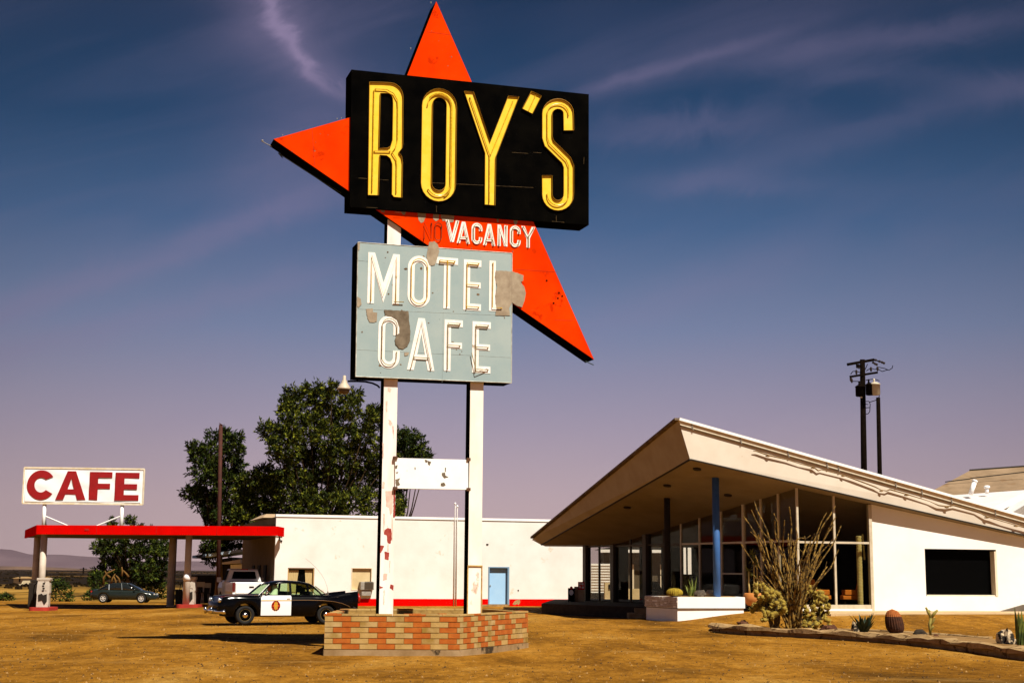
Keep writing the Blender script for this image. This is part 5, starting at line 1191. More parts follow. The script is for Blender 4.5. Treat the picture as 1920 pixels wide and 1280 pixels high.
m1, m2_ = rp_(1772, 903, 94.3), rp_(1925, 884, 94); mb.tube([m1, m1.lerp(m2_, .3), m1.lerp(m2_, .32)+Vector((0, 0, .03)), m2_], .035, 5); mb.build('roof_ridge', DARKB, T)
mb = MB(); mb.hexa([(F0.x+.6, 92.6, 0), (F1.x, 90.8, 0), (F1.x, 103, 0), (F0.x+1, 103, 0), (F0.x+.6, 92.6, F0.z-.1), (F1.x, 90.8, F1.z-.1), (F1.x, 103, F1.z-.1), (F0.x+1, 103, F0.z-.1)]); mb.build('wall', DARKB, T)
T = thing('white_gabled_building', 'white gabled building with two roof vents behind the lobby roof', 'building', (xcol(1900, 80), 80, 0)); y = 80
a0, a1, a2 = rp_(1776, 928.5, 84), rp_(1928, 917.5, 83), rp_(1868, 958, 76.5)
a3 = rp_(1700, 975, 77.5)
mb = MB(); mb.add([a0, a1, a2, a3, a0-Vector((0, 0, .1)), a1-Vector((0, 0, .1)), a2-Vector((0, 0, .1)), a3-Vector((0, 0, .1))], [(0, 1, 2, 3), (7, 6, 5, 4), (0, 4, 5, 1), (1, 5, 6, 2), (2, 6, 7, 3), (3, 7, 4, 0)]); mb.build('roof', mat('pale_roof_sheet', (.62, .54, .50), (.68, .60, .56), 1, .9), T)
b0, b1 = rp_(1856, 960, 76.3), rp_(1990, 893, 76.3); c0_, c1x = rp_(1880, 972, 76.8), rp_(1990, 915, 76.8)
mb = MB(); mb.beam(b0, b1, .25, .32); mb.build('rake_board', WHITE, T)
mb = MB(); mb.add([c0_+Vector((0, .2, 0)), c1x+Vector((0, .2, .2)), Vector((c1x.x, 77, 0)), Vector((c0_.x, 77, 0)), c0_+Vector((0, 5, 0)), c1x+Vector((0, 5, .2)), Vector((c1x.x, 82, 0)), Vector((c0_.x, 82, 0))], [(0, 1, 2, 3), (7, 6, 5, 4), (0, 4, 5, 1), (3, 2, 6, 7), (0, 3, 7, 4)]); mb.build('gable_wall', WHITE, T)
mb = MB()
for k in range(5): p = rp_(1916+k*.2, 937+k*4.6, 76.85); mb.box((p.x+1, p.y, p.z), (1.6, .05, .06))
mb.build('louvre', CREAM, T)
mb = MB(); p, q_ = rp_(1819.5, 926.5, 82), rp_(1827.5, 903, 82); mb.tube([p, q_], .13, 10); mb.lathe([(.10, 0), (.16, .02), (.16, .09), (.10, .12)], q_, 10, (q_-p)); mb.build('roof_vent', WHITE, T, smooth=True, label='leaning white roof vent')
mb = MB(); p, q_ = rp_(1850.5, 925, 82), rp_(1850.5, 915, 82); mb.tube([p, q_], .10, 10); mb.lathe([(.10, 0), (.17, .02), (.17, .12), (.10, .16)], q_, 10); mb.build('roof_vent', WHITE, T, smooth=True, label='short white roof vent')
# utility poles
yp = 105; T = thing('utility_pole', 'tall dark utility pole with two crossarms and transformers behind the lobby', 'utility pole', (xcol(1619, yp), yp, 0))
pt = rp_(1617, 674, yp); xb_ = xcol(1622, yp)
mb = MB(); mb.tube([(xb_, yp, 0), (pt.x, yp, pt.z)], [.27, .19], 12); mb.build('pole', WOOD, T, smooth=True)
U = lambda zu, zv, dy=0: at_y(1560+zu/4.267, 640+zv/4.267, yp+dy)
mb = MB(); mb.beam(U(125, 184, -1.0), U(335, 146, .8), .14, .20); mb.build('crossarm', WOOD, T)
mb = MB(); mb.beam(U(145, 282, -1.0), U(362, 248, .8), .12, .16); mb.build('crossarm', WOOD, T)
INS = mat('brown_insulator', (.02, .010, .005), None, rough=.5)
mb = MB(); mb.tube([U(335, 146, .8), U(420, 172, 1.2)], .045, 6); mb.build('arm_rod', WOOD, T)
for zu, zv in ((350, 148), (380, 158), (400, 165), (415, 172), (330, 168), (345, 178), (357, 183)): MB().lathe([(.03, -.1), (.10, -.05), (.10, .02), (.04, .08)], U(zu, zv, .8), 8).build('insulator', INS, T)
for zu, zv in ((150, 300), (158, 312), (200, 196), (215, 200), (195, 245), (312, 222), (364, 218)): MB().lathe([(.03, -.18), (.08, -.1), (.08, .1), (.03, .18)], U(zu, zv), 8).build('insulator', INS, T)
mb = MB(); 
def tank(zx, z0v, z1v, r, m): 
    a, b_ = U(zx, z1v, -.5), U(zx, z0v, -.5); h_ = b_.z-a.z; mb = MB(); mb.lathe([(r*.8, 0), (r, .04), (r, h_-.06), (r*1.08, h_-.05), (r*1.08, h_), (r*.5, h_+.12), (.02, h_+.15)], (a.x, a.y, a.z), 14); mb.lathe([(.05, 0), (.09, .08), (.05, .16), (.09, .24), (.04, .3)], (a.x-.05, a.y, b_.z+.1), 8); mb.build('transformer', m, T, smooth=True)
tank(345, 340, 428, .37, mat('pale_tan_tank', (.50, .42, .30), (.56, .48, .36), 3, .5)); tank(302, 345, 430, .28, WOOD); tank(226, 360, 440, .33, WOOD)
mb = MB()
for P in ([(150, 262), (165, 240), (195, 236), (225, 250)], [(275, 235), (310, 212), (345, 225), (370, 205), (420, 215), (455, 230), (482, 212), (486, 192)], [(270, 310), (300, 305), (340, 300), (380, 315)], [(372, 350), (378, 440), (350, 470), (300, 485)], [(268, 480), (295, 478), (305, 500), (302, 560), (288, 578), (268, 580)], [(262, 230), (285, 180)], [(165, 318), (230, 320)], [(270, 500), (290, 505)], [(270, 530), (300, 528)], [(360, 215), (400, 240), (450, 225)]):
    mb.tube([U(*q_) for q_ in P], .03, 5)
mb.build('wire', BLACK, T)
mb = MB(); mb.box(U(235, 440, -.4), (.12, .12, .2)); mb.build('meter', CREAM, T)
T = None
pt = rp_(1646.5, 745, 107); mb = MB(); mb.tube([(xcol(1653, 107), 107, 0), tuple(pt)], [.20, .15], 10); solo(mb, 'stub_pole', WOOD, 'shorter bare dark pole just right of the utility pole', 'utility pole', smooth=True, base=(xcol(1653, 107), 107, 0))
mb = MB(); pt = rp_(414, 796, 93); mb.tube([(xcol(411, 93), 93, -.4), tuple(pt)], [.14, .12], 10); mb.tube([tuple(pt), (pt.x+.03, pt.y, pt.z+.05)], .14, 10)
solo(mb, 'rusty_mast', RUSTP, 'thin rusty red mast rising in front of the left tree', 'pole', smooth=True, base=(xcol(411, 93), 93, -.4))
# ================================================================== vehicles
def tab(T, x):
    if x <= T[0][0]: return T[0][1]
    for (a, p), (b_, q_) in zip(T, T[1:]):
        if x <= b_:
            t_ = (x-a)/(b_-a); t_ = t_*t_*(3-2*t_)*.5+t_*.5; return p+(q_-p)*t_
    return T[-1][1]
def frame_at(pos, yaw):
    ca_, sa_ = math.cos(yaw), math.sin(yaw)
    return lambda q_: Vector((pos.x+q_.x*ca_-q_.y*sa_, pos.y+q_.x*sa_+q_.y*ca_, pos.z+q_.z))
def shell(mb, sp, x0, x1, st=.07, inset=0):
    n_ = int((x1-x0)/st)+1; S = []
    for i in range(n_+1):
        x = x0+(x1-x0)*i/n_; hw = tab(sp['hw'], x)+inset; zt = tab(sp['zt'], x)+inset; zs = tab(sp['zs'], x)+inset; zb = tab(sp['zb'], x)
        for ax in sp['axles']:
            d = abs(x-ax)
            if d < sp['arch']: zb = max(zb, sp['wr']+math.sqrt(sp['arch']**2-d*d)*.96)
        zb = min(zb, zs-.12); zm = max((zb+zs)/2-.03, zb+.05); fi = sp.get('fin', 0)
        half = [(.0, zb), (hw-.14, zb), (hw-.02, zb+.02), (hw+.005, zm), (hw, zm+(zs-zm)*.55), (hw-.035, zs-.05), (hw-.085, zs), (hw-.17, min(zs, zt+(zs-zt)*.35+.0) if zs > zt else zs+(zt-zs)*.4), (hw*.55, zt-.006), (.0, zt)]
        S.append([(x, y, z) for y, z in half]+[(x, -y, z) for y, z in half[-2:0:-1]])
    return mb.loft(S)
def wheel(T, tf, x, y, r, w, style, name='wheel'):
    s = 1 if y > 0 else -1; c = Vector((x, y, r))
    mb = MB(tf); mb.lathe([(r*.62, -w/2), (r*.93, -w/2), (r, -w*.33), (r, w*.33), (r*.93, w/2), (r*.62, w/2), (r*.60, w*.3), (r*.60, -w*.3), (r*.62, -w/2)], c, 28, (0, 1, 0), cap=False); wh = mb.build(name, TYRE, T, smooth=True)
    mb = MB(tf)
    if style == 'cap':
        mb.lathe([(0, 0), (r*.60, 0), (r*.60, .03), (r*.50, .045)], c+Vector((0, s*w*.18, 0)), 24, (0, s, 0)); mb.build('rim', BLACK, wh, smooth=True)
        mb = MB(tf); mb.lathe([(r*.33, .04), (r*.32, .07), (r*.22, .10), (r*.10, .12), (.001, .125)], c+Vector((0, s*w*.18, 0)), 20, (0, s, 0)); mb.build('hubcap', CHROME, wh, smooth=True)
        mb = MB(tf); mb.lathe([(r*.60, .03), (r*.63, .045), (r*.63, .05), (r*.60, .05)], c+Vector((0, s*w*.22, 0)), 28, (0, s, 0), cap=False); mb.build('trim_ring', mat('dull_brass_rim', (.30, .20, .06), None, rough=.4), wh, smooth=True)
    else:
        mb.lathe([(0, 0), (r*.60, 0), (r*.60, .02)], c+Vector((0, s*w*.22, 0)), 20, (0, s, 0)); mb.build('rim', DARKB, wh)
        mb = MB(tf); o_ = c+Vector((0, s*(w*.22+.015), 0))
        mb.lathe([(r*.56, 0), (r*.63, .03), (r*.63, .04), (r*.54, .03)], o_, 24, (0, s, 0), cap=False); mb.lathe([(0, 0), (r*.16, 0), (r*.13, .05), (0, .05)], o_, 12, (0, s, 0))
        for k in range(6): a = k*math.pi/3; d_ = Vector((math.cos(a), 0, math.sin(a))); mb.beam(o_+d_*r*.1+Vector((0, s*.02, 0)), o_+d_*r*.57+Vector((0, s*.02, 0)), .055, .03, up=(0, 1, 0))
        mb.build('spokes', mat('alloy', (.62, .58, .52), None, rough=.35, metal=.3), wh)
    return wh
def quadpane(tf, P, th=.006):
    mb = MB(tf); n_ = (Vector(P[1])-Vector(P[0])).cross(Vector(P[2])-Vector(P[0])).normalized()*th; mb.hexa([Vector(p) for p in P]+[Vector(p)+n_ for p in P]); return mb

# ---- black and white 1950s patrol sedan
f0 = at_g(458, 1170.5); yaw = R(180+25)      # heading left and towards the camera
PS = dict(hw=[(-2.75, .80), (-2.5, .88), (-1.5, .95), (0, .96), (1.5, .95), (2.2, .92), (2.45, .84), (2.52, .74)],
          zt=[(-2.75, .78), (-2.6, .93), (-2.2, 1.0), (-1.5, 1.07), (.9, 1.09), (1.6, 1.06), (2.3, .98), (2.52, .80)],
          zs=[(-2.78, 1.20), (-2.4, 1.16), (-1.6, 1.04), (0, 1.03), (1.0, 1.03), (1.8, 1.04), (2.3, 1.0), (2.52, .80)],
          zb=[(-2.75, .52), (-2.3, .38), (-1, .30), (1, .30), (2.1, .33), (2.5, .48)], axles=(1.52, -1.53), arch=.43, wr=.34)
offv = Vector((1.52, .76, 0)); c_, s_ = math.cos(yaw), math.sin(yaw)
# near side of a car heading left is its own left side (+y)
offv = offv*.93; org = Vector((f0.x-(offv.x*c_-offv.y*s_), f0.y-(offv.x*s_+offv.y*c_), f0.z))
tf_ = frame_at(org, yaw); tf = lambda q_: tf_(Vector(q_)*.93)
T = thing('police_car', 'black 1950s police sedan with white front doors and a round orange emblem', 'car', org)
body = shell(MB(tf), PS, -2.78, 2.52).build('body', CARBLK, T, smooth=True)
for x in (1.52, -1.53):
    for y in (.76, -.76): wheel(T, tf, x, y, .345, .19, 'cap')
MB(tf).box((0, 0, .36), (4.2, 1.3, .16)).build('chassis', DARKB, T)
# white doors following the flank
def flank(x, z, off): return tab(PS['hw'], x)+off
for sd_ in (1, -1):
    S = []
    for i in range(13):
        x = .98-1.13*i/12; S.append([(x, sd_*(tab(PS['hw'], x)+o_), z) for o_, z in ((.006, .335), (.010, .5), (.012, .68), (.008, .85), (-.004, .93), (-.028, .99), (-.075, 1.045))])
    mb = MB(tf); mb.loft(S, closed=False); d_ = mb.build('door', CARWHT, T, smooth=True, label='white front door with round emblem')
    mb = MB(tf); mb.tube([(.97, sd_*(.975), .875), (-.15, sd_*(.978), .875)], .012, 5); mb.build('door_trim', mat('brass_trim', (.50, .34, .14), None, rough=.3, metal=.6), d_)
    mb = MB(tf); mb.tube([(.02, sd_*.972, .94), (-.10, sd_*.972, .94)], .016, 6); mb.build('handle', CHROME, d_)
    mb = MB(tf); fz = lambda a, b_, d: Vector((a, sd_*(.972+d), b_))
    ec = (.43, .68); mb.slab([arc(ec[0], ec[1], .165, .175, 0, 350, 24)], fz, 0, .008); em = mb.build('emblem', mat('emblem_red', (.62, .05, .01), None), d_)
    mb = MB(tf); mb.slab([arc(ec[0], ec[1], .068, .165, 0, 350, 20)], fz, .008, .014); mb.build('emblem_centre', mat('emblem_gold', (.62, .30, .02), (.36, .22, .02), 30, .6), em)
    mb = MB(tf)
    for k in range(12): a = R(15+30*k); MB(tf).slab([arc(ec[0]+.142*math.cos(a), ec[1]+.152*math.sin(a), .024, .026, 0, 320, 8)], fz, .008, .015).build('emblem_dot', BLACK, em)
    for k in (-1, 1):
        for z_ in (-.05, .05): MB(tf).slab([arc(ec[0]+k*.092, ec[1]+z_, .016, .03, 0, 320, 8)], fz, .008, .015).build('emblem_dot', BLACK, em)
    # sweep trim on the rear quarter, wheel-lip sparkle, script
    mb = MB(tf); mb.tube([(x, sd_*(tab(PS['hw'], x)+.008), z) for x, z in ((-.17, .885), (-.9, .885), (-1.4, .87), (-1.8, .83), (-2.1, .77), (-2.35, .68), (-2.45, .62))], .013, 5); mb.build('side_trim', CHROME, T)
    mb = MB(tf); mb.tube([(x, sd_*(tab(PS['hw'], x)-.045), z) for x, z in ((2.3, 1.005), (1.7, 1.06), (1.1, 1.055))], .010, 5); mb.build('hood_trim', CHROME, T)
    mb = MB(tf); mb.tube([(-1.95+.03*k, sd_*(.935-.003*k), .985+(.012 if k % 2 else 0)) for k in range(9)], .006, 4); mb.build('script_badge', CHROME, T)
    mb = MB(tf); mb.tube([(-2.80, sd_*.74, 1.12), (-2.84, sd_*.78, .95), (-2.80, sd_*.78, .76)], [.02, .05, .05], 8); mb.build('tail_lamp', mat('lamp_red', (.35, .01, .005), None, rough=.3), T, smooth=True)
    mb = MB(tf); mb.lathe([(.10, -.05), (.125, 0), (.13, .03), (.10, .05)], (2.42, sd_*.70, .86), 16, (1, 0, .05)); hl = mb.build('headlight', CHROME, T, smooth=True)
    mb = MB(tf); mb.lathe([(.095, .045), (.07, .07), (.001, .08)], (2.42, sd_*.70, .86), 14, (1, 0, .05)); mb.build('lens', mat('lens_glass', (.5, .48, .42), None, rough=.1, spec=.8), hl, smooth=True)
    mb = MB(tf); mb.lathe([(.05, 0), (.06, .03), (.03, .05)], (2.47, sd_*.66, .62), 10, (1, 0, 0)); mb.build('indicator', CHROME, T, smooth=True)
# bumpers, grille
mb = MB(tf); mb.loft([[(2.60-.30*(abs(y)/.93)**3+dx, y, .46+dz) for dx, dz in ((0, -.08), (.05, -.03), (.05, .04), (0, .09), (-.04, .06), (-.04, -.06))] for y in [k*.93/6 for k in range(-6, 7)]]); mb.build('front_bumper', CHROME, T, smooth=True)
for y in (-.42, .42): mb = MB(tf); mb.blob((2.68, y, .50), (.07, .08, .13), 0, 12, 0); mb.build('overrider', CHROME, T, smooth=True)
mb = MB(tf)
for z in (.62, .70, .78): mb.beam((2.50-.02*(z-.62)*5, -.55, z), (2.50-.02*(z-.62)*5, .55, z), .03, .022)
mb.beam((2.50, 0, .60), (2.46, 0, .82), .06, .03); mb.build('grille', CHROME, T)
mb = MB(tf); mb.loft([[(-2.86+.22*(abs(y)/.9)**3+dx, y, .52+dz) for dx, dz in ((0, -.08), (-.05, -.03), (-.05, .04), (0, .09), (.04, .06), (.04, -.06))] for y in [k*.9/6 for k in range(-6, 7)]]); mb.build('rear_bumper', CHROME, T, smooth=True)
# cabin: roof, pillars, glass
RF = [(-1.22, .50, 1.33), (-1.12, .56, 1.42), (-.95, .60, 1.50), (-.6, .62, 1.56), (-.1, .63, 1.585), (.25, .62, 1.57), (.48, .60, 1.52), (.56, .58, 1.485)]
S = []
for x, w_, z in RF: S.append([(x, y*w_/.63, z+dz) for y, dz in ((-.66, -.10), (-.63, -.05), (-.50, -.012), (-.25, .006), (0, .012), (.25, .006), (.50, -.012), (.63, -.05), (.66, -.10), (.58, -.10), (.3, -.055), (-.3, -.055), (-.58, -.10))])
MB(tf).loft(S).build('roof', CARBLK, T, smooth=True)
for sd_ in (1, -1):
    q_ = [((1.00, .80, 1.04), (.58, .60, 1.42)), ((-.16, .84, 1.02), (-.16, .665, 1.48)), ((-.86, .82, 1.02), (-.82, .65, 1.45)), ((-1.42, .74, 1.03), (-1.10, .56, 1.36))]
    mb = MB(tf)
    for k, (a, b_) in enumerate(q_):
        mb = MB(tf); mb.beam((a[0], sd_*a[1], a[2]), (b_[0], sd_*b_[1], b_[2]), .055 if k != 1 else .075, .05); mb.build('window_pillar', CARBLK, T)
    mb = MB(tf); mb.tube([(.98, sd_*.835, 1.045), (-1.40, sd_*.79, 1.045)], .014, 5); mb.build('window_sill', CARBLK, T)
    for k in range(3):
        (a, b_), (c, d) = q_[k], q_[k+1]; f = lambda p: (p[0], sd_*(p[1]-.02), p[2]); quadpane(tf, [f(a), f(c), f(d), f(b_)]).build('side_window', CGLASS, T)
quadpane(tf, [(1.04, -.78, 1.06), (1.04, .78, 1.06), (.60, .57, 1.44), (.60, -.57, 1.44)]).build('windscreen', CGLASS, T)
quadpane(tf, [(-1.62, .72, 1.05), (-1.62, -.72, 1.05), (-1.17, -.52, 1.37), (-1.17, .52, 1.37)]).build('rear_window', CGLASS, T)
mb = MB(tf)
for sd_ in (1, -1): mb.tube([(1.04, sd_*.79, 1.05), (.60, sd_*.59, 1.45)], .014, 5); mb.tube([(-1.60, sd_*.73, 1.05), (-1.18, sd_*.53, 1.38)], .016, 5)
mb.build('glass_surround', CHROME, T)
SEAT = mat('seat_vinyl', (.03, .03, .028), None, rough=.7)
for x in (.12, -.75): mb = MB(tf); mb.box((x, 0, .82), (.5, 1.35, .16)); mb.box((x-.25, 0, 1.0), (.12, 1.35, .38)); mb.build('bench_seat', SEAT, T, bevel=.03)
mb = MB(tf); mb.lathe([(.18, -.01), (.20, 0), (.18, .01)], (.62, .38, 1.02), 16, (1, 0, .5)); mb.build('steering_wheel', BLACK, T)
mb = MB(tf); mb.tube([(.95, .93, 1.06), (.93, .98, 1.12)], .015, 5); mb.blob((.93, 1.0, 1.15), (.03, .06, .05), 1, 10, 0); mb.build('mirror', CHROME, T, smooth=True)
mb = MB(tf); mb.tube([(.78, .90, 1.05), (.76, .93, 1.14)], .012, 5); mb.lathe([(.02, -.08), (.06, -.03), (.065, .02), (.05, .03)], (.78, .94, 1.17), 12, (1, .1, 0)); mb.build('spot_lamp', CHROME, T, smooth=True)
mb = MB(tf); mb.lathe([(.04, 0), (.03, .08), (.012, .14)], (-1.7, .45, 1.06), 8); mb.tube([(-1.7, .45, 1.12)]+[(-1.7+.9*(t_**1.6), .45, 1.12+1.28*t_**.8) for t_ in (.1, .3, .5, .7, .85, 1)], .004, 4); mb.build('whip_aerial', mat('thin_steel', (.10, .08, .06), None), T)
mb = MB(tf)
mb.loft([[(x+.12*math.cos(a)*w_, .42+.12*math.sin(a)*w_, z) for a in [k*math.pi/5 for k in range(10)]] for x, w_, z in ((.42, 1.9, .94), (.40, 1.6, 1.02), (.34, 1.0, 1.14), (.32, .9, 1.26), (.33, .8, 1.36), (.33, .5, 1.42))])
solo(mb, 'glint_shape', mat('white_glint', (.85, .82, .76), None, rough=.9), 'white shape added for a sun glint behind the front side window of the police car', 'glint shape', smooth=True)  # white shape added for a sun glint at the side window
mb = MB(tf); mb.blob((.33, .42, 1.44), (.09, .10, .05), 4, 10, .5, 3); solo(mb, 'glint_tip', mat('orange_glint', (.75, .28, .03), None), 'small orange tip added on top of the glint shape in the police car', 'cap')  # orange tip of the added glint shape

# ---- dark green sedan beyond the canopy
g0 = at_g(201, 1129); g1 = at_g(271, 1129); L_wb = 2.65; 
GY = 93; xw0, xw1 = xcol(201, GY), xcol(271, GY); sc_g = (xw1-xw0)/L_wb; print('sedan scale', sc_g)
org = Vector(((xw0+xw1)/2, GY, 0)); org.z = zrow(org.x, GY, 1129.5)
tf0 = frame_at(org, R(3)); tf = lambda q_: tf0(Vector(q_)*sc_g)
GS = dict(hw=[(-2.25, .62), (-2.1, .78), (-1.3, .86), (1.3, .86), (2.0, .78), (2.28, .58)], zt=[(-2.25, .70), (-2.1, .92), (-1.5, .97), (0, .95), (1.0, .93), (1.8, .80), (2.28, .55)],
          zs=[(-2.25, .68), (-2.1, .87), (-1.5, .90), (0, .88), (1.0, .86), (1.8, .74), (2.28, .52)], zb=[(-2.25, .36), (-1.8, .24), (1.8, .22), (2.28, .26)], axles=(1.32, -1.33), arch=.36, wr=.31)
T = thing('parked_sedan', 'dark green modern sedan with silver wheels parked beyond the canopy', 'car', org)
shell(MB(tf), GS, -2.25, 2.28, .08).build('body', CARGRN, T, smooth=True)
for x in (1.32, -1.33):
    for y in (.74, -.74): wheel(T, tf, x, y, .32, .2, 'alloy')
MB(tf).box((0, 0, .30), (3.6, 1.2, .12)).build('chassis', DARKB, T)
RF = [(-1.75, .60, .95), (-1.3, .60, 1.18), (-.85, .58, 1.34), (-.3, .57, 1.39), (.2, .57, 1.37), (.6, .58, 1.24), (1.15, .60, .94)]
MB(tf).loft([[(x, y, z) for y, z in ((-.78, .86), (-w_, z_-.04), (-w_*.7, z_), (w_*.7, z_), (w_, z_-.04), (.78, .86))] for x, w_, z_ in RF]).build('window_glass', mat('tinted_glass', (.01, .012, .012), None, rough=.05, spec=.8), T, smooth=True)
MB(tf).loft([[(x, y, z) for y, z in ((-w_-.01, z_-.05), (-w_*.7, z_+.012), (w_*.7, z_+.012), (w_+.01, z_-.05), (w_*.6, z_-.08), (-w_*.6, z_-.08))] for x, w_, z_ in ((-1.0, .585, 1.30), (-.7, .58, 1.365), (-.3, .575, 1.395), (.2, .575, 1.375), (.42, .58, 1.31))]).build('roof', CARGRN, T, smooth=True)
for sd_ in (1, -1):
    for a, b_ in (((1.15, .80, .90), (.42, .60, 1.31)), ((-.05, .80, .90), (-.15, .60, 1.36)), ((-.95, .80, .90), (-1.0, .60, 1.28)), ((-1.7, .78, .93), (-1.05, .60, 1.30))): MB(tf).beam((a[0], sd_*a[1], a[2]), (b_[0], sd_*b_[1], b_[2]), .05, .05).build('window_pillar', CARGRN, T)
    MB(tf).blob((.85, sd_*.93, .95), (.09, .06, .06), 1, 8, 0).build('mirror', CARGRN, T, smooth=True)
    MB(tf).box((2.18, sd_*.52, .62), (.10, .28, .10)).build('headlight', mat('lens_glass', (.5, .48, .42)), T, bevel=.02)
    MB(tf).box((-2.20, sd_*.55, .78), (.10, .3, .12)).build('tail_lamp', mat('lamp_red', (.35, .01, .005)), T, bevel=.02)
    for x in (-.12, -1.0): MB(tf).box((x, sd_*.868, .74), (.14, .02, .03)).build('handle', CARGRN, T)

# ---- white pickup behind the patrol car, seen from the rear
PY = 76.0; px_ = xcol(466, PY); pz_ = zrow(px_, PY, 1137)+.0
org = Vector((px_, PY, 0)); org.z = ground(px_, PY); tf = frame_at(org, R(90+20))
T = thing('pickup_truck', 'white pickup truck seen from behind beyond the police car', 'truck', org)
K = 1.0
MB(tf).loft([[(x, y, z) for y, z in ((-.95, .52), (-.98, .75), (-.95, 1.22), (.95, 1.22), (.98, .75), (.95, .52))] for x in (-1.0, 1.3)]).build('bed', CARWHT, T, bevel=.03)
MB(tf).box((-1.02, 0, .92), (.05, 1.62, .52)).build('tailgate', CARWHT, T, bevel=.02)
MB(tf).box((.15, 0, 1.235), (2.0, 1.55, .03)).build('bed_liner', DARKB, T)
mb = MB(tf); mb.loft([[(x, y, z) for y, z in ((-.93, zlo), (-.95, 1.2), (-.90, 1.32), (-w_, zr), (w_, zr), (.90, 1.32), (.95, 1.2), (.93, zlo))] for x, w_, zr, zlo in ((1.32, .70, 1.84, .55), (1.5, .72, 1.90, .5), (2.3, .72, 1.90, .5), (2.6, .70, 1.84, .5))])
mb.build('cab', CARWHT, T, bevel=.03)
MB(tf).loft([[(x, y, z) for y, z in ((-.9, .5), (-.95, .9), (-.85, 1.22), (.85, 1.22), (.95, .9), (.9, .5))] for x in (2.6, 4.1)]).build('hood', CARWHT, T, bevel=.05)
quadpane(tf, [(1.30, .66, 1.38), (1.30, -.66, 1.38), (1.30, -.56, 1.76), (1.30, .56, 1.76)], .012).build('rear_window', DGLASS, T)
for sd_ in (1, -1):
    quadpane(tf, [(1.55, sd_*.945, 1.30), (2.4, sd_*.945, 1.30), (2.3, sd_*.76, 1.82), (1.6, sd_*.76, 1.82)], .01).build('side_window', DGLASS, T)
    MB(tf).box((-1.0, sd_*.90, .98), (.08, .14, .46)).build('tail_lamp', mat('lamp_dark_red', (.10, .01, .008), None, rough=.3), T)
    mb = MB(tf); mb.box((2.45, sd_*1.13, 1.32), (.08, .22, .26)); mb.beam((2.45, sd_*.95, 1.28), (2.45, sd_*1.05, 1.30), .04); mb.build('mirror', CARWHT, T, bevel=.02)
    for x in (-.15, 3.2): wheel(T, tf, x, sd_*.82, .36, .24, 'alloy')
MB(tf).box((-1.12, 0, .52), (.16, 1.8, .18)).build('rear_bumper', CHROME, T, bevel=.02)
MB(tf).box((1.34, 0, 1.87), (.08, .40, .05)).build('brake_lamp', mat('lamp_red', (.35, .01, .005)), T)
MB(tf).box((-1.055, 0, .98), (.02, .24, .07)).build('handle', BLACK, T)

LIMB = mat('dark_limb', (.02, .012, .006), (.045, .028, .012), 4, .95, spec=0)
# ================================================================== trees
def leafmat(name, a, b_, c, sc_=1.2):
    m = mat(name, a, b_, sc_, .85, spec=.1, lo=.38, hi=.62, c3=c, s3=3.2, t3=.53); return m
LEAF1 = leafmat('dark_feathery_leaf', (.006, .013, .002), (.022, .034, .004), (.09, .11, .010), .8)
LEAF2 = leafmat('olive_feathery_leaf', (.006, .012, .002), (.032, .042, .004), (.17, .175, .012), .9)
def tree(name, label, clumps, y, trunk_u, leaf, dens_=1.0, seed=1, group=None, sz=.175, base_v=None, thick=.3, bark=BARK, rdepth=1.0):
    """clumps: (u, v, radius in photo px); each clump becomes a ball of drooping feathery tufts at its own depth"""
    rg = random.Random(seed); bx = xcol(trunk_u, y); b0 = Vector((bx, y, ground(bx, y)-.1)); T = thing(name, label, 'tree', b0, group)
    C_L = []
    for (u, v, r) in clumps:
        yy = y+rg.uniform(-1.6, 1.6)*rdepth; p = at_y(u, v, yy); C_L.append((p, r*yy/FPX*1.02))
    low = b0+Vector((0, 0, max(.8, .30*(max(p.z for p, _ in C_L)-b0.z)))); mb = MB(); mb.tube([b0, b0.lerp(low, .5)+Vector((.08, 0, 0)), low], [thick, thick*.8, thick*.62], 10); mb.build('trunk', bark, T, smooth=True)
    mb = MB()
    for p, r in C_L:
        mid = low.lerp(p, .55)+Vector((rg.uniform(-.3, .3), rg.uniform(-.3, .3), -.15*(p-low).length*.6)); mb.tube([low-Vector((0, 0, .2)), mid, p], [thick*.36, thick*.16, .02], 6)
    mb.build('limbs', LIMB, T, smooth=True)
    mb = MB()
    for p, r in C_L:
        nt_ = int(44*dens_*(r/.7)**1.9)+12
        for _ in range(nt_):
            while True:
                d = Vector((rg.uniform(-1, 1), rg.uniform(-1, 1), rg.uniform(-1, 1)))
                if .12 < d.length < 1: break
            d = d*(d.length**-.35)*(1.0 if rg.random() < .86 else rg.uniform(1.1, 1.38)); q_ = p+Vector((d.x*r, d.y*r, d.z*r*.95)); gdir = (d.normalized()*.7+Vector((rg.uniform(-.5, .5), rg.uniform(-.5, .5), rg.uniform(-.1, .7)))).normalized()
            tl = rg.uniform(.28, .55)
            for k in range(17):
                s0 = q_+gdir*tl*rg.uniform(-.45, .5)+Vector((rg.uniform(-1, 1), rg.uniform(-1, 1), rg.uniform(-1, 1)))*.11
                dd_ = (gdir+Vector((rg.uniform(-.7, .7), rg.uniform(-.7, .7), rg.uniform(-.75, .4)))).normalized(); sd_ = dd_.cross(Vector((rg.uniform(-1, 1), rg.uniform(-1, 1), rg.uniform(-1, 1)))).normalized()
                L2 = sz*rg.uniform(.8, 2.0); W2 = sz*.27
                o_ = len(mb.v); mb.v += [s0-sd_*W2*.4, s0+dd_*L2*.45-sd_*W2, s0+dd_*L2, s0+dd_*L2*.45+sd_*W2]; mb.f.append([o_, o_+1, o_+2, o_+3]); mb.mi.append(0)
    mb.build('crown', leaf, T, recalc=False)
    return T
ZT = (330, 700, 3.556)
tp = lambda L_: [(ZT[0]+a/ZT[2], ZT[1]+b_/ZT[2], r/ZT[2]) for a, b_, r in L_]
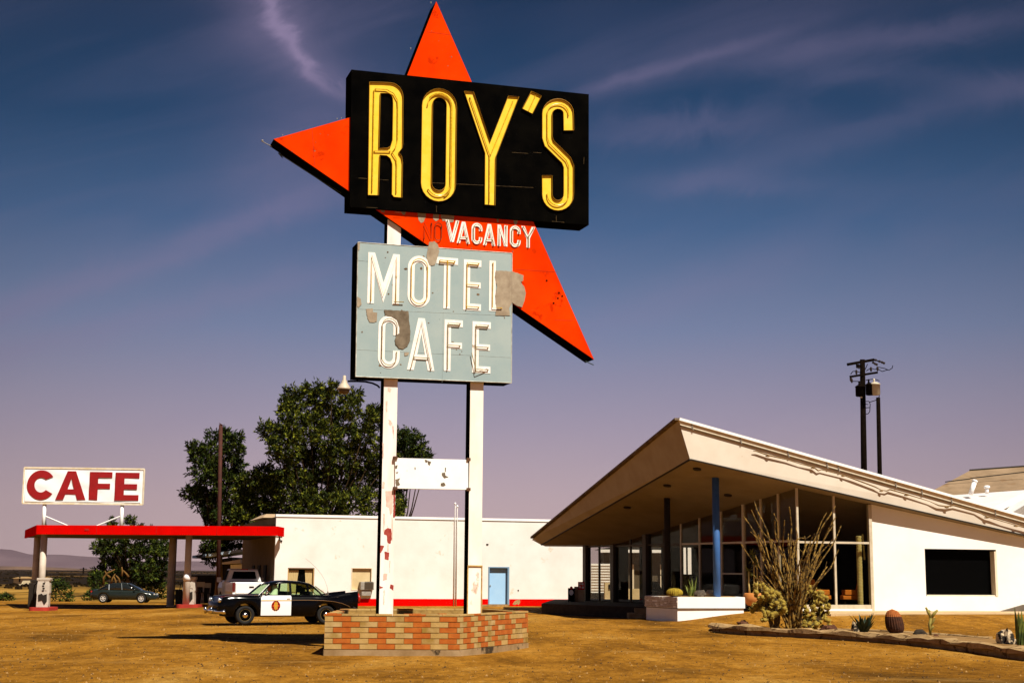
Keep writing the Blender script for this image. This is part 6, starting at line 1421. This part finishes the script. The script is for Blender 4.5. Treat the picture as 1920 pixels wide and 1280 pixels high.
tree('tamarisk_tree', 'tall shaggy dark tree at the left behind the rusty mast, reaching out to the left', tp([(130, 500, 45), (160, 560, 60), (230, 520, 60), (250, 430, 40), (340, 420, 45), (395, 440, 50), (385, 510, 60), (310, 540, 55), (180, 650, 75), (260, 640, 65), (350, 610, 70), (400, 600, 50), (90, 800, 40), (150, 800, 60), (230, 740, 75), (330, 730, 85), (410, 700, 60), (190, 870, 60), (260, 880, 75), (350, 850, 80), (240, 950, 50), (330, 960, 75), (420, 900, 70), (300, 1040, 60), (380, 1060, 60), (230, 1140, 60), (300, 1150, 70), (380, 1120, 60), (250, 1230, 45)]), 98, 410, LEAF1, 1.0, 3, 'trees behind the cafe')
tree('tamarisk_tree', 'huge dense tree with a ragged crown rising above the middle of the cafe roof', tp([(720, 200, 40), (780, 130, 50), (800, 200, 65), (880, 130, 45), (930, 100, 40), (960, 170, 65), (1040, 100, 45), (1050, 180, 60), (880, 240, 75), (1150, 180, 45), (1200, 150, 40), (1180, 240, 55), (760, 260, 65), (600, 370, 42), (630, 400, 48), (700, 380, 60), (650, 480, 45), (780, 360, 90), (900, 350, 95), (1020, 300, 95), (1120, 330, 80), (760, 480, 95), (880, 480, 105), (1010, 440, 105), (1130, 450, 95), (1240, 400, 65), (1290, 290, 45), (1320, 350, 70), (1330, 250, 30), (720, 600, 85), (830, 620, 105), (970, 600, 110), (1100, 590, 105), (1230, 560, 95), (1330, 500, 80), (700, 730, 80), (820, 760, 105), (960, 750, 110), (1100, 740, 110), (1240, 720, 95), (1330, 660, 85), (1440, 560, 30), (760, 880, 95), (900, 890, 105), (1040, 890, 105), (1180, 880, 100), (1310, 860, 90), (1420, 880, 70), (1450, 960, 50)]), 94, 600, LEAF2, .95, 5, 'trees behind the cafe')
tree('tamarisk_tree', 'lower bushy tree filling the gap between the two tall trees', tp([(590, 670, 60), (530, 700, 55), (480, 740, 60), (640, 720, 55), (540, 790, 75), (440, 800, 60), (620, 830, 85), (500, 880, 80), (420, 960, 60), (580, 930, 80), (480, 990, 70), (690, 900, 70), (680, 680, 30)]), 96, 490, LEAF2, 1.0, 7, 'trees behind the cafe')
tree('tamarisk_tree', 'rounded dark tree showing between the two sign posts', tp([(1510, 430, 45), (1560, 420, 45), (1600, 470, 55), (1540, 500, 65), (1640, 540, 50), (1680, 560, 25), (1500, 540, 60), (1580, 600, 65), (1480, 640, 60), (1470, 760, 50), (1490, 850, 35), (1480, 920, 40)]), 99, 745, LEAF1, 1.0, 9, 'trees behind the cafe')
ZC = lambda L_: [(a/3.5556, 840+b_/3.5556, r/3.5556) for a, b_, r in L_]
tree('desert_tree', 'dark spreading tree seen under the canopy behind the green sedan', ZC([(870, 490, 28), (740, 500, 18), (660, 660, 35), (700, 640, 40), (780, 640, 60), (880, 640, 70), (980, 640, 65), (1060, 650, 55), (740, 720, 60), (840, 730, 75), (950, 730, 75), (1050, 730, 60), (1090, 680, 35), (740, 800, 65), (850, 820, 75), (970, 820, 75), (1060, 810, 60), (680, 830, 50), (900, 880, 60), (1010, 890, 60), (640, 880, 40), (920, 560, 40), (1000, 570, 35)]), 118, 240, LEAF1, .9, 11, None, .19)
# bare pale limbs in front of that tree
mb = MB(); bl = lambda a, b_, y=115: at_y(a/3.5556, 840+b_/3.5556, y)
for P in ([(812, 850), (816, 820), (812, 790)], [(692, 905), (690, 860), (715, 832), (768, 806)], [(736, 862), (712, 842), (699, 816)], [(858, 856), (836, 828), (820, 812)], [(800, 900), (792, 868), (772, 846)], [(742, 900), (750, 866), (768, 836)], [(772, 905), (770, 880), (760, 856)]):
    mb.tube([bl(*q_) for q_ in P], [.09]+[.07]*(len(P)-2)+[.04], 6)
solo(mb, 'bare_branches', mat('golden_dead_wood', (.09, .042, .006), (.16, .08, .014), 4, .9), 'tangle of bare golden dead branches in front of the dark tree under the canopy', 'branches', smooth=True)

# desert scrub far out: one mass
mb = MB(); rg = random.Random(12)
for i in range(1100):
    y = 118*(16**rg.random()); u = rg.uniform(-60, 1960) if rg.random() < .15 else rg.uniform(-40, 430); x = xcol(u, y); s = rg.uniform(.25, .62)*(1+y/1400)
    if noise.noise(Vector((x*.03, y*.008, 0))) < .02: continue
    z = ground(x, y); k = 7
    for j in range(5):
        a = rg.uniform(0, 6.28); dx, dy = math.cos(a)*s*.6, math.sin(a)*s*.6
        mb.add([(x+dx-s*.35, y+dy, z-.1), (x+dx+s*.35, y+dy, z-.1), (x+dx+s*.45, y+dy, z+s*.35), (x+dx+rg.uniform(-.2, .2)*s, y+dy-.1, z+s*rg.uniform(.5, .8)), (x+dx-s*.45, y+dy, z+s*.38)], [(0, 1, 2, 3, 4)])
o = mb.build('desert_scrub', leafmat('dark_scrub', (.008, .005, .002), (.020, .012, .004), (.05, .03, .008), .15), recalc=False); tag(o, 'dark low creosote scrub spread over the desert floor', 'scrub', kind='stuff')
def bush(u, v, w, h, y, lab, seed, m=LEAF1):
    x = xcol(u, y); z = ground(x, y); rg = random.Random(seed); mb = MB(); W_, H_ = w*y/FPX/2, h*y/FPX
    for i in range(int(420*W_*H_/1.5)+120):
        a, e_ = rg.uniform(0, 6.28), rg.random(); r_ = rg.uniform(.6, 1)
        p = Vector((x+math.cos(a)*W_*r_*math.cos(e_*1.4), y+math.sin(a)*W_*.7*r_*math.cos(e_*1.4), z+H_*r_*math.sin(e_*1.5)+.05*math.sin(a*5)))
        d = Vector((rg.uniform(-1, 1), rg.uniform(-1, 1), rg.uniform(-.3, 1))).normalized(); s_ = d.cross(Vector((rg.random(), rg.random(), -.5))).normalized()*.06
        mb.add([p-s_, p+s_, p+d*.32], [(0, 1, 2)])
    solo(mb, 'desert_bush', m, lab, 'bush', 'desert bushes beyond the lot', base=(x, y, z), recalc=False)
bush(112, 1112, 60, 40, 106, 'dark rounded desert bush just right of the left fuel pump', 1); bush(14, 1108, 34, 12, 108, 'low dark bush at the far left edge of the lot', 2); bush(180, 1106, 46, 22, 112, 'dark bush between the left pump and the green sedan', 3)
bush(300, 1108, 40, 36, 121, 'dark bush at the right of the green sedan', 4); bush(395, 1098, 50, 34, 120, 'greenish bush beside the dark board fence', 5)
def house(u, v0, v1, w, y, lab):
    x = xcol(u, y); z0, z1 = ground(x, y), zrow(x, y, v0); W_ = w*y/FPX/2; T = thing('distant_house', lab, 'house', (x, y, z0), 'small houses out on the desert'); mb = MB(); mb.box((x, y, (z0+z1)/2), (W_*2, 5, z1-z0)); mb.build('wall', mat('pale_house_wall', (.75, .62, .38), None), T)  # house walls in one even pale cream colour
    mb = MB(); mb.add([(x-W_*1.2, y-3, z1), (x+W_*1.2, y-3, z1), (x+W_*1.2, y+3, z1), (x-W_*1.2, y+3, z1), (x-W_*.8, y, z1+W_*.35), (x+W_*.8, y, z1+W_*.35)], [(0, 1, 5, 4), (2, 3, 4, 5), (1, 2, 5), (3, 0, 4), (3, 2, 1, 0)]); mb.build('roof', mat('house_roof', (.30, .18, .07), None), T)
    mb = MB(); mb.box((x+W_*.3, y-2.52, z0+1), (W_*.3, .05, 1.0)); mb.build('window', DARKB, T)
house(46, 1083.5, 1091, 17, 210, 'small pale house far off at the left edge of the picture'); house(84, 1083.5, 1090, 12, 214, 'small pale house just right of the left canopy posts, far off')
mb = MB(); y = 600; x = xcol(156, y); mb.tube([(x, y, 0), (x, y, zrow(x, y, 1063))], .3, 6); mb.beam((x-1.5, y, zrow(x, y, 1066)), (x+1.5, y, zrow(x, y, 1066)), .3); solo(mb, 'far_pole', WOOD, 'tiny pole standing on the desert horizon left of the sedan', 'pole')

# ================================================================== cactus garden
def gp(u, v): return at_g(u, v)
def kerbline(name, lab, pts, w, h, m, seed):
    rg = random.Random(seed); P = [gp(*q_) for q_ in pts]; mb = MB(); Q = []
    for a, b_ in zip(P, P[1:]):
        n_ = max(2, int((b_-a).length/.35))
        for i in range(n_): Q.append(a.lerp(b_, i/n_))
    Q.append(P[-1]); S = []
    for i, p in enumerate(Q):
        d = (Q[min(i+1, len(Q)-1)]-Q[max(i-1, 0)]).normalized(); sd_ = Vector((-d.y, d.x, 0)); nn = lambda k: .75+.5*(noise.noise(Vector((i*.45, k*3.3, seed)))+.5)
        S.append([p+sd_*w*.45-Vector((0, 0, .08)), p+sd_*w*.40+Vector((0, 0, h*.42)), p+sd_*w*.0*nn(2)+Vector((0, 0, h*.55*nn(4))), p+sd_*w*.05*nn(1)+Vector((0, 0, h*.85*nn(1))), p+sd_*w*.3*nn(2)+Vector((0, 0, h*nn(2))), p+sd_*w*.8*nn(3)+Vector((0, 0, h*.95*nn(3))), p+sd_*w*nn(4)-Vector((0, 0, .08))])
    mb.loft(S); return solo(mb, name, m, lab, 'kerb', base=P[0], smooth=False)
kerbline('garden_kerb', 'long rough concrete kerb along the front of the cactus bed', [(1327, 1184), (1400, 1190), (1480, 1194), (1560, 1199), (1620, 1203), (1700, 1210), (1780, 1219), (1850, 1228), (1935, 1240)], .42, .26, CONC, 2)
kerbline('rear_kerb', 'thin pale kerb at the back of the cactus bed', [(1330, 1176), (1400, 1173.5), (1480, 1175), (1560, 1181), (1650, 1184), (1740, 1190), (1850, 1198)], .22, .07, CONC, 4)
# bed of soil inside
mb = MB(); fr = [gp(u, v) for u, v in ((1332, 1182), (1400, 1188), (1560, 1197), (1700, 1208), (1850, 1226), (1935, 1238))]; bk_ = [gp(u, v) for u, v in ((1332, 1177), (1400, 1175), (1560, 1183), (1700, 1188), (1850, 1199), (1935, 1207))]
mb.loft([[a+Vector((0, 0, .07)), a.lerp(b_, .5)+Vector((0, 0, .11)), b_+Vector((0, 0, .05))] for a, b_ in zip(fr, bk_)], closed=False); o = mb.build('garden_soil', mat('bed_soil', (.16, .08, .018), (.28, .155, .05), 1.8, .95, bump=.5, bscale=9, c3=(.12, .055, .012), s3=4, t3=.58), smooth=True); tag(o, 'packed sandy soil inside the cactus bed', 'soil', kind='structure')
# ocotillo
ob_ = gp(1487, 1176); OC = mat('ocotillo_stem', (.035, .018, .004), (.28, .16, .028), 9, .9, lo=.42, hi=.58, bump=.6, bscale=30)
T = thing('ocotillo', 'tall ocotillo with a fan of thorny golden stems in front of the lobby glass', 'cactus', ob_)
tips = [(1397, 968), (1412, 955), (1421, 939), (1414, 1040), (1428, 985), (1440, 1010), (1452, 962), (1447, 1062), (1460, 1000), (1470, 975), (1481, 950), (1476, 1040), (1490, 1010), (1497, 988), (1505, 1004), (1520, 1007), (1516, 1030), (1528, 1000), (1540, 985), (1552, 960), (1566, 948), (1573, 968), (1578, 985), (1560, 1010), (1545, 1020), (1562, 1062), (1470, 1075), (1455, 1090), (1500, 1070), (1535, 1060), (1418, 1000), (1436, 1060), (1483, 1000), (1408, 1075), (1530, 1090), (1510, 1050), (1575, 1030), (1425, 1085)]
rg = random.Random(21); tips += [(u+rg.uniform(-13, 13), v+rg.uniform(8, 70)) for u, v in tips[:20]]
for i, (u, v) in enumerate(tips):
    tip = at_y(u, v, ob_.y+rg.uniform(-1.2, 1.2)); b0 = ob_+Vector((rg.uniform(-.22, .22), rg.uniform(-.2, .2), -.05)); dx = tip-b0; pts_ = []
    for k in range(13):
        t_ = k/12; p = b0+Vector((dx.x*(t_**1.25), dx.y*t_, dx.z*(t_**.93)))
        if 2 < k: p += Vector((noise.noise(Vector((i*2.7, t_*3.2, 0))), noise.noise(Vector((i*2.7, t_*3.2, 9))), 0))*.34*t_
        pts_.append(p)
    rr0 = rg.uniform(.036, .050); mb = MB(); mb.tube(pts_, [rr0*(1-.62*k/12)*(1+.18*math.sin(k*2.3+i)) for k in range(13)], 6)
    for k in range(60):
        j = rg.randrange(12); p = pts_[j].lerp(pts_[j+1], rg.random()); d = Vector((rg.uniform(-1, 1), rg.uniform(-1, 1), rg.uniform(-.4, .6))).normalized(); s_ = Vector((0, 0, .008)); mb.add([p-s_, p+s_, p+d*rg.uniform(.05, .085)], [(0, 1, 2)])
    if i % 3 == 0:
        j = rg.randrange(5, 9); p = pts_[j]; q_ = p+Vector((rg.uniform(-.5, .5), rg.uniform(-.3, .3), rg.uniform(.3, .8))); mb.tube([p, p.lerp(q_, .5)+Vector((.06, 0, 0)), q_], [.016, .013, .007], 5)
    mb.build('stem', OC, T)
# two twisting side shoots at the top
mb = MB(); Y_ = ob_.y
mb.tube([at_y(u, v, Y_) for u, v in ((1487, 1040), (1492, 1014), (1500, 1008), (1512, 1009), (1520, 1003))], [.03, .028, .025, .02, .012], 6); mb.build('stem', OC, T)
# cholla clumps
CH = mat('golden_cholla', (.14, .09, .006), (.36, .25, .035), 14, .9, bump=.8, bscale=50, lo=.3, hi=.7)
def cholla(cl_, y, base_uv, lab, seed, n_=3.2):
    b0 = gp(*base_uv); T = thing('cholla_cactus', lab, 'cactus', b0, 'cholla clumps round the ocotillo'); rg = random.Random(seed); mb = MB(); sp_ = MB()
    for (u, v, r) in cl_:
        c = at_y(u, v, b0.y+rg.uniform(-.5, .5)); R_ = r*b0.y/FPX
        for k in range(int(13*(r/14)**2)+5):
            d = Vector((rg.uniform(-1, 1), rg.uniform(-1, .6), rg.uniform(-1, 1))); d = d.normalized()*R_*rg.uniform(.3, 1.0); p = c+d; ax = (d.normalized()+Vector((0, 0, .6))).normalized()
            l_, w_ = rg.uniform(.10, .17), rg.uniform(.055, .08)
            S = []; a_ = ax.orthogonal().normalized(); bb = ax.cross(a_)
            for h_ in (0, .12, .45, .8, 1): 
                rr_ = w_*(.35, .85, 1, .8, .25)[(0, .12, .45, .8, 1).index(h_)]; S.append([p+ax*l_*h_+(a_*math.cos(t_*math.pi/4)+bb*math.sin(t_*math.pi/4))*rr_*rg.uniform(.85, 1.1) for t_ in range(8)])
            mb.loft(S)
            for _ in range(26):
                t_ = rg.uniform(0, 6.28); q_ = p+ax*l_*rg.random()+(a_*math.cos(t_)+bb*math.sin(t_))*w_*.8; dd_ = (q_-p-ax*l_*.5).normalized(); s_ = dd_.orthogonal().normalized()*.004; sp_.add([q_-s_, q_+s_, q_+dd_*rg.uniform(.03, .06)], [(0, 1, 2)])
    mb.build('joints', CH, T, smooth=True); sp_.build('spines', mat('pale_spine', (.42, .31, .07), None), T, recalc=False)
    mb = MB(); 
    for (u, v, r) in cl_[::2]: c = at_y(u, v, b0.y); mb.tube([b0+Vector((rg.uniform(-.1, .1), 0, 0)), b0.lerp(c, .5)+Vector((.05, 0, -.05)), c], [.05, .045, .04], 6)
    mb.build('stalk', mat('dark_stalk', (.03, .018, .006), (.07, .04, .012), 6, .95), T)
cholla([(1428, 1108, 12), (1438, 1116, 14), (1425, 1125, 11), (1442, 1134, 15), (1455, 1122, 12), (1420, 1138, 9), (1450, 1148, 13), (1438, 1158, 11), (1462, 1140, 12)], 0, (1452, 1172), 'bushy golden cholla clump at the left foot of the ocotillo', 1)
cholla([(1522, 1112, 10), (1532, 1118, 11), (1540, 1130, 13), (1530, 1140, 14), (1545, 1145, 11), (1518, 1150, 12), (1535, 1158, 11), (1512, 1162, 10), (1525, 1168, 9), (1548, 1168, 8), (1505, 1145, 10), (1500, 1168, 9)], 0, (1520, 1180), 'larger pale gold cholla clump at the right foot of the ocotillo', 2)
# rocks
def rock(u, v, w, h, m, lab, seed, k=.35, grp=None, sink=.1):
    p = gp(u, v); W_, H_ = w*p.y/FPX/2, h*p.y/FPX; mb = MB(); mb.blob(p+Vector((0, .1, H_*.42)), (W_, W_*.8, H_*.62), seed, 12, k, 2.2); return solo(mb, 'garden_rock', m, lab, 'rock', grp or 'rocks of the cactus bed', base=p)
RK = mat('red_brown_rock', (.055, .018, .008), (.12, .045, .018), 4, .9, bump=.4, bscale=10); RKD = mat('dark_rock', (.012, .008, .005), (.04, .025, .012), 4, .9); RKW = mat('white_veined_rock', (.48, .36, .22), (.012, .008, .005), 4, .9, lo=.43, hi=.49)
rock(1394, 1175, 22, 15, RK, 'dark reddish double rock at the left end of the cactus bed', 1); rock(1555, 1187, 30, 14, RK, 'dull red slab rock right of the pale cholla', 2); rock(1605, 1188, 15, 20, RKW, 'black and ochre pointed rock left of the dark agave', 3)
rock(1727, 1194, 27, 14, RKD, 'smooth dark boulder at the foot of the forked cactus', 4, .15); rock(1757, 1198, 11, 9, RK, 'small reddish stone right of the forked cactus', 5); rock(1890, 1214, 32, 32, RKW, 'big black rock with white veins at the right end of the bed', 6, .3)
rock(1436, 1187, 12, 7, RKW, 'small pale chip rock below the ocotillo', 8); rock(1908, 1226, 30, 10, CONC, 'flat pale stone at the right end of the kerb', 9); rock(1850, 1215, 26, 8, CONC, 'flat tan stone left of the white-veined rock', 10); rock(1528, 1140, 12, 10, WHITE, 'white stone caught in the pale cholla', 11, .2)
AG = mat('dark_agave', (.008, .020, .010), (.025, .045, .018), 5, .6)
tuft(gp(1620, 1190), 22, .66, .085, AG, 'agave', 'dark green agave with stiff pointed leaves in the middle of the bed', seed=5, spread=.62, base_r=.04)
p = gp(1681, 1191); BR = mat('barrel_dark_red', (.030, .010, .004), (.07, .022, .008), 10, .95); BR2 = mat('barrel_lit_rust_top', (.22, .06, .012), (.34, .10, .02), 14, .95)  # rust top lighter, lower body darker: light from above put into both
barrel(p, .26, .80, BR, 'barrel_cactus', 'tall leaning red-topped barrel cactus', tilt=(-.14, 0), m2=BR2, split=.74)
p = gp(1746, 1194); T = thing('forked_cactus', 'thin forked yellow-green cactus beside the smooth dark boulder', 'cactus', p); FC = mat('yellow_green_cactus', (.14, .11, .015), (.30, .24, .05), 8, .8)
gy_ = p.y; Pq = lambda u, v: at_y(u, v, gy_)
for P, r in (([(1745, 1192), (1743, 1170), (1746, 1156)], .05), ([(1746, 1158), (1741, 1148), (1736, 1138)], .045), ([(1746, 1158), (1752, 1149), (1758, 1143)], .045), ([(1745, 1172), (1750, 1163), (1752, 1158)], .035), ([(1744, 1158), (1742, 1150), (1743, 1143)], .03), ([(1746, 1180), (1750, 1172)], .03)):
    mb = MB(); pts_ = [Pq(*q_) for q_ in P]; mb.tube(pts_, [r*.7]+[r]*(len(P)-2)+[r*.6] if len(P) > 2 else [r*.8, r*.5], 8)
    rg = random.Random(int(r*1000)+len(P))
    for _ in range(40):
        j = rg.randrange(len(P)-1); q_ = pts_[j].lerp(pts_[j+1], rg.random()); d = Vector((rg.uniform(-1, 1), rg.uniform(-1, 1), rg.uniform(-.3, .6))).normalized(); mb.add([q_-Vector((0, 0, .005)), q_+Vector((0, 0, .005)), q_+d*.09], [(0, 1, 2)])
    mb.build('arm' if P[0][1] < 1190 else 'stem', FC, T, smooth=True)
p = gp(1914, 1216); tuft(p, 9, 1.05, .09, mat('tall_green_agave', (.03, .05, .01), (.14, .16, .02), 4, .6), 'tall_agave', 'tall yellow-green upright agave cut by the right edge of the picture', seed=14, spread=.10, base_r=.06)
